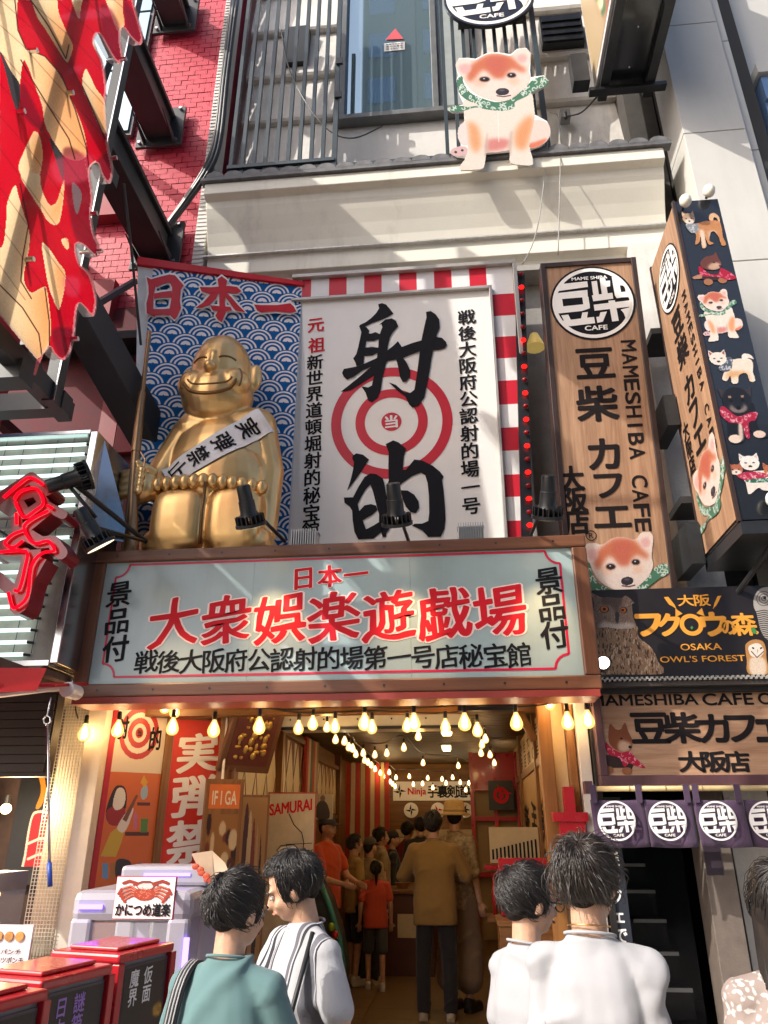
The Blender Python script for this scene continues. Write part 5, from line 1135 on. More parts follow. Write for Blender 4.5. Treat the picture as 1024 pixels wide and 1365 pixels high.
part('canvas', MB().add([(-1.6, .5, .20), (.32, .5, .16), (.36, .0, .06), (-1.6, -.9, -.08), (-1.6, -.9, -.10), (.36, .0, .04), (.32, .5, .14), (-1.6, .5, .18)], [(0, 1, 2, 3), (4, 5, 6, 7), (3, 2, 5, 4), (1, 6, 5, 2)]), mat('red_canvas', (.5, .02, .025), .7, transl=.3), aw)
part('valance', MB().add([(-1.6, -.3, .16), (.34, -.1, .14), (.30, -.1, .0), (-1.6, -.3, -.06)], [(0, 1, 2, 3)]), MATS['red_canvas'], aw)
part('arm', MB().tube([(.3, .3, .1), (-.2, .0, -.02), (-1.4, -.6, -.12)], .022, 8), mat('white_aluminium', (.6, .58, .55), .4), aw); part('gear_box', MB().tube([(.33, .2, .06), (.33, .34, .06)], .05, 12), MATS['white_aluminium'], aw)
t = T('crank_rod', 'steel awning crank rod hanging on a hook with a blue grip', 'crank rod', loc=tuple(P(62, 925, 4.4)))
o0 = P(62, 925, 4.4); part('rod', MB().tube([P(64, 965, 4.4)-o0, P(66, 1150, 4.4)-o0], .008, 8), sst, t, smooth=2); part('grip', MB().tube([P(66, 1150, 4.4)-o0, P(67, 1182, 4.4)-o0], .014, 8), mat('blue_grip', (.03, .08, .4), .4), t, smooth=2)
part('hook', MB().tube([P(68, 930, 4.4)-o0, P(65, 945, 4.4)-o0]+[P(63+5*sin(a_), 960-6*cos(a_), 4.4)-o0 for a_ in (0, 1, 2, 3, 4, 5, 6)], .006, 6), sst, t, smooth=2)
t = T('stall_lamp', 'small round lit lamp inside the dark food stall', 'lamp', Fr(P(8, 1078, 5.9))); part('globe', MB().ball((0, 0, 0), .04, 12, 8), glow('stall_globe', (1, .8, .4), 6), t, smooth=2); part('cap', MB().tube([(0, 0, .03), (0, 0, .1)], .02, 8), black, t)
l = bpy.data.lights.new('stall_light', 'POINT'); l.energy = 30; l.color = (1, .7, .4); l.shadow_soft_size = .06; lo = bpy.data.objects.new('stall_light', l); C.objects.link(lo); lo.location = P(20, 1078, 5.6)
# food case
f = Fr((-2.6, 4.0, .95)); fc = T('food_warmer', 'stainless heated display case of fried dumplings at the left edge', 'display case', f)
part('glass_front', MB().box(-.8, .13, -.02, -.01, .12, .38), mat('case_glass', (.9, .9, .9), .05, alpha=.25, var=0), fc)
pr = [(-.05, .40), (-.04, .44), (0, .47), (.1, .49), (.35, .49), (.35, .40)]; part('hood', MB().extr(pr, -.8, .18), mat('brushed_steel', (.3, .28, .27), .45, metal=.6, var=.1), fc)
part('side', MB().add([(.18, -.05, .40), (.18, .35, .40), (.18, .35, -.1), (.18, -.18, -.1)], [(0, 1, 2, 3)]), MATS['case_glass'], fc); part('rail', MB().box(.13, .165, -.045, -.0, -.1, .4), sst, fc); part('shelf', MB().box(-.8, .18, .0, .35, .10, .12), sst, fc)
rs = random.Random(4); dmp = mat('fried_crust', (.50, .22, .05), .5, var=.35, scale=14, bump=.3)
for k in range(26): part('dumpling', MB().ball((-.75+.052*(k % 13)+rs.uniform(-.01, .01)+(.25 if k % 13 > 6 else .2), .06+.1*(k//13), .15+rs.random()*.05), (.035, .035, .028), 8, 6), dmp, fc, smooth=2)
part('glow_tube', MB().tube([(-.7, .2, .38), (.12, .2, .38)], .012, 6), glow('case_lamp', (1, .55, .2), 4), fc)
part('lower_case', MB().box(-.8, .18, .0, .35, -.95, -.1), mat('case_red_white', (.5, .3, .28), .5), fc)
a, b_ = f.at(0, 1232, -.03), f.at(36, 1300, -.03); menu = T('menu_card', 'white menu card with three dumpling pictures and a price below the display case', 'menu', f)
part('card', MB().box(-.8, b_.x, -.045, -.035, b_.z-.1, a.z), mat('pink_card', (.75, .64, .66), .5), menu)
m = MB(); put(m, 'パンチ', (a.x+b_.x)/2, a.z-.115, .1, .022, -.05, bold=.02, fit=True); put(m, 'ソツポンチ', (a.x+b_.x)/2, a.z-.15, .14, .026, -.05, bold=.02, fit=True); put(m, 'セット入り', (a.x+b_.x)/2, a.z-.185, .12, .022, -.05, bold=.02, fit=True); put(m, '0円', (a.x+b_.x)/2+.03, a.z-.235, .07, .045, -.05, bold=.03, fit=True); letters('lettering', m, ink, menu)
for k in range(3): part('food_picture', MB().tube([(a.x+.015+k*.055, -.052, a.z-.05), (a.x+.015+k*.055, -.046, a.z-.05)], .022, 12), dmp, menu)

# ================================================================== capsule machines
rg = mat('gloss_red_plastic', (.42, .012, .02), .28, var=.06, coat=.35); dkp = mat('dark_print', (.05, .035, .05), .3, var=.3)
acr = mat('clear_panel', (.75, .75, .78), .06, alpha=.35, var=0)
def gacha(x, y, zt_, lab, words, c):
    t = T('capsule_machine', lab, 'vending machine', loc=(x, y, 0), rz=radians(-14), group='red capsule toy machines in a row')
    w_ = .15; part('lid', MB().box(-w_-.02, w_+.02, -.2, .17, zt_-.035, zt_), rg, t, bev=.01); part('lid_top', MB().box(-w_+.03, w_-.03, -.15, .13, zt_+.0005, zt_+.016), rg, t, bev=.006)
    for k, (sx, sy) in enumerate(((-1, -1), (1, -1), (1, 1), (-1, 1))): part('corner_post', MB().box(sx*w_-.018, sx*w_+.018, sy*.175-.018, sy*.175+.018, 0, zt_-.036), rg, t, bev=.004)
    part('poster', MB().box(-w_+.075, w_-.02, -.165, -.16, zt_-.5, zt_-.05), dkp, t); part('side_poster', MB().box(w_-.002, w_+.003, -.14, .15, zt_-.5, zt_-.05), dkp, t)
    cv = Cv(44, 70, '#17131a'); cv.rs = np.random.RandomState(int(y*100))
    for k in range(7): cv.ell(cv.rs.rand()*44, 20+cv.rs.rand()*50, 3+cv.rs.rand()*6, 3+cv.rs.rand()*6, ['#7c2a3c', '#3c3a58', '#b0a8a0', '#4a1c20', '#23405c', '#c09030', '#5a5560'][k], blur=.8)
    for k in range(6): cv.line([(4+k*1.5, 60+k*1.6), (40, 60+k*1.6)], .7, '#b8b4ae')
    cv.fur(.15); cv.sheet('side_print', lambda u, v: (w_+.0045, -.13+.27*u, zt_-.06-v*.43), printmat(), t); cv.sheet('front_print', lambda u, v: (-w_+.08+(2*w_-.105)*u, -.1665, zt_-.06-v*.43), printmat(), t)
    part('clear_front', MB().box(-w_+.019, -w_+.07, -.18, -.172, zt_-.55, zt_-.04), acr, t); part('chrome_strip', MB().box(-w_+.02, -w_+.05, -.171, -.16, zt_-.55, zt_-.04), chrome, t)
    part('core', MB().box(-w_+.02, w_-.01, -.158, .16, .05, zt_-.04), mat('machine_grey', (.3, .29, .3), .5), t)
    m = MB()
    for j, wd_ in enumerate(words):
        for i, ch in enumerate(wd_): put(m, ch, w_+.0, 0, 0, 0, 0) if False else put(m, ch, -w_+.11+j*.075, zt_-.1-i*.06, .05, .055, -.168, bold=.02)
    letters('lettering', m, mat('poster_ink_'+c, {'pink': (.8, .1, .2), 'white': (.8, .78, .75), 'violet': (.35, .2, .6)}[c], .5), t)
    m2 = MB()
    for j, wd_ in enumerate(words):
        for i, ch in enumerate(wd_): put(m2, ch, -.07+j*.09, zt_-.1-i*.065, .055, .06, 0, bold=.02)
    m2.v = [(w_+.006-v[1], v[0], v[2]) for v in m2.v]; letters('side_lettering', m2, MATS['poster_ink_'+c], t)
    part('coin_box', MB().box(-.08, .08, -.2, -.168, zt_-.75, zt_-.6), rg, t, bev=.01); part('knob', MB().tube([(0, -.24, zt_-.67), (0, -.2, zt_-.67)], .03, 12), chrome, t)
gacha(-1.47, 3.45, 1.2, 'furthest back red capsule machine right in front of the white crane game', ['魔界', '仮面'], 'white')
gacha(-1.55, 3.02, 1.18, 'second red capsule machine from the crane game with violet lettering', ['日本', '謎箱'], 'violet')
gacha(-1.58, 2.6, 1.17, 'third red capsule machine from the crane game with pink lettering', ['カプル', 'セル'], 'pink')
gacha(-1.58, 2.2, 1.14, 'nearest red capsule machine at the lower left corner with a pink cup picture', ['酒杯'], 'pink')
# ================================================================== crane game
f = Fr((-1.66, 4.25, -.05), radians(4)); cg = T('crane_game', 'white crane game cabinet with purple light strips behind the capsule machines', 'game machine', f)
wp = mat('white_plastic', (.34, .32, .37), .3, var=.05, coat=.2); hw = .30
part('base', MB().box(-hw, hw, -.3, .4, 0, .62), wp, cg, bev=.03); part('top', MB().box(-hw, hw, -.3, .4, 1.28, 1.42), wp, cg, bev=.04); part('topper', MB().box(-hw+.12, hw+.0, .0, .3, 1.421, 1.52), wp, cg, bev=.02)
for sx in (-1, 1):
    for y_ in (-.27, .37): part('post', MB().box(sx*(hw-.06)-.055, sx*(hw-.06)+.055, y_-.03, y_+.03, .6, 1.3), wp, cg, bev=.02)
part('glass', MB().box(-hw+.1, hw-.1, -.285, -.28, .62, 1.28), mat('thin_clear_glass', (.8, .8, .85), .03, alpha=.12, var=0), cg); part('back', MB().box(-hw+.08, hw-.08, .36, .38, .6, 1.3), mat('lilac_back', (.35, .33, .45), .4), cg)
led = glow('violet_strip', (.2, .12, 1), 3.5); part('light_strip', MB().box(hw-.02, hw+.006, -.312, -.302, .7, 1.22), led, cg); part('light_strip', MB().box(.02, .2, -.312, -.302, 1.34, 1.36), led, cg); part('light_strip', MB().box(-hw+.04, -hw+.16, -.312, -.302, 1.34, 1.36), led, cg); part('light_strip', MB().box(-.05, .2, -.006, .0, 1.47, 1.485), led, cg)
part('claw_wire', MB().tube([(.02, 0, 1.28), (.02, 0, 1.1)], .01, 6), chrome, cg)
for k in range(3): a = 2*pi*k/3+.4; part('claw', MB().tube([(.02, 0, 1.1), (.02+.1*cos(a), .1*sin(a), 1.05), (.02+.13*cos(a), .13*sin(a), .95), (.02+.06*cos(a), .06*sin(a), .85)], .009, 6), chrome, cg, smooth=2)
part('round_window', MB().ball((-.2, -.29, 1.02), (.09, .02, .17), 20, 12), mat('mirror_window', (.35, .36, .38), .1, metal=.8), cg, smooth=2)
rs = random.Random(9)
for k in range(34): a = rs.random()*3; x_, y_ = rs.uniform(-.25, .27), rs.uniform(-.24, .2); part('red_prize', MB().ball((x_, y_, .66+rs.random()*.09), (.035, .016, .055), 7, 5, Matrix.Rotation(a, 3, 'Y')), mat('red_prize_foil', (.45, .02, .02), .3, var=.3), cg)
f = Fr((-1.44, 3.6, 1.3)); cs = T('crab_card', 'square card with a red crab and Japanese lettering on the crane game', 'sign', f)
a, b_ = f.at(157, 1169), f.at(229, 1225)
part('card', MB().box(a.x, b_.x, 0, .006, b_.z, a.z), whiteink, cs); part('edge', MB().box(a.x-.004, b_.x+.004, .0065, .012, b_.z-.004, a.z+.004), MATS['stripe_red'], cs); part('stem', MB().box(-.01, .01, .0125, .4, a.z-.1, a.z-.08), steel_blk, cs)
cv = Cv(140, 76, sc=1.0)
for sx in (-1, 1):
    for k in range(4): cv.line([(70+sx*14, 38+k*4), (70+sx*(38-k*2), 22+k*9), (70+sx*(60-k*3), 30+k*11), (70+sx*(66-k*6), 44+k*8)], 7, '#b5402c', grow=True); cv.line([(70+sx*16, 38+k*4), (70+sx*(38-k*2), 20+k*9), (70+sx*(58-k*3), 28+k*11)], 2, '#e39a7c')
    cv.line([(70+sx*12, 30), (70+sx*24, 12), (70+sx*42, 6), (70+sx*56, 12)], 9, '#a83a28', grow=True)
cv.ell(70, 44, 27, 20, '#b8452e'); cv.ell(70, 22, 20, 9, '#efe0da'); cv.line([(40, 18), (60, 8), (80, 8), (100, 18)], 5, '#a83a28', grow=True); 
for k in range(40): cv.ell(70+cv.rs.randn()*9, 42+cv.rs.randn()*7, 1.6, 1.4, '#dc8468', clip=cv.a)
cv.fur(.12, (1, 1), cv.a); cv.sheet('crab_picture', lambda u, v: (a.x+.008+(b_.x-a.x-.016)*u, -.003, a.z-.008-(a.z-b_.z)*.62*v), printmat(), cs)
m = MB(); put(m, 'かにつめ道楽', (a.x+b_.x)/2, b_.z+.035, (b_.x-a.x)*.92, .05, -.003, bold=.035, fit=True, layers=7); letters('lettering', m, ink, cs)
g_ = Fr((-1.3, 4.0, 1.42)); cp_ = T('curled_menu', 'curled glossy card with a crab picture standing on the crane game', 'card', g_)
m = MB(); q0 = [g_.at(255, 1138, 0), g_.at(283, 1134, .02), g_.at(300, 1150, .03), g_.at(312, 1180, .0)]; q1 = [g_.at(272, 1172, 0), g_.at(284, 1172, .02), g_.at(286, 1185, .03), g_.at(284, 1205, .0)]
m.v = [tuple(p) for p in q0]+[tuple(p) for p in q1]; m.f = [(k, k+1, k+5, k+4) for k in range(3)]
part('sheet', m, mat('curled_card', (.62, .44, .30), .25), cp_, smooth=2)
m = MB()
for k in range(9):
    t_ = k/8; m.ball(tuple(q0[0].lerp(q0[3], t_*.9).lerp(q1[0].lerp(q1[3], t_*.9), .5)+Vector((.01*(k % 2), -.03, .0))), (.02, .004, .015), 8, 5)
part('crab_print', m, mat('crab_red', (.45, .07, .03), .4), cp_)

# ================================================================== shop shell
sh = T('shooting_gallery', 'warm wooden interior of the shooting gallery behind the entrance', 'shop', loc=(-1, 6, 0))
def SH(mb): mb.v = [(x+1, y-6, z) for x, y, z in mb.v]; return mb
yw = wood('yellow_wood', (.14, .052, .012), (.29, .125, .028), 'Z', 5, .45); yx = wood('yellow_wood_across', (.13, .05, .012), (.25, .11, .027), 'X', 5, .45); yy = wood('yellow_wood_deep', (.12, .045, .012), (.23, .10, .025), 'Y', 5, .5)
fl = mat('shop_floor_vinyl', (.17, .105, .045), .35, var=.12, scale=2, bump=.05, dirt=.15)
fm = MB(); 
for i in range(7):
    for j in range(18): part('floor_tile', SH(MB().box(-1.9+i*.45+.002, -1.9+(i+1)*.45-.002, 5.95+j*.45+.002, 5.95+(j+1)*.45-.002, .0, .012)), fl, sh)
part('floor', SH(MB().box(-2.9, 1.0, 5.85, 14, -.02, .004)), mat('floor_joint', (.15, .1, .06), .7), sh)
cl = mat('dark_wood_ceiling', (.075, .042, .014), .5, var=.25, scale=3)
part('ceiling', SH(MB().box(-2.1, .9, 6.0, 14, 2.74, 2.8)), cl, sh)
for k in range(40): part('ceiling_board', SH(MB().box(-2.05, .85, 6.05+k*.2, 6.23+k*.2, 2.725, 2.739)), cl, sh)
part('left_wall', SH(MB().box(-2.1, -1.95, 6.35, 14, 0, 2.74)), yy, sh); part('right_wall', SH(MB().box(.8, .95, 6.0, 14, 0, 2.74)), yy, sh); part('back_wall', SH(MB().box(-2.1, .95, 13.9, 14, 0, 2.74)), yx, sh)
for y_ in (6.3, 8.0, 10.0, 12.0): part('wall_post', SH(MB().box(-1.95, -1.86, y_, y_+.1, 0, 2.72)), yw, sh)
for y_ in (7.6, 9.6, 11.6): part('wall_post', SH(MB().box(.72, .8, y_, y_+.1, 0, 2.72)), yw, sh)
part('header', SH(MB().box(-2.9, .95, 5.98, 6.1, 2.5, 2.62)), yx, sh); part('grille', SH(MB().box(-1.9, .1, 5.93, 5.97, 2.55, 2.58)), black, sh); part('black_box', SH(MB().box(.0, .42, 5.7, 5.85, 2.47, 2.56)), black, sh)
# diamond lattice on the left wall
dr, dc = mat('dark_red_diamond', (.16, .03, .02), .5, var=.2), mat('cream_diamond', (.75, .60, .36), .5, var=.1)
def diam(y0, y1, z0, z1, n):
    part('lattice_ground', SH(MB().box(-1.94, -1.925, y0, y1, z0, z1)), dr, sh)
    for k in range(n):
        a = y0+(y1-y0)*k/n; b_ = y0+(y1-y0)*(k+1)/n; c_ = (a+b_)/2; zm = (z0+z1)/2; g2 = (b_-a)*.02
        part('diamond', SH(MB().add([(-1.92, c_, z0+.02), (-1.92, b_-g2, zm), (-1.92, c_, z1-.02), (-1.92, a+g2, zm)], [(0, 1, 2, 3)])), dc, sh)
        part('diamond', SH(MB().add([(-1.921, a, z1-.02), (-1.921, a+(c_-a)*.7, z1-.02), (-1.921, a, zm+.08)], [(0, 1, 2)])), dc, sh)
        part('diamond', SH(MB().add([(-1.921, b_, z0+.02), (-1.921, b_+(b_-a)*.4, z0+.02), (-1.921, b_+(b_-a)*.0, zm-.04), (-1.921, b_-(b_-a)*.3, z0+.02)], [(0, 1, 2, 3)])), dc, sh)
    for z_ in (z0-.05, z1): part('lattice_rail', SH(MB().box(-1.95, -1.88, y0, y1, z_, z_+.05)), yy, sh)
diam(6.4, 8.0, 1.7, 2.62, 4); diam(8.1, 10.0, 1.72, 2.6, 5); diam(10.1, 12.0, 1.85, 2.5, 6)
for k, c_ in enumerate(((.4, .03, .02), (.6, .45, .28), (.06, .14, .1), (.5, .04, .03), (.5, .38, .2))): part('striped_curtain', SH(MB().box(-1.9, -1.86, 9.3+k*.14, 9.42+k*.14, .9, 2.7)), mat('curtain_%s' % 'red cream green scarlet tan'.split()[k], c_, .7), sh)
for k in range(9): part('striped_curtain', SH(MB().box(-1.75+k*.075, -1.69+k*.075, 11.9, 11.94, .9, 2.6)), MATS['curtain_%s' % 'red cream scarlet tan'.split()[k % 4]], sh)
# far wall signboard with throwing stars
f = Fr((-.15, 13.85, 1.5)); t = T('ninja_signboard', 'long white signboard with red and black lettering on the far wall of the shop', 'sign', f)
a, b_ = f.at(524, 1042), f.at(634, 1067); part('board', MB().box(a.x, b_.x, 0, .04, b_.z, a.z), whiteink, t)
m = MB(); q = f.at(556, 1056); put(m, 'Ninja', q.x, q.z, .32, .14, -.005, bold=.03, fit=True); letters('red_lettering', m, redink, t); m = MB()
for k, ch in enumerate('手裏剣道場'): q = f.at(577+k*13, 1055); put(m, ch, q.x, q.z, .18, .2, -.005, bold=.03)
q = f.at(533, 1055)
def star(mb, cx, cz, r, y, n=4):
    for k in range(n): a_ = 2*pi*k/n; mb.flat([(cx+r*cos(a_), cz+r*sin(a_)), (cx+r*.35*cos(a_+.9), cz+r*.35*sin(a_+.9)), (cx, cz), (cx+r*.3*cos(a_-.25), cz+r*.3*sin(a_-.25))], y-.0005*k)
star(m, q.x, q.z, .12, -.005); letters('black_lettering', m, ink, t)
for k, (px_, c_) in enumerate(((548, ink), (584, redink), (620, ink))):
    t = T('throwing_star_target', ['round white target with a black pinwheel star, left of three on the far wall', 'round white target with a red face shape, middle of three on the far wall', 'round white target with a black pointed star, last of three on the far wall'][k], 'target', Fr(P(px_, 1080, 13.8)))
    part('disc', MB().tube([(0, 0, 0), (0, .04, 0)], .125, 28), whiteink, t); m = MB(); star(m, 0, 0, .1, -.004, (4, 3, 5)[k]); letters('star', m, c_, t)
for k in range(3): part('cream_panel', SH(MB().box(-1.15+k*.72, -.55+k*.72, 13.84, 13.88, .9, 1.65)), mat('cream_board', (.5, .4, .25), .6), sh)
# red lattice frames at the far right
for z_ in (1.1, 1.75, 2.12): part('red_rail', SH(MB().box(.12, .78, 10.4, 10.47, z_, z_+.05)), rg, sh)
for x_ in (.12, .42, .72): part('red_stile', SH(MB().box(x_, x_+.05, 10.38, 10.45, .3, 2.6)), rg, sh)
part('red_panel', SH(MB().box(.15, .75, 10.5, 10.53, 2.17, 2.6)), rg, sh); part('tan_panel', SH(MB().box(.15, .75, 10.5, 10.53, .4, 2.12)), mat('tan_panel', (.30, .2, .08), .5), sh)
# right wall calligraphy board
t = T('calligraphy_board', 'large wooden calligraphy board on the right hand wall inside the entrance', 'sign', loc=(.78, 6.2, 1.1))
part('board', MB().box(-.03, 0, 0, 4.6, -.5, 1.1), wood('board_wood', (.42, .26, .11), (.55, .36, .16), 'Z', 4, .5), t); part('rail', MB().box(-.05, 0, 0, 4.6, 1.101, 1.17), yy, t); part('upper_board', MB().box(-.03, 0, 0, 4.6, 1.171, 1.55), MATS['board_wood'], t)
m = MB()
for k, (s_, y_) in enumerate((('射的場', .55), ('剣道', 1.35), ('手裏', 2.2), ('遊技', 3.1))):
    for i, ch in enumerate(s_): put(m, ch, y_, .62-i*.42, .6, .38, 0, bold=.03, brush=.1)
for k in range(8):
    for i in range(2): put(m, '百発百中大当り的'[(k+i*3) % 8], .3+k*.5, 1.43-i*.16, .3, .14, 0, bold=.02)
m.v = [(-.034+v[1], v[0], v[2]) for v in m.v]; letters('lettering', m, ink, t)
# entrance posts at right
part('entrance_post', SH(MB().box(.60, .70, 5.85, 5.97, 0, 2.6)), yw, sh, bev=.005); part('light_panel', SH(MB().box(.701, .80, 5.92, 5.95, 0, 2.6)), mat('pale_panel', (.6, .45, .25), .5), sh)
part('entrance_post', SH(MB().box(.801, .86, 5.82, 5.96, 0, 2.6)), yw, sh, bev=.004); part('white_post', SH(MB().box(.87, .95, 5.75, 5.9, 0, 2.6)), mat('white_post_paint', (.62, .57, .52), .5, var=.06, dirt=.1), sh, bev=.004)
part('diagonal_brace', SH(MB().bar((.6, 6.2, 2.3), (.45, 6.2, 2.62), .05, .06)), yw, sh)
t = T('red_bracket', 'red painted wooden bracket shelf on the entrance post at the right', 'shelf', loc=(.76, 5.75, 1.5)); part('shelf', MB().box(-.12, .12, -.06, .06, .2, .26), rg, t); part('upright', MB().box(-.03, .04, -.05, .05, .261, .43), rg, t); part('lower', MB().box(-.08, .1, -.04, .05, .0, .199), rg, t)
# left entrance: cream post, mesh screen, banners
part('cream_post', SH(MB().box(-2.9, -2.75, 5.7, 5.86, 0, 2.6)), mat('cream_post_paint', (.66, .60, .50), .55, var=.08, dirt=.12), sh, bev=.005)
t = T('mesh_screen', 'rolled wire mesh screen standing beside the cream post', 'screen', loc=(-2.93, 5.68, 1.2))
part('backing', MB().box(-.2, .04, .1, .13, -1.2, 1.38), mat('screen_backing', (.34, .29, .22), .7, var=.25, dirt=.3), t); m = MB()
for k in range(10): m.box(-.2+k*.024, -.198+k*.024+.003, -.002, .002, -1.2, 1.38)
for k in range(105): m.box(-.2, .035, -.003, .001, -1.2+k*.0245, -1.196+k*.0245)
part('wires', m, mat('galvanised_wire', (.5, .47, .40), .4, metal=.5), t, kind='stuff')
pA, pB, pC = Vector((-2.745, 5.8)), Vector((-2.42, 6.12)), Vector((-2.0, 6.34))
def banner(name, lab, cat, p, q, base, w_=None):
    f = Fr((p.x, p.y, 0), atan2(q.y-p.y, q.x-p.x)); t = T(name, lab, cat, f); L = (q-p).length; return f, t, L
f, t, L = banner('shooting_banner', 'orange banner with a red ring target and a cartoon shooter on the entrance wall', 'banner', pA, pB, 0)
part('board', MB().box(0, L, 0, .04, 0, 2.6), mat('banner_edge_red', (.5, .02, .02), .5), t)
def U(px_, py_, d=-.003): return f.at(px_, py_, d)
cv = Cv(150, 600)
zA, zB = 2.58, .2
def q_(px_, py_): p = U(px_, py_); return (p.x/L*150, (zA-p.z)/(zA-zB)*600)
cv.poly([(0, 0), (150, 0), (150, 600), (0, 600)], '#e0702a', smooth=False); cv.poly([(0, 0), (150, 0), (150, q_(180, 1030)[1]), (0, q_(180, 1030)[1])], '#f0e0cc', smooth=False)
for (n, pts) in (('#c41a20', [(0, 0), (14, 0), (14, 600), (0, 600)]),): cv.poly(pts, n, smooth=False)
def PP(pts): return [q_(100+a*.3516, 920+b_*.3516) for a, b_ in pts]
c0_ = q_(186, 977)
for r_, c_ in ((1, '#c41a26'), (.78, '#f0e4d8'), (.58, '#c41a26'), (.36, '#f0e4d8'), (.2, '#c41a26')): cv.ell(c0_[0], c0_[1], 54*r_, 52*r_, c_)
cv.poly(PP([(118, 455), (150, 370), (185, 365), (197, 400), (192, 450), (180, 500), (150, 515), (125, 500)]), '#2e1412'); cv.poly(PP([(120, 460), (150, 440), (190, 450), (180, 500), (150, 515), (126, 498)]), '#a5221e'); cv.poly(PP([(145, 420), (160, 375), (182, 372), (192, 400), (184, 440), (160, 455), (146, 445)]), '#f2ece2')
cv.poly(PP([(97, 630), (135, 540), (160, 520), (190, 530), (175, 580), (155, 632)]), '#d8b436', smooth=False); cv.poly(PP([(160, 520), (205, 450), (222, 455), (190, 535)]), '#f0e4d8'); cv.poly(PP([(180, 490), (232, 395), (240, 400), (195, 500)]), '#7c4a30', smooth=False)
for a, b_, c_, d_ in ((236, 425, 285, 438), (190, 538, 280, 552)): cv.poly(PP([(a, b_), (c_, b_), (c_, d_), (a, d_)]), '#5c2a16', smooth=False)
cv.poly(PP([(252, 375), (272, 360), (276, 395), (262, 415), (250, 405)]), '#a8c4d8'); cv.poly(PP([(248, 350), (262, 322), (276, 350), (264, 368)]), '#e8b02a', smooth=False); cv.poly(PP([(222, 480), (230, 458), (238, 480), (234, 528), (222, 528)]), '#d87898', smooth=False); cv.poly(PP([(250, 488), (278, 486), (274, 540), (248, 540)]), '#5c8c3c', smooth=False)
for a, c_, e_ in ((104, 126, '#6aa0d0'), (132, 152, '#b87838'), (158, 210, '#3c3038'), (218, 236, '#c87830'), (240, 256, '#3c5c9c')): cv.poly(PP([(a, 655 if a != 158 else 645), (c_, 655 if a != 158 else 650), (c_, 715), (a, 715)]), e_, smooth=(a == 158))
cv.sheet('print', lambda u, v: (u*L, -.003, zA-v*(zA-zB)), printmat(), t)
m = MB(); q = U(163, 970); put(m, '射', q.x, q.z, .1, .17, -.006, bold=.03, brush=.1); q = U(207, 985); put(m, '的', q.x, q.z, .1, .18, -.006, bold=.03, brush=.1); q = U(186, 977); put(m, '当', q.x, q.z, .04, .05, -.006, bold=.03); letters('lettering', m, ink, t)
part('divider', MB().box(L, L+.06, -.03, .05, 0, 2.6), yw, t)
f, t, L = banner('red_banner', 'red banner with big white brush characters on the entrance wall', 'banner', pB+Vector((.045, .02)), pC, 0)
part('board', MB().box(.02, L, 0, .04, 0, 2.5), mat('banner_red', (.60, .03, .015), .45, var=.06), t)
m = MB()
for ch, px_, py_, h_ in (('実', 248, 1002, 56), ('弾', 245, 1060, 58), ('禁', 238, 1122, 62), ('止', 234, 1185, 58)):
    q = f.at(px_, py_); hz = f.at(px_, py_-h_/2).z-f.at(px_, py_+h_/2).z; put(m, ch, L*.54, q.z, L*.78, hz*.9, -.004, bold=.03, brush=.12, layers=8)
letters('lettering', m, whiteink, t); part('rail', MB().box(0, L, -.01, .05, 2.501, 2.6), yx, t)
part('entrance_post', SH(MB().box(-2.0, -1.9, 6.25, 6.37, 0, 2.6)), yw, sh, bev=.004); part('conduit', SH(MB().tube([(-1.93, 6.2, 0), (-1.93, 6.2, 2.6)], .012, 8)), whiteink, sh, smooth=2)
# air conditioner
t = T('air_conditioner', 'long white ceiling air conditioner with vents behind the front bulbs', 'air conditioner', loc=(-.78, 6.75, 2.5))
part('casing', MB().box(-.84, .82, -.15, .3, -.02, .13), mat('cream_plastic', (.62, .58, .48), .4), t, bev=.012); part('outlet', MB().box(-.8, .78, -.152, -.13, -.045, -.021), black, t)
for k in range(5): part('screw', MB().tube([(-.7+k*.3, -.16, .04), (-.7+k*.3, -.15, .04)], .008, 8), black, t)
# framed gold picture
f = Fr((-1.72, 6.3, 2.36), radians(48), radians(24)); t = T('gold_picture', 'dark framed picture of golden shapes tilted forward high on the left wall', 'picture', f)
part('frame', MB().box(-.25, .25, .0, .05, -.3, .32), mat('dark_gilt', (.12, .05, .02), .4), t, bev=.01); part('inner', MB().box(-.2, .2, -.006, .0, -.24, .26), mat('dark_red_ground', (.10, .02, .012), .4), t)
rs = random.Random(2); gl2 = mat('gilt_relief', (.6, .38, .1), .3, metal=.8)
for k in range(34): part('relief', MB().ball((rs.uniform(-.14, .14), -.012, rs.uniform(-.18, .2)), (rs.uniform(.01, .035), .012, rs.uniform(.01, .04)), 8, 6), gl2, t, smooth=2)
# cabinet with figures, samurai board etc.
f = Fr((-1.87, 6.1, 0), radians(25)); t = T('poster_cabinet', 'wooden notice cabinet with an orange header behind the red banner', 'cabinet', f)
part('frame', MB().box(-.15, .15, .0, .08, .3, 2.02), yw, t, bev=.004); part('header', MB().box(-.12, .12, -.004, .0, 1.8, 1.98), mat('orange_header', (.62, .14, .02), .5), t); m = MB(); put(m, 'IF I GA', 0, 1.88, .19, .1, -.008, bold=.02, fit=True); letters('lettering', m, mat('cream_ink', (.7, .6, .4), .5), t)
cv = Cv(50, 120, '#a06a30')
for k in range(40): cv.ell(cv.rs.rand()*50, cv.rs.rand()*120, 3+cv.rs.rand()*5, 3+cv.rs.rand()*6, ['#5a3018', '#c89050', '#3c1c10', '#d8b888', '#7c3420'][k % 5], blur=.6)
cv.sheet('photos', lambda u, v: (-.12+.24*u, -.005, 1.76-v*1.2), printmat(), t)
f = Fr((-1.74, 6.55, 0), radians(30)); t = T('figure_board', 'board of cut out warrior figures between the cabinet and the samurai board', 'board', f)
cv = Cv(60, 140, '#b88a4c')
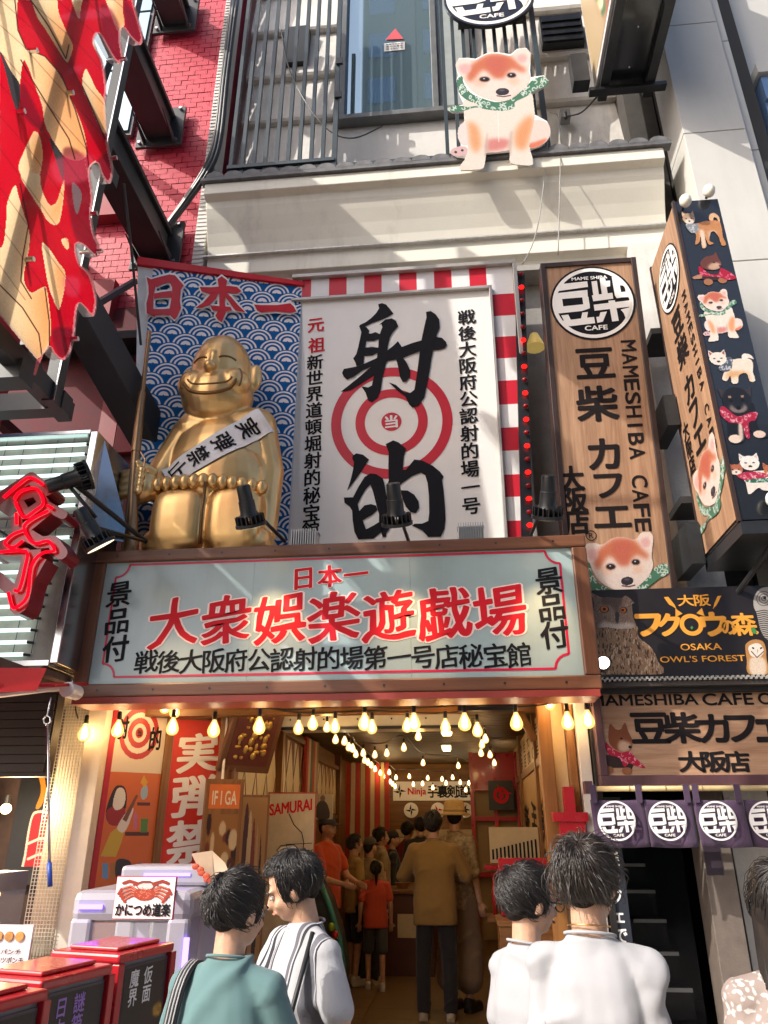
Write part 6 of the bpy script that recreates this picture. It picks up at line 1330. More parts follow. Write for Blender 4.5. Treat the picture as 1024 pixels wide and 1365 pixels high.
for k in range(5): cv.poly([(8+k*10, 20+k*7), (16+k*8, 10+k*5), (20+k*8, 60), (14+k*9, 130), (6+k*9, 128)], ['#5c2c18', '#e0c49a', '#8c3c20', '#caa070', '#3c2418'][k])
part('board', MB().box(-.13, .13, 0, .03, .6, 1.92), yw, t); cv.sheet('print', lambda u, v: (-.11+.22*u, -.004, 1.90-v*1.25), printmat(), t)
f = Fr((-1.5, 7.15, 0), radians(8)); t = T('samurai_board', 'tall cream board with red SAMURAI lettering and a drawn archer', 'sign', f)
a, b_ = f.at(358, 1056), f.at(417, 1210); part('board', MB().box(a.x, b_.x, 0, .03, .5, a.z), mat('red_edge', (.4, .05, .02), .5), t); part('face', MB().box(a.x+.012, b_.x-.012, -.004, -.001, .51, a.z-.012), mat('aged_cream', (.60, .50, .34), .6, var=.15, scale=5, dirt=.15), t)
m = MB(); q = f.at(388, 1076); put(m, 'SAMURAI', q.x, q.z, (b_.x-a.x)*.86, .095, -.008, bold=.03, brush=.1, fit=True, layers=6); letters('red_lettering', m, redink, t)
m = MB(); Q4 = lambda x, y: (lambda p: (p.x, -.007, p.z))(f.at(100+x*.3516, 920+y*.3516))
m.tube([Q4(812, 470), Q4(830, 510), Q4(860, 540), Q4(868, 580), Q4(862, 620), Q4(845, 670)], .004, 5); m.tube([Q4(800, 585), Q4(900, 580)], .003, 5)
for pts in (((765, 610), (780, 590), (830, 585), (845, 600)), ((790, 600), (800, 640), (830, 660)), ((770, 610), (775, 660), (800, 690)), ((845, 600), (830, 640), (850, 690)), ((800, 590), (810, 600), (795, 615))): m.tube([Q4(*p) for p in pts], .0035, 5)
part('archer_drawing', m, ink, t); m = MB(); q = f.at(402, 1212); put(m, 'oor', q.x, q.z, .14, .07, -.008, bold=.03, fit=True); letters('lettering', m, ink, t)
f = Fr((-1.42, 8.3, 0), radians(5)); t = T('warrior_photo', 'small photograph poster of a seated warrior beside the samurai board', 'poster', f)
a, b_ = f.at(417, 1058), f.at(443, 1092); cv = Cv(40, 50, '#c8b898'); cv.poly([(10, 48), (8, 25), (18, 12), (24, 14), (32, 26), (34, 48)], '#3a2c28'); cv.ell(20, 9, 5, 6, '#7a5a48'); part('card', MB().box(a.x, b_.x, 0, .02, b_.z, a.z), whiteink, t); cv.sheet('print', lambda u, v: (a.x+(b_.x-a.x)*u, -.003, a.z+(b_.z-a.z)*v), printmat(), t)
t = T('game_cabinet', 'turquoise curved edge game cabinet behind the striped shirt man', 'game machine', loc=(-1.45, 8.4, 0)); tq = mat('turquoise_plastic', (.05, .28, .28), .35)
part('body', MB().prism([(-.3, 0), (.2, 0), (.22, .35), (.16, .65), (.05, .95), (-.05, 1.15), (-.3, 1.2)], 0, .5), mat('cabinet_dark', (.04, .06, .07), .4), t); part('edge', MB().tube([(.2, 0, .3), (.22, 0, .4), (.17, 0, .65), (.06, 0, .95), (-.04, 0, 1.15)], .028, 8), tq, t, smooth=2)
for k, c_ in enumerate(((.3, .5, .03), (.5, .03, .03), (.55, .4, .02), (.5, .1, .02))): part('toy', MB().ball((.1+.04*(k % 2), -.05, .75-.07*k), (.035, .03, .04), 10, 8), mat('toy_%s' % 'lime red yellow orange'.split()[k], c_, .4), t, smooth=2)
# counter in the middle
t = T('prize_counter', 'dark wooden counter with a white notice in the middle of the shop', 'counter', loc=(-.75, 10.4, 0)); part('body', MB().box(-.45, .35, 0, 2.4, 0, .9), mat('dark_counter', (.10, .035, .02), .4, var=.2), t, bev=.01); part('top', MB().box(-.5, .4, -.04, 2.45, .901, .95), yx, t, bev=.005)
part('notice', MB().box(-.1, .15, -.012, -.002, .42, .68), mat('notice_paper', (.6, .52, .4), .6), t)
for k in range(3): part('basket', MB().lathe([(.06, .955), (.1, 1.02), (.104, 1.02), (.06, .96)], 12, o=(-.3+k*.25, .2, 0)), mat('wicker', (.35, .2, .08), .7), t)
# kraft boxes and red display at right
for k, (x_, y_, z_, w_, h_) in enumerate(((.46, 6.55, 0, .5, .36), (.46, 6.55, .362, .46, .32), (.48, 6.6, .684, .46, .33))):
    t = T('wooden_crate', ['bottom wooden prize box of the stack by the entrance', 'middle wooden prize box of the stack with a slot', 'topmost wooden prize box of the stack under the red display'][k], 'box', loc=(x_, y_, z_), group='wooden prize boxes stacked at the entrance')
    part('side', MB().box(-w_/2, w_/2, -.2, .25, 0, h_-.04), yx, t, bev=.004); part('lid', MB().box(-w_/2-.015, w_/2+.015, -.215, .26, h_-.038, h_), yx, t, bev=.004); part('slot', MB().box(-.08, .1, -.206, -.201, h_*.45, h_*.55), ink, t)
t = T('red_display', 'red framed portrait display standing on the stacked boxes', 'display', loc=(.5, 6.7, 1.016))
part('frame', MB().box(-.22, .22, 0, .05, 0, .42), rg, t, bev=.006); part('picture', MB().box(-.17, .2, -.004, -.001, .05, .37), mat('dark_photo', (.05, .04, .05), .3), t); part('face', MB().ball((.06, -.006, .22), (.06, .004, .09), 12, 8), mat('pale_photo', (.5, .45, .42), .4), t); part('caption', MB().box(-.14, .1, -.008, -.005, .06, .1), whiteink, t)
t = T('comb_rack', 'cream slotted rack and red bottles above the boxes at the right wall', 'rack', loc=(.5, 8.0, 1.25)); part('rack', MB().box(-.24, .24, 0, .1, .1, .42), mat('cream_board', (.5, .4, .25), .6), t)
for k in range(12): part('slot', MB().box(-.22+k*.038, -.21+k*.038+.008, -.004, -.001, .13, .22+.1*(k/12)), ink, t)
part('shelf', MB().box(-.3, .26, -.05, .2, .04, .08), rg, t)
for k in range(7): part('bottle', MB().lathe([(.022, -.35), (.024, -.15), (.01, -.08), (.01, -.02)], 8, o=(-.22+k*.065, .02, 0)), MATS['red_prize_foil'], t, smooth=2)
part('lower_shelf', MB().box(-.3, .26, -.05, .2, -.4, -.352), yx, t)
t = T('fan_emblem', 'small red and black emblem panel high at the back right', 'emblem', Fr(P(668, 1060, 10.3))); part('panel', MB().box(-.16, .16, 0, .02, -.18, .18), black, t); m = MB(); annulus(m, 0, 0, .06, .1, -.004); annulus(m, 0, 0, .001, .03, -.004); star(m, .02, .02, .13, -.006, 3); letters('emblem', m, redink, t)

# ================================================================== light bulbs
sock = mat('black_socket', (.012, .012, .012), .4, var=0)
halo = bpy.data.materials.new('bulb_glass'); halo.use_nodes = True; nt_ = halo.node_tree; nt_.nodes.clear()
lw = nt_.nodes.new('ShaderNodeLayerWeight'); lw.inputs[0].default_value = .35; em = nt_.nodes.new('ShaderNodeEmission'); em.inputs[0].default_value = (1, .50, .12, 1); em.inputs[1].default_value = 1.5
trb = nt_.nodes.new('ShaderNodeBsdfTransparent'); mxs = nt_.nodes.new('ShaderNodeMixShader'); gls = nt_.nodes.new('ShaderNodeBsdfGlossy'); gls.inputs[1].default_value = .05; ad = nt_.nodes.new('ShaderNodeMixShader'); ad.inputs[0].default_value = .08; ou = nt_.nodes.new('ShaderNodeOutputMaterial')
mxs.inputs[0].default_value = .5; nt_.links.new(trb.outputs[0], mxs.inputs[1]); nt_.links.new(em.outputs[0], mxs.inputs[2]); nt_.links.new(mxs.outputs[0], ad.inputs[1]); nt_.links.new(gls.outputs[0], ad.inputs[2]); nt_.links.new(ad.outputs[0], ou.inputs[0]); halo.cycles.emission_sampling = 'NONE'
fil = glow('filament', (1, .82, .5), 22)
gme = MB().lathe([(.012, .0), (.018, -.02), (.036, -.055), (.047, -.085), (.047, -.105), (.036, -.128), (.015, -.14)], 14).mesh('glass', 2); gme.materials.append(halo)
fme = MB().tube([(0, 0, -.03), (0, 0, -.06), (0, 0, -.11), (0, 0, -.122)], [.006, .020, .022, .006], 8).mesh('filament', 2); fme.materials.append(fil)
sme = MB().lathe([(.008, .055), (.016, .05), (.018, .0), (.016, -.01)], 10).mesh('socket', 2); sme.materials.append(sock)
def bulb(x, y, z, s, lab, grp, lamp=0):
    t = T('light_bulb', lab, 'light bulb', loc=(x, y, z), group=grp); t.scale = (s, s, s)
    for n, me in (('glass', gme), ('filament', fme), ('socket', sme)): link(n, me, None, t)
    if lamp:
        l = bpy.data.lights.new('bulb_light', 'POINT'); l.energy = lamp; l.color = (1, .50, .12); l.shadow_soft_size = .05; lo = bpy.data.objects.new('bulb_light', l); C.objects.link(lo); lo.location = (x, y, z-.09*s)
    return t
fb = [(112.6, 978, 5.62), (135.7, 945, 5.75), (157, 973, 5.66), (190, 937, 5.8), (220, 943, 5.8), (233, 949, 5.75), (230, 970, 5.64), (285, 973, 5.64), (345.6, 969, 5.64), (398, 971, 5.9), (417, 965, 5.7), (446.5, 969, 5.9), (486, 964, 5.66), (496, 970, 5.95), (543, 968, 5.95), (552, 964, 5.66), (594, 969, 5.9), (619.6, 964, 5.66), (636.6, 974, 5.85), (688.6, 963.5, 5.64), (733, 937.5, 5.72), (760, 930, 5.74), (757, 962.7, 5.64), (784, 960.5, 5.58)]
where = ['at the far left end of the front string', 'second from the left end, high under the sign corner', 'third from the left end, in front of the cream post', 'high over the painted ring target', 'higher of three over the gap between banners', 'middle one of three between banners', 'lowest of three between banners', 'over the red banner edge', 'in front of the tilted gold picture', 'small one just right of the gold picture', 'larger one left of the air conditioner', 'small one near the first lattice', 'large one before the air conditioner', 'small one behind a larger bulb, middle left', 'small one behind a larger bulb, middle right', 'large one above the shop centre', 'small one over the ceiling tubes', 'large one right of the ceiling tubes', 'small low one near the black box', 'large one below the black box', 'upper one of the cluster at the right post', 'highest of the cluster at the right post', 'lowest of the cluster at the right post', 'at the far right end beside the wooden cafe board']
for k, (x_, y_, Y_) in enumerate(fb):
    big = Y_ < 5.7; p = P(x_, y_, Y_); bulb(p.x, p.y, p.z+.085*(1.0 if big else .85), 1.0 if big else .85, 'glowing bulb '+where[k], 'bulbs on the string under the shop sign', 2.4 if k % 2 == 0 else 0)
ib = [(293, 137), (325, 182), (358, 188), (374, 210), (388, 215), (400, 236), (427, 232), (432, 258), (445, 266), (457, 277), (470, 238), (471, 291), (490, 305), (503, 318), (514, 232), (523, 303), (515, 328), (527, 338), (535, 346), (545, 355), (548, 322), (577, 212), (597, 318), (612, 347), (630, 170), (648, 268), (665, 324), (646, 345), (684, 360), (718, 328), (733, 343), (757, 322), (778, 279), (785, 340), (805, 368), (817, 343), (838, 310), (857, 360), (878, 180), (865, 200), (862, 232), (895, 238), (911, 268), (930, 288), (960, 328), (905, 340), (915, 347)]
pos = []
ordn = 'nearest second third fourth fifth sixth seventh eighth ninth tenth eleventh twelfth thirteenth fourteenth fifteenth sixteenth'.split()
lrow = [0, 1, 2, 3, 4, 5, 7, 8, 9, 11, 12, 13, 16, 17, 18, 19]; rrow = [38, 39, 40, 41, 42, 43, 44, 45, 46]
xrow = [6, 10, 14, 21, 24, 25, 32, 36]; brow = sorted([k for k in range(47) if k not in lrow+rrow+xrow], key=lambda k: ib[k][0])
def blab(k):
    if k in lrow: return '%s bulb of the row along the left edge of the shop ceiling' % ordn[lrow.index(k)]
    if k in rrow: return '%s bulb of the row along the right edge of the shop ceiling' % ordn[rrow.index(k)]
    if k in xrow: return '%s bulb from the left on the cable crossing mid ceiling' % (['first']+ordn[1:])[xrow.index(k)]
    return '%s bulb from the left in the back row near the far signboard' % (['first']+ordn[1:])[brow.index(k)]
for k, (a, b_) in enumerate(ib):
    x_, y_ = 330+a*.3613, 920+b_*.3613; p = PZ(x_, y_, 2.44)
    if p.y > 13.3: p = P(x_, y_, 13.0+.05*(k % 6))
    if p.x > .7: p = PX(x_, y_, .68)
    if p.x < -1.8: p = PX(x_, y_, -1.8)
    pos.append(p); bulb(p.x, p.y, p.z+.055, .68, blab(k), 'bulbs on the ceiling strings inside the shop', 1.3 if k % 4 == 0 else 0)
f0 = [P(105, 932, 5.64), P(112, 955, 5.63), P(118, 940, 5.64)]
def string(pts, lab, r=.006): return cable('string_cable', pts, r, lab, sock)
string([P(104, 958, 5.62), P(104, 938, 5.62), P(150, 940, 5.64), P(220, 934, 5.66), P(300, 940, 5.66), P(380, 946, 5.68), P(460, 942, 5.68), P(540, 944, 5.68), P(620, 940, 5.68), P(690, 942, 5.66), P(750, 936, 5.64), P(800, 930, 5.6)], 'black bulb cable sagging under the long shop sign')
string([P(330, 938, 5.95), P(400, 950, 5.95), P(500, 948, 5.95), P(600, 950, 5.9), P(700, 935, 5.9)], 'thin black bulb cable behind the front bulb cable')
def near(idx): return [pos[i]+Vector((0, 0, .12)) for i in idx]
string(near([0, 1, 2, 3, 4, 5, 7, 8, 9, 11, 12, 13, 16, 17, 18, 19]), 'bulb cable running back along the left side of the ceiling'); string(near([38, 39, 40, 41, 42, 43, 44]), 'bulb cable running back along the right side of the ceiling')
string(near([6, 10, 14, 21, 25, 32, 36]), 'bulb cable crossing the ceiling near the middle'); string(near([15, 20, 22, 26, 29, 31, 33]), 'bulb cable crossing the ceiling further back')
for k, y_ in enumerate((7.4, 8.9, 10.8)):
    p = P(596, (978, 1003, 1022)[k], y_); t = T('ceiling_tube', ['nearest lit ceiling tube lamp', 'middle lit ceiling tube lamp', 'furthest lit ceiling tube lamp'][k]+' inside the shop', 'lamp', loc=(p.x, y_, 2.70)); part('tube', MB().box(-.05, .05, -.3, .3, -.02, .0), glow('tube_lamp', (1, .72, .36), 5), t); part('fitting', MB().box(-.07, .07, -.34, .34, .0005, .024), whiteink, t)
    l = bpy.data.lights.new('tube_light', 'AREA'); l.shape = 'RECTANGLE'; l.size = .1; l.size_y = .6; l.energy = 1.3; l.color = (1, .58, .22); lo = bpy.data.objects.new('tube_light', l); C.objects.link(lo); lo.location = (p.x, y_, 2.67)

# ================================================================== cafe ground floor: noren, stairs, pillar
f = Fr((1.6, 5.5, 1.9)); cloth = mat('purple_cloth', (.055, .028, .065), .85, var=.15, scale=8, bump=.3, bscale=150, sheen=.3)
t = T('bamboo_pole', 'bamboo pole carrying the purple shop curtains', 'pole', f); za = f.at(900, 1051)[2]
part('cane', MB().tube([(f.at(790, 1051)[0], 0, za), (.9, 0, za)], .018, 12), mat('bamboo', (.50, .38, .18), .4, var=.15), t, smooth=2)
for k in range(7): part('joint', MB().tube([(-.7+k*.24, 0, za), (-.692+k*.24, 0, za)], .0205, 12), mat('bamboo_joint', (.3, .2, .1), .5), t)
edges = [(786, 858), (857, 922), (922, 990), (990, 1060)]; cxs = [821, 888.5, 955.5, 1022]; ncl = MATS['white_ink']
labs = ['beside the white post', 'second from the white post', 'third from the white post', 'cut by the right edge of the view']
for k, (e0, e1) in enumerate(edges):
    a, b_ = f.at(e0, 1066), f.at(e1, 1066); zb_ = f.at((e0+e1)/2, 1129)[2]
    t = T('shop_curtain', 'purple curtain with round white logo, '+labs[k], 'curtain', f, group='purple shop curtains on the bamboo pole')
    m = MB(); N1, M1 = 16, 8; x0_, x1_ = a.x+.004, b_.x-.004; sg = random.Random(k)
    ph = sg.random()*6
    wavy = lambda x, z: .010*sin(x*22+ph)+.006*sin(x*51+z*9+ph)
    for i in range(N1+1):
        for j in range(M1+1):
            x = x0_+(x1_-x0_)*i/N1; z = a.z+(zb_-a.z)*j/M1; pin = -.012*(j/M1)*(1 if i < N1/2 else -1)*0; m.v.append((x+(.012*(j/M1) if k % 2 == 0 else .008*(j/M1)), wavy(x, z)*(.3+j/M1), z-.006*sin(i/N1*pi)))
    for i in range(N1):
        for j in range(M1): q = i*(M1+1)+j; m.f.append((q, q+1, q+M1+2, q+M1+1))
    o = part('cloth', m, cloth, t, smooth=2); sd = o.modifiers.new('solid', 'SOLIDIFY'); sd.thickness = .003
    for xx_ in ((x0_+.02, x1_-.03) if k % 2 == 0 else (x1_-.03,)): part('loop', MB().extr([(-.024, a.z-.02), (-.024, za+.024), (.024, za+.024), (.024, za+.02), (-.02, za+.02), (-.02, a.z-.02)], xx_-.018, xx_+.022), cloth, t)
    c_ = f.at(cxs[k], 1094); r_ = (f.at(cxs[k]+26, 1094)[0]-f.at(cxs[k]-26, 1094)[0])/2
    logo(t, c_.x, c_.z, r_*1.02, -.028, ncl, cloth, nm='logo', bg=False)
part('pole_bracket', MB().box(-.75, -.70, -.01, .1, za-.03, za+.05), MATS['purple_brown_frame'], bpy.data.objects['bamboo_pole'])
gf = T('cafe_entrance', 'dark stair entrance of the puppy cafe behind the purple curtains', 'entrance', loc=(1.5, 6, 0))
def GF(mb): mb.v = [(x-1.5, y-6, z) for x, y, z in mb.v]; return mb
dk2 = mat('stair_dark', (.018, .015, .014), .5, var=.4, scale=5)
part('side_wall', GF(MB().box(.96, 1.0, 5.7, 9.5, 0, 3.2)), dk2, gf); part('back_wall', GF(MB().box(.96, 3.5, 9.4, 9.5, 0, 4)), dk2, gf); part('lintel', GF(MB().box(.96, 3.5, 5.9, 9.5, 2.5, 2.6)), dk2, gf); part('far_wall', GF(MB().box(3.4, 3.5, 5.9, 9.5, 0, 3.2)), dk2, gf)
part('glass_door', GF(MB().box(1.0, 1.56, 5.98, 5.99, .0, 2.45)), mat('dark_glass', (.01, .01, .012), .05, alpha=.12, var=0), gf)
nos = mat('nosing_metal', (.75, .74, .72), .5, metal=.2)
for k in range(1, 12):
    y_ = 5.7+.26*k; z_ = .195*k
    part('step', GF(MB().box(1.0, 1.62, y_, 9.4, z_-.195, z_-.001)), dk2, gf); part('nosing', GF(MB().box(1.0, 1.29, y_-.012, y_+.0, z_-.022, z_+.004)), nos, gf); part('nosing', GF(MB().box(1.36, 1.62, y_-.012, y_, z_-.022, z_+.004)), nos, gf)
pl = mat('brown_stone_pillar', (.15, .12, .10), .6, var=.15, scale=12, bump=.2, dirt=.1)
part('pillar', GF(MB().box(1.66, 1.86, 5.85, 6.1, 0, 2.5)), pl, gf, bev=.006); part('pillar_poster', GF(MB().box(1.67, 1.78, 5.842, 5.848, 1.36, 1.56)), MATS['dark_print'], gf)
part('door_leaf', GF(MB().box(1.9, 3.2, 6.6, 6.65, 0, 2.4)), mat('dark_green_red_door', (.03, .03, .02), .4, var=.5), gf)
for k, (x_, z_, c_) in enumerate(((2.05, 1.45, (.2, .03, .03)), (2.2, 1.35, (.15, .16, .03)), (2.3, 1.6, (.05, .1, .04)), (2.0, 1.15, (.3, .1, .05)))): part('leaf_motif', GF(MB().ball((x_, 6.58, z_), (.12, .01, .17), 10, 8)), mat('motif_%s' % 'red olive green rust'.split()[k], c_, .5), gf)
f = Fr((1.02, 5.72, 1.2)); t = T('vertical_banner', 'narrow navy banner with white Japanese lettering beside the white post', 'banner', f)
a, b_ = f.at(805, 1130), f.at(836, 1252); part('cloth', MB().box(-.06, .07, 0, .01, -1.1, .45), mat('navy_banner', (.015, .018, .03), .6), t); m = MB()
for k, ch in enumerate('豆柴カフェで癒さ'): put(m, ch, .0, .38-k*.115, .085, .095, -.004, bold=.025)
letters('lettering', m, whiteink, t); part('base', MB().tube([(0, .02, -1.2), (0, .02, .47)], .012, 8), whiteink, t)
# black exterior clutter
# ================================================================== people
skin = mat('skin', (.50, .29, .19), .5, var=.14, scale=26, bump=.12, bscale=260); skin.node_tree.nodes['Principled BSDF'].inputs['Subsurface Weight'].default_value = .12; skin.node_tree.nodes['Principled BSDF'].inputs['Subsurface Radius'].default_value = (.02, .008, .004)
hairm = mat('black_hair', (.012, .009, .008), .42, var=.3, scale=30, spec=.6); hairm2 = mat('brown_black_hair', (.026, .018, .014), .40, var=.3, scale=30, spec=.7)
hbase = mat('hair_base', (.012, .009, .008), .75, var=.3, scale=30, spec=.2)
def torso_rings(mb, rings, n=20):
    o = len(mb.v)
    for z, hx_, hy, cy in rings:
        for k in range(n):
            a = 2*pi*k/n; c_, s_ = cos(a), sin(a); e = .8; mb.v.append((hx_*math.copysign(abs(c_)**e, c_), cy+hy*math.copysign(abs(s_)**e, s_), z))
    for i in range(len(rings)-1):
        for k in range(n): a = o+i*n+k; b_ = o+i*n+(k+1) % n; mb.f.append((a, b_, b_+n, a+n))
    mb.f.append(tuple(o+k for k in range(n))[::-1]); mb.f.append(tuple(o+(len(rings)-1)*n+k for k in range(n))); return mb
def folds(me, amp, seed, zc=None):
    n = len(me.vertices); co = np.empty(n*3); me.vertices.foreach_get('co', co); co = co.reshape(-1, 3); no = np.array([v.normal[:] for v in me.vertices])
    for i in range(n):
        x, y, z = co[i]; a = noise.noise(Vector((x*9+seed, y*9, z*3.2+x*5))) ; b_ = abs(noise.noise(Vector((x*5-z*6+seed*2, y*5, z*5+x*6))))
        c_ = abs(noise.noise(Vector((x*11+z*9+seed, y*8, z*8-x*10)))); d_ = (x*.55+z*.9)*30+5*noise.noise(Vector((x*3+seed, y*4, z*3))); e_ = max(0, sin(d_))**4*max(0, noise.noise(Vector((x*4, seed, z*4)))+.25); co[i] += no[i]*amp*(a*.55-(.5-b_)*.7+c_*.2+e_*3.4)
    me.vertices.foreach_set('co', co.ravel()); me.update(); return me
def hand(mb, w_, d, side, s=1.0, curl=.5):
    """palm at the wrist w_, fingers along d; side = +1/-1 for the thumb"""
    d = Vector(d).normalized(); u = Vector((0, -1, 0)) if abs(d.y) < .8 else Vector((1, 0, 0)); l = d.cross(u).normalized(); u = l.cross(d)
    w_ = Vector(w_); pc = w_+d*.045*s
    mb.ball(pc, (.04*s, .017*s, .05*s), 12, 8, Matrix((l, u, d)).transposed().to_4x4())
    for k in range(4):
        b_ = w_+d*.085*s+l*(k-1.5)*.020*s; L_ = (.062, .072, .067, .05)[k]*s; e1 = b_+(d*cos(curl*.6)+u*sin(curl*.6))*L_*.5; e2 = e1+(d*cos(curl*1.6)+u*sin(curl*1.6))*L_*.5; chain(mb, [b_-d*.02*s, e1, e2], [.0088*s, .008*s, .0068*s], 8)
    b_ = w_+d*.02*s-l*side*.03*s; e1 = b_+(d*.6-l*side*.7+u*.3).normalized()*.035*s; e2 = e1+(d*.9-l*side*.2+u*.3).normalized()*.03*s; chain(mb, [b_, e1, e2], [.013*s, .0105*s, .008*s], 8)
def strands(n, cen, rad, crown, length, seed, r0=.0035, lift=.012, zlow=-.6, part_=None, nseg=6, yaw0=0):
    """clumps of hair combed outward from the crown over an egg shaped head"""
    rs = random.Random(seed); mb = MB(); crown = Vector(crown).normalized()
    t1 = crown.orthogonal().normalized(); t2 = crown.cross(t1)
    for i in range(n):
        th = math.acos(1-rs.random()*1.62)*.98; ph = rs.random()*2*pi
        L_ = length*rs.uniform(.7, 1.25); pts = []; rr = []; lf = lift*rs.uniform(.3, 1.4)*(2.6 if rs.random() < .05 else 1); sw = rs.gauss(0, .16)+.22*sin(ph*3+seed)
        for k in range(nseg+1):
            t = k/nseg; a = th+t*L_/rad[2]; p2 = ph+sw*t+.35*t
            d = crown*cos(a)+(t1*cos(p2)+t2*sin(p2))*sin(a)
            if d.z < zlow and k > 1: break
            e = 1.055+lf/rad[0]*sin(min(1, t*1.3)*pi*.75)+(.03 if k == nseg else 0)
            # keep the face clear: local -y is the face
            if d.y < -.55 and d.z < .42 : break
            p = Vector((d.x*rad[0]*e, d.y*rad[1]*e, d.z*rad[2]*e))+Vector(cen); pts.append(p); rr.append(r0*(1-.75*t)*rs.uniform(.8, 1.2))
        if len(pts) > 2: rr[-1] = r0*.12; mb.tube(pts, rr, 4, cap=False)
    return mb
BENDW = 1.0
def person(label, loc, rz, H=1.7, detail=1, top=None, topmat=None, sleeve='short', bottom='trousers', botmat=None, shoemat=None, hair='short', hairmat=None, head_yaw=0, head_pitch=0, head_roll=0, arms=None, build=1.0, seed=1, group=None, fold=.006, lean=0, legs=None, skinm=None, longtop=False, hat=None):
    s = H/1.70; vx = {2: .0085, 1: .011, 0: .016}[detail]*max(s, .8)
    t = T('person', label, 'person', loc=loc, rz=rz, group=group); sk = skinm or skin
    arms = arms or {}; SH_ = {}
    def Z(p): return Vector(p)*s
    bl = build
    shl = lambda sx: Vector((sx*.152*bl, .01, 1.358)); 
    A = {}
    for sx, nm in ((-1, 'R'), (1, 'L')):
        el, wr = arms.get(nm, ((sx*.205*bl, .03, 1.10), (sx*.215*bl, -.03, .86))); A[sx] = (shl(sx), Vector(el), Vector(wr))
    LG = legs or [(-.09, 0, 0), (.09, .02, 0)]
    ne = Vector((0, .015, 1.43)); hc = Vector((0, -.01, 1.585))
    HM = Matrix.Translation(Vector((0, .01, 1.47))) @ Matrix.Rotation(head_yaw, 4, 'Z') @ Matrix.Rotation(head_pitch, 4, 'X') @ Matrix.Rotation(head_roll, 4, 'Y') @ Matrix.Translation(-Vector((0, .01, 1.47)))
    hp = lambda x, y, z: HM @ Vector((x, y, z))
    # body, one skin
    b = MB()
    n0 = len(b.v)
    b.ball((0, .012, 1.615), (.073, .092, .088), 20, 14); b.ball((0, -.02, 1.555), (.062, .070, .078), 18, 12); b.ball((0, -.052, 1.508), (.030, .028, .024), 12, 8)
    cap(b, (0, -.085, 1.59), (0, -.106, 1.556), .010, .014, 10); b.ball((0, -.088, 1.527), (.022, .010, .008), 10, 6)
    for sx in (-1, 1):
        b.ball((sx*.075, .012, 1.572), (.012, .022, .034), 10, 8, Matrix.Rotation(sx*.3, 4, 'Z')); b.ball((sx*.036, -.06, 1.555), (.024, .02, .022), 10, 8); cap(b, (sx*.015, -.083, 1.603), (sx*.045, -.075, 1.607), .009, .009, 8)
    for i in range(n0, len(b.v)): b.v[i] = tuple((HM @ Vector(b.v[i]))*s)
    cap(b, hp(0, .02, 1.54)*s, ne*s, .051*s, .056*s)
    torso_rings(b, [tuple(np.array(q)*s) for q in ((.84, .13*bl, .09, 0), (.92, .155*bl, .10, .0), (1.05, .135*bl, .09, .0), (1.25, .155*bl, .10, .0), (1.35, .14*bl, .075, .01), (1.43, .06, .05, .015))])
    for sx in (-1, 1):
        a0, a1, a2 = A[sx]; chain(b, [a0*s, a1*s, a2*s], [.05*s*bl, .038*s*bl, .026*s], 12); hand(b, a2*s, (a2-a1), sx, s)
    for k, (lx, ly, kn) in enumerate(LG):
        hip = Vector((math.copysign(.085, lx), .0, .88)); knee = Vector((lx, ly-.02-kn, .47)); an = Vector((lx, ly+.02, .09)); chain(b, [hip*s, knee*s, an*s], [.075*s, .05*s, .034*s], 12)
        cap(b, (an+Vector((0, 0, -.04)))*s, (an+Vector((0, -.15, -.055)))*s, .035*s, .028*s)
    me = fuse(b, vx, 3); link('body', me, sk, t)
    # face
    for sx in (-1, 1):
        part('eye', MB().ball(tuple(hp(sx*.032, -.078, 1.586)*s), .0092*s, 10, 8), mat('eye_white', (.7, .68, .65), .3, var=0), t, smooth=2); part('pupil', MB().ball(tuple(hp(sx*.032, -.0845, 1.585)*s), .0052*s, 8, 6), ink, t, smooth=2)
        if detail: part('eyebrow', MB().tube([hp(sx*.016, -.094, 1.606)*s, hp(sx*.034, -.092, 1.611)*s, hp(sx*.052, -.082, 1.606)*s], .0035*s, 5), hairmat or hairm, t, smooth=2)
    if detail: part('lips', MB().tube([hp(-.02, -.092, 1.527)*s, hp(0, -.1, 1.53)*s, hp(.02, -.092, 1.527)*s], .0045*s, 6), mat('lip_colour', (.35, .12, .09), .4), t, smooth=2)
    # clothes
    g = MB(); zb = .80 if not longtop else .74
    torso_rings(g, [tuple(np.array(q)*s) for q in ((zb, .172*bl, .128, .0), (.95, .168*bl, .125, .0), (1.08, .155*bl, .115, .0), (1.25, .168*bl, .122, .005), (1.33, .152*bl, .105, .01), (1.395, .115, .08, .012), (1.425, .085, .068, .012), (1.452, .068, .062, .014))])
    sl_end = {'short': .62, 'long': 1.9, 'mid': .95}[sleeve]; rs_ = {'short': .062, 'mid': .058, 'long': .052}[sleeve]
    for sx in (-1, 1):
        a0, a1, a2 = A[sx]; cap(g, a0*s, Vector((sx*.05, .014, 1.400))*s, .064*s, .045*s)
        if sl_end <= 1: chain(g, [a0*s, a0.lerp(a1, sl_end)*s], [.061*s*bl, rs_*s*bl], 14)
        else: chain(g, [a0*s, a1*s, a1.lerp(a2, .93)*s], [.061*s*bl, .052*s*bl, .043*s], 14)
    me = fuse(g, vx, 3, 'shirt'); folds(me, fold*s, seed*3.7); link('shirt', me, topmat, t)
    col_ = MB(); rr = []; 
    for k in range(21): a = 2*pi*k/20; rr.append(Vector((.074*cos(a), .014+.068*sin(a), 1.448+.014*sin(a)))*s)
    part('collar', MB().tube(rr, .0048*s, 6), topmat, t, smooth=2)
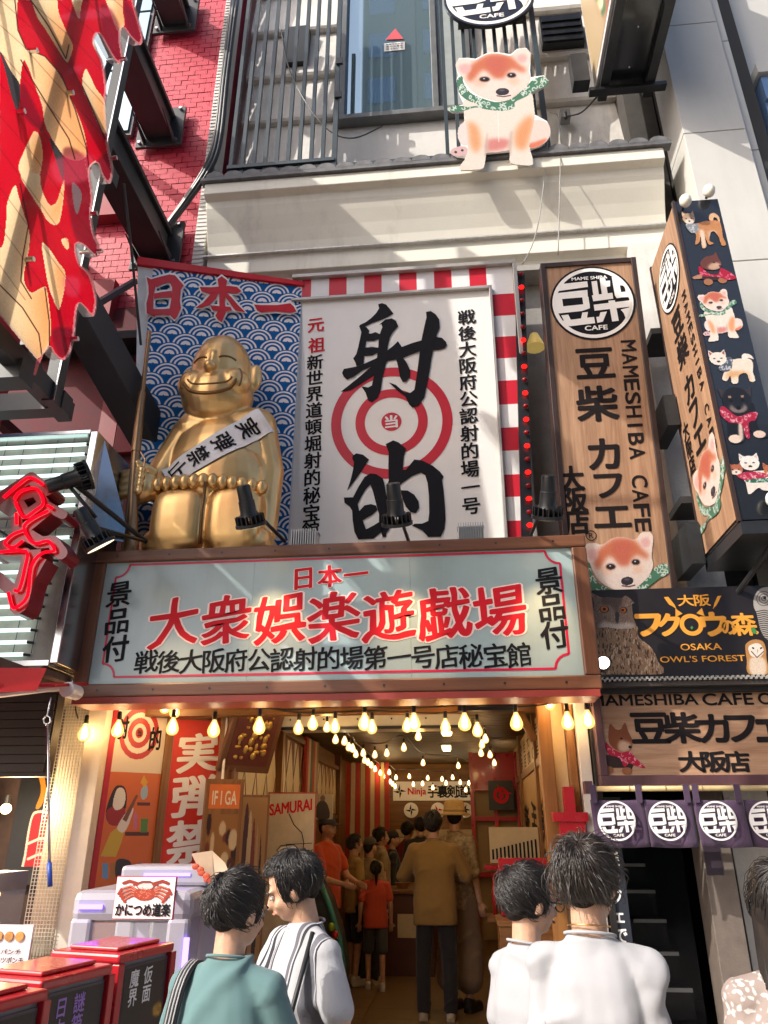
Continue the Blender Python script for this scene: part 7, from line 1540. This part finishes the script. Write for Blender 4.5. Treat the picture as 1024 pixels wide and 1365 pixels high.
    q = MB(); torso_rings(q, [tuple(np.array(v_)*s) for v_ in ((.80, .15, .105, 0), (.9, .165*bl, .115, 0), (1.0, .155*bl, .105, 0))])
    for k, (lx, ly, kn) in enumerate(LG):
        hip = Vector((math.copysign(.088, lx), .0, .86)); knee = Vector((lx, ly-.02-kn, .47)); an = Vector((lx, ly+.02, .09))
        if bottom == 'trousers': chain(q, [hip*s, knee*s, an*s], [.092*s, .072*s, .062*s], 14)
        elif bottom == 'shorts': chain(q, [hip*s, hip.lerp(knee, .85)*s], [.095*s, .085*s], 14)
        else: chain(q, [hip*s, knee*s, knee.lerp(an, .55)*s], [.105*s, .125*s, .13*s], 16)
    me = fuse(q, vx*1.1, 3, 'trousers'); folds(me, .004*s, seed*1.3+4); link({'trousers': 'trousers', 'shorts': 'shorts', 'skirt': 'skirt'}[bottom], me, botmat, t)
    for k, (lx, ly, kn) in enumerate(LG):
        w2 = MB(); cap(w2, Vector((lx, ly+.035, .045))*s, Vector((lx, ly-.15, .035))*s, .043*s, .04*s); cap(w2, Vector((lx, ly+.03, .08))*s, Vector((lx, ly-.02, .07))*s, .045*s, .04*s); w2.box((lx-.04)*s, (lx+.04)*s, (ly-.17)*s, (ly+.06)*s, .0, .022*s)
        so = link('shoe', fuse(w2, .009, 2, 'shoe'), shoemat or mat('white_shoe', (.6, .57, .52), .5), t)
    # hair
    hm = hairmat or hairm; cen = Vector((0, .014, 1.612)); rad = (.0765, .099, .092)
    if hair != 'none':
        h = MB(); 
        h.ball(cen+Vector((0, .006, .008)), (.077, .091, .087), 24, 16); h.ball(cen+Vector((0, .046, -.035)), (.064, .050, .062), 16, 12)
        for sx in (-1, 1): h.ball(cen+Vector((sx*.044, .03, -.012)), (.028, .055, .05), 12, 8)
        if hair == 'long': chain(h, [cen+Vector((0, .06, 0)), Vector((0, .09, 1.45)), Vector((0, .10, 1.28))], [.075, .085, .05], 14)
        if hair == 'pony': chain(h, [cen+Vector((0, .08, .03)), cen+Vector((0, .14, -.02)), cen+Vector((0, .13, -.16)), cen+Vector((0, .12, -.24))], [.03, .034, .025, .01], 10)
        h.v = [tuple((HM @ Vector(v_))*s) for v_ in h.v]; me = fuse(h, vx*.8, 2, 'hair')
        # cut the face free
        bm = bmesh.new(); bm.from_mesh(me); inv = HM.inverted()
        kill = [f_ for f_ in bm.faces if (lambda p: (p.y < -.045 and p.z < 1.628) or (p.y < -.005 and p.z < 1.600))(inv @ (f_.calc_center_median()/s))]
        bmesh.ops.delete(bm, geom=kill, context='FACES'); bm.to_mesh(me); bm.free(); folds(me, .004, seed)
        link('hair', me, hbase, t)
        if detail >= 1 and hat is None:
            nst = {2: 6500, 1: 500}[detail]; ln = {'short': .062, 'long': .12, 'pony': .07, 'fluffy': .085}.get(hair, .06)
            sm = strands(nst, cen+Vector((0, .008, .004)), rad, (.15, .55, .85) if hair != 'fluffy' else (-.1, .5, .85), ln, seed, r0=.0017 if detail == 2 else .0045, lift=.014 if hair == 'fluffy' else .007, zlow=-.80 if hair != 'long' else -.9)
            sm.v = [tuple((HM @ Vector(v_))*s) for v_ in sm.v]; o = part('hair_strands', sm, hm, t, kind='stuff', smooth=2)
            if hair == 'long':
                sm = MB(); r3 = random.Random(seed)
                for k in range(260): a = r3.uniform(-.35, pi+.35); x_, y_ = .082*cos(a), .014+.085*sin(a); sm.tube([Vector((x_*.9, y_*.9, 1.66)), Vector((x_*1.05, y_*1.1, 1.58)), Vector((x_*1.15, y_*1.1+.01, 1.48)), Vector((x_*(1.05+r3.random()*.25), y_*1.0+.02, r3.uniform(1.26, 1.38)))], [.004, .006, .006, .001], 4, cap=False)
                sm.v = [tuple((HM @ Vector(v_))*s) for v_ in sm.v]; part('long_strands', sm, hm, t, kind='stuff', smooth=2)
    if hat: hat(t, HM, s)
    return t, HM, s
def cloth_m(name, col, **k): return mat(name, col, .85, var=k.pop('var', .05), scale=k.pop('scale', 12), bump=.07, bscale=320, sheen=.2, **k)
def cap_hat(col, nm):
    def f_(t, HM, s):
        m = MB(); m.ball((0, .012, 1.63), (.088, .102, .09), 20, 12); m.v = [v_ if v_[2] > 1.615 else (v_[0], v_[1], 1.615) for v_ in m.v]; m.v = [tuple((HM @ Vector(v_))*s) for v_ in m.v]; h = part('cap', m, mat(nm, col, .8), t, smooth=2)
        m = MB(); m.add([(-.07, -.06, 1.63), (.07, -.06, 1.63), (.05, -.16, 1.615), (-.05, -.16, 1.615), (-.07, -.06, 1.624), (.07, -.06, 1.624), (.05, -.16, 1.609), (-.05, -.16, 1.609)], [(0, 1, 2, 3), (7, 6, 5, 4), (3, 2, 6, 7), (0, 3, 7, 4), (1, 5, 6, 2)]); m.v = [tuple((HM @ Vector(v_))*s) for v_ in m.v]; part('brim', m, MATS[nm], h)
    return f_
def straw_hat(t, HM, s):
    m = MB(); m.lathe([(.155, 1.60), (.16, 1.607), (.105, 1.628), (.10, 1.70), (.085, 1.735), (.03, 1.742)], 28); m.v = [tuple((HM @ Vector((v_[0], v_[1]+.012, v_[2])))*s) for v_ in m.v]; h = part('straw_hat', m, mat('straw', (.50, .33, .12), .8, var=.15, scale=30, bump=.4, bscale=180), t, smooth=2)
    m = MB(); m.lathe([(.1065, 1.626), (.1055, 1.648)], 28); m.v = [tuple((HM @ Vector((v_[0], v_[1]+.012, v_[2])))*s) for v_ in m.v]; part('hat_band', m, mat('hat_band', (.3, .18, .07), .7), h)

jeans = cloth_m('black_trousers', (.012, .012, .014)); navy = cloth_m('navy_trousers', (.02, .025, .04)); khaki = cloth_m('tan_trousers', (.20, .14, .09)); blk_top = cloth_m('black_top', (.015, .015, .018))
# --- foreground
p = P(312, 1215, 2.5)
t, HM, s = person('person seen from behind in a teal sweatshirt with a striped strap on one shoulder', (p.x+.0, 2.5, 0), radians(168), H=1.525, detail=2, topmat=cloth_m('teal_jersey', (.085, .165, .17)), sleeve='long', botmat=navy, hair='short', head_yaw=radians(-22), head_pitch=radians(10), build=.98, seed=3, fold=.010, arms={'R': ((-.235, -.06, 1.12), (-.15, -.28, 1.12)), 'L': ((.235, -.02, 1.10), (.17, -.26, 1.06))})
st_ = MB()
pts = [Vector((.13, -.13, 1.10)), Vector((.13, -.095, 1.32)), Vector((.125, -.03, 1.415)), Vector((.125, .03, 1.43)), Vector((.13, .10, 1.36)), Vector((.14, .14, 1.15)), Vector((.145, .145, .85))]
strapm = mat('striped_strap', (.02, .02, .022), .6)
def ribbon(pts, w_, th=.006):
    m = MB(); pts = [Vector(p_) for p_ in crm([pts[0]]+pts+[pts[-1]], 4)[4:-7]]
    for k, p_ in enumerate(pts):
        m.v += [tuple((p_+Vector((-w_/2, 0, 0)))*s), tuple((p_+Vector((w_/2, 0, 0)))*s)]
    m.f = [(2*k, 2*k+1, 2*k+3, 2*k+2) for k in range(len(pts)-1)]; return m
bag = T('shoulder_bag', 'black striped shoulder strap bag worn over the teal sweatshirt', 'bag', loc=(p.x, 2.5, 0), rz=radians(168))
o = part('strap', ribbon(pts, .045), strapm, bag, smooth=2); o.modifiers.new('s', 'SOLIDIFY').thickness = .006
for dx in (-.012, .0, .012): part('strap_stripe', ribbon([q_2+Vector((dx, .0045 if q_2.y > 0 else -.0045, .004)) for q_2 in pts], .004), mat('strap_grey', (.25, .25, .26), .6), bag)
part('pouch', MB().box(.08, .28, .10, .2, .55, .82), mat('black_nylon', (.015, .015, .016), .5), bag, bev=.02)

# striped shirt: vertical stripes woven into the cloth
def stripes(name, base, bars):
    m = mat(name, base, .85, var=.03, bump=.2, bscale=200); t_ = m.node_tree; N = t_.nodes.new; L = t_.links.new; b_ = t_.nodes['Principled BSDF']
    tc = N('ShaderNodeTexCoord'); sp = N('ShaderNodeSeparateXYZ'); L(tc.outputs['Object'], sp.inputs[0]); cr = N('ShaderNodeValToRGB'); cr.color_ramp.interpolation = 'CONSTANT'
    mr = N('ShaderNodeMapRange'); mr.inputs[1].default_value = -.25; mr.inputs[2].default_value = .25; L(sp.outputs[0], mr.inputs[0]); L(mr.outputs[0], cr.inputs[0])
    els = cr.color_ramp.elements; els[0].color = (*base, 1); els[1].position = .999; els[1].color = (*base, 1)
    for x0_, x1_, c_ in bars:
        e = els.new((x0_+.25)/.5); e.color = (*c_, 1); e = els.new((x1_+.25)/.5); e.color = (*base, 1)
    L(cr.outputs[0], b_.inputs['Base Color']); return m
sm_ = stripes('striped_white_jersey', (.37, .37, .39), [(-.155, -.147, (.02, .02, .03)), (-.135, -.118, (.02, .02, .03)), (-.075, -.067, (.03, .03, .04)), (-.06, -.045, (.03, .03, .04)), (.05, .064, (.1, .1, .12)), (.07, .078, (.03, .03, .04)), (.12, .15, (.12, .12, .14)), (.155, .163, (.02, .02, .03))])
p = P(384, 1190, 2.95)
t, HM, s = person('person in a white t-shirt with dark vertical stripes bending their head down', (p.x+.06, 2.95, 0), radians(-48), H=1.575, detail=2, topmat=sm_, sleeve='short', botmat=jeans, hair='short', head_yaw=radians(-38), head_pitch=radians(24), head_roll=radians(6), build=.98, seed=5, arms={'L': ((.27, .02, 1.10), (.22, -.18, .95)), 'R': ((-.22, -.10, 1.12), (-.08, -.27, 1.12))})
bag = T('crossbody_bag', 'small black crossbody bag at the hip of the striped t-shirt', 'bag', loc=(p.x+.06, 2.95, 0), rz=radians(-48)); part('pouch', MB().box(-.05, .15, -.24, -.15, .82*s, .98*s), MATS['black_nylon'], bag, bev=.02); part('strap', MB().tube([(.1, -.19, .96*s), (.15, -.12, 1.2*s), (.1, -.02, 1.43*s)], .008, 6), MATS['black_nylon'], bag, smooth=2)
# white shirt man
wt = cloth_m('white_tshirt', (.33, .33, .35), var=.03)
p = P(773, 1168, 2.45)
t, HM, s = person('person seen from behind in a loose white t-shirt with tousled brown black hair', (p.x+.015, 2.45, 0), radians(163), H=1.615, detail=2, topmat=wt, sleeve='mid', botmat=jeans, hair='fluffy', hairmat=hairm2, head_yaw=radians(-14), head_pitch=radians(6), build=.86, seed=8, fold=.015)
part('necklace', MB().tube([Vector((.062*cos(a), .02+.06*sin(a), 1.472+.008*sin(a)))*s for a in [2*pi*k/24 for k in range(25)]], .0022, 5), mat('gold_chain', (.6, .35, .12), .3, metal=1), t, smooth=2)
p = P(708, 1200, 2.85)
t, HM, s = person('person with glasses and black hair in a white t-shirt looking towards the right', (p.x-.015, 2.85, 0), radians(128), H=1.53, detail=2, topmat=wt, sleeve='short', botmat=navy, hair='short', head_yaw=radians(-12), head_pitch=radians(8), build=.86, seed=11)
m = MB(); G_ = lambda x, y, z: HM @ Vector((x, y, z))*1.0
for sx in (-1, 1): part('glasses_arm', MB().tube([(HM @ Vector((sx*.078, .01, 1.594)))*s, (HM @ Vector((sx*.076, -.085, 1.592)))*s], .0028, 6), black, t); part('glasses_rim', MB().tube([(HM @ Vector((sx*.036+.03*cos(a), -.104, 1.585+.02*sin(a))))*s for a in [2*pi*k/14 for k in range(15)]], .0026, 5), black, t)
# woman at the right edge with lace blouse
lace = mat('lace_blouse', (.74, .72, .70), .8, var=.05, bump=.2); t_ = lace.node_tree; N = t_.nodes.new; L = t_.links.new; b_ = t_.nodes['Principled BSDF']
tc = N('ShaderNodeTexCoord'); vo = N('ShaderNodeTexVoronoi'); vo.feature = 'DISTANCE_TO_EDGE'; vo.inputs['Scale'].default_value = 26; L(tc.outputs['Object'], vo.inputs['Vector']); vo2 = N('ShaderNodeTexVoronoi'); vo2.inputs['Scale'].default_value = 60; L(tc.outputs['Object'], vo2.inputs['Vector'])
mth = N('ShaderNodeMath'); mth.operation = 'MULTIPLY_ADD'; mth.inputs[1].default_value = 2.2; L(vo.outputs['Distance'], mth.inputs[0]); L(vo2.outputs['Distance'], mth.inputs[2]); cr = N('ShaderNodeValToRGB'); cr.color_ramp.elements[0].position = .5; cr.color_ramp.elements[0].color = (.42, .41, .40, 1); cr.color_ramp.elements[1].position = .66; cr.color_ramp.elements[1].color = (.24, .19, .17, 1); L(mth.outputs[0], cr.inputs[0]); L(cr.outputs[0], b_.inputs['Base Color'])
p = P(1012, 1215, 2.3)
t, HM, s = person('person with long black hair and a white lace blouse at the right edge', (p.x+.065, 2.3, 0), radians(170), H=1.56, detail=2, topmat=lace, sleeve='short', botmat=jeans, hair='long', head_yaw=radians(10), build=.95, seed=14)
part('red_hair_tie', MB().ball((-.05, .10, 1.36), (.03, .02, .03), 10, 8), mat('red_ribbon', (.3, .01, .02), .6), t)
# --- inside the shop
def inner(lab, px_, py_, Y, rz, z_top=None, **k):
    p = P(px_, py_, Y); H = p.z*k.pop('hs', 1.0); return person(lab, (p.x, Y, .012), radians(rz), H=H-.012, detail=k.pop('detail', 1), **k)
olive = cloth_m('tan_overshirt', (.24, .14, .035)); orange = cloth_m('orange_tshirt', (.50, .06, .012)); yel = cloth_m('yellow_tshirt', (.35, .22, .06)); pat = mat('patterned_shirt', (.30, .23, .13), .8, var=.6, scale=22); cream_t = cloth_m('cream_tshirt', (.30, .22, .12)); redt = cloth_m('red_jacket', (.3, .02, .02)); dsh = cloth_m('denim_shorts', (.05, .055, .06))
inner('person from behind in a loose tan overshirt and black trousers', 577, 1082, 8.2, 176, topmat=olive, sleeve='long', botmat=jeans, longtop=True, build=1.2, seed=21, legs=[(-.12, 0, 0), (.12, .0, 0)], arms={'R': ((-.30, -.04, 1.14), (-.2, -.26, 1.12)), 'L': ((.30, -.04, 1.14), (.2, -.26, 1.12))}, shoemat=mat('cream_shoe', (.5, .42, .3), .6))
inner('person in a straw hat and patterned shirt beside the tan overshirt', 606, 1072, 8.6, 150, topmat=pat, sleeve='mid', botmat=khaki, bottom='skirt', build=1.0, seed=22, hat=straw_hat, hair='short', head_yaw=radians(25), shoemat=mat('black_shoe', (.02, .02, .02), .5))
inner('person in an orange t-shirt and dark cap behind the samurai board', 438, 1088, 9.0, 60, topmat=orange, sleeve='short', botmat=jeans, build=1.05, seed=23, hat=cap_hat((.05, .05, .06), 'checked_cap'), arms={'R': ((-.2, -.1, 1.1), (-.1, -.3, 1.05)), 'L': ((.22, -.1, 1.1), (.15, -.3, 1.05))})
inner('person in a yellow t-shirt and dark shorts left of the small girl', 474, 1113, 9.8, 120, topmat=yel, sleeve='short', bottom='shorts', botmat=navy, build=1.0, seed=24)
inner('small child in a brown cap near the girl with the ponytail', 494, 1117, 9.9, 150, topmat=cream_t, sleeve='short', botmat=navy, build=1.0, seed=25, hat=cap_hat((.07, .055, .04), 'brown_cap'))
inner('girl in a coral t-shirt and dark shorts with a long dark ponytail', 501, 1148, 9.5, 190, topmat=cloth_m('coral_tshirt', (.50, .06, .025)), sleeve='short', bottom='shorts', botmat=dsh, hair='pony', build=1.1, seed=26, legs=[(-.1, .05, 0), (.1, -.08, 0)])
inner('person in a cream t-shirt with a dark backpack strap by the counter', 509, 1104, 11.0, 110, topmat=cream_t, sleeve='short', botmat=navy, build=1.0, seed=27)
inner('person in a dark cap and black top bending at the counter', 524, 1108, 11.4, 100, topmat=blk_top, sleeve='long', botmat=jeans, build=1.0, seed=28, hat=cap_hat((.02, .02, .02), 'black_cap'))
inner('person in a dark red jacket deep inside the shop', 544, 1096, 12.3, 150, topmat=redt, sleeve='long', botmat=jeans, build=1.0, seed=29)
inner('person in a black top nearest the far signboard', 560, 1090, 12.0, 190, topmat=blk_top, sleeve='long', botmat=jeans, build=1.1, seed=30)
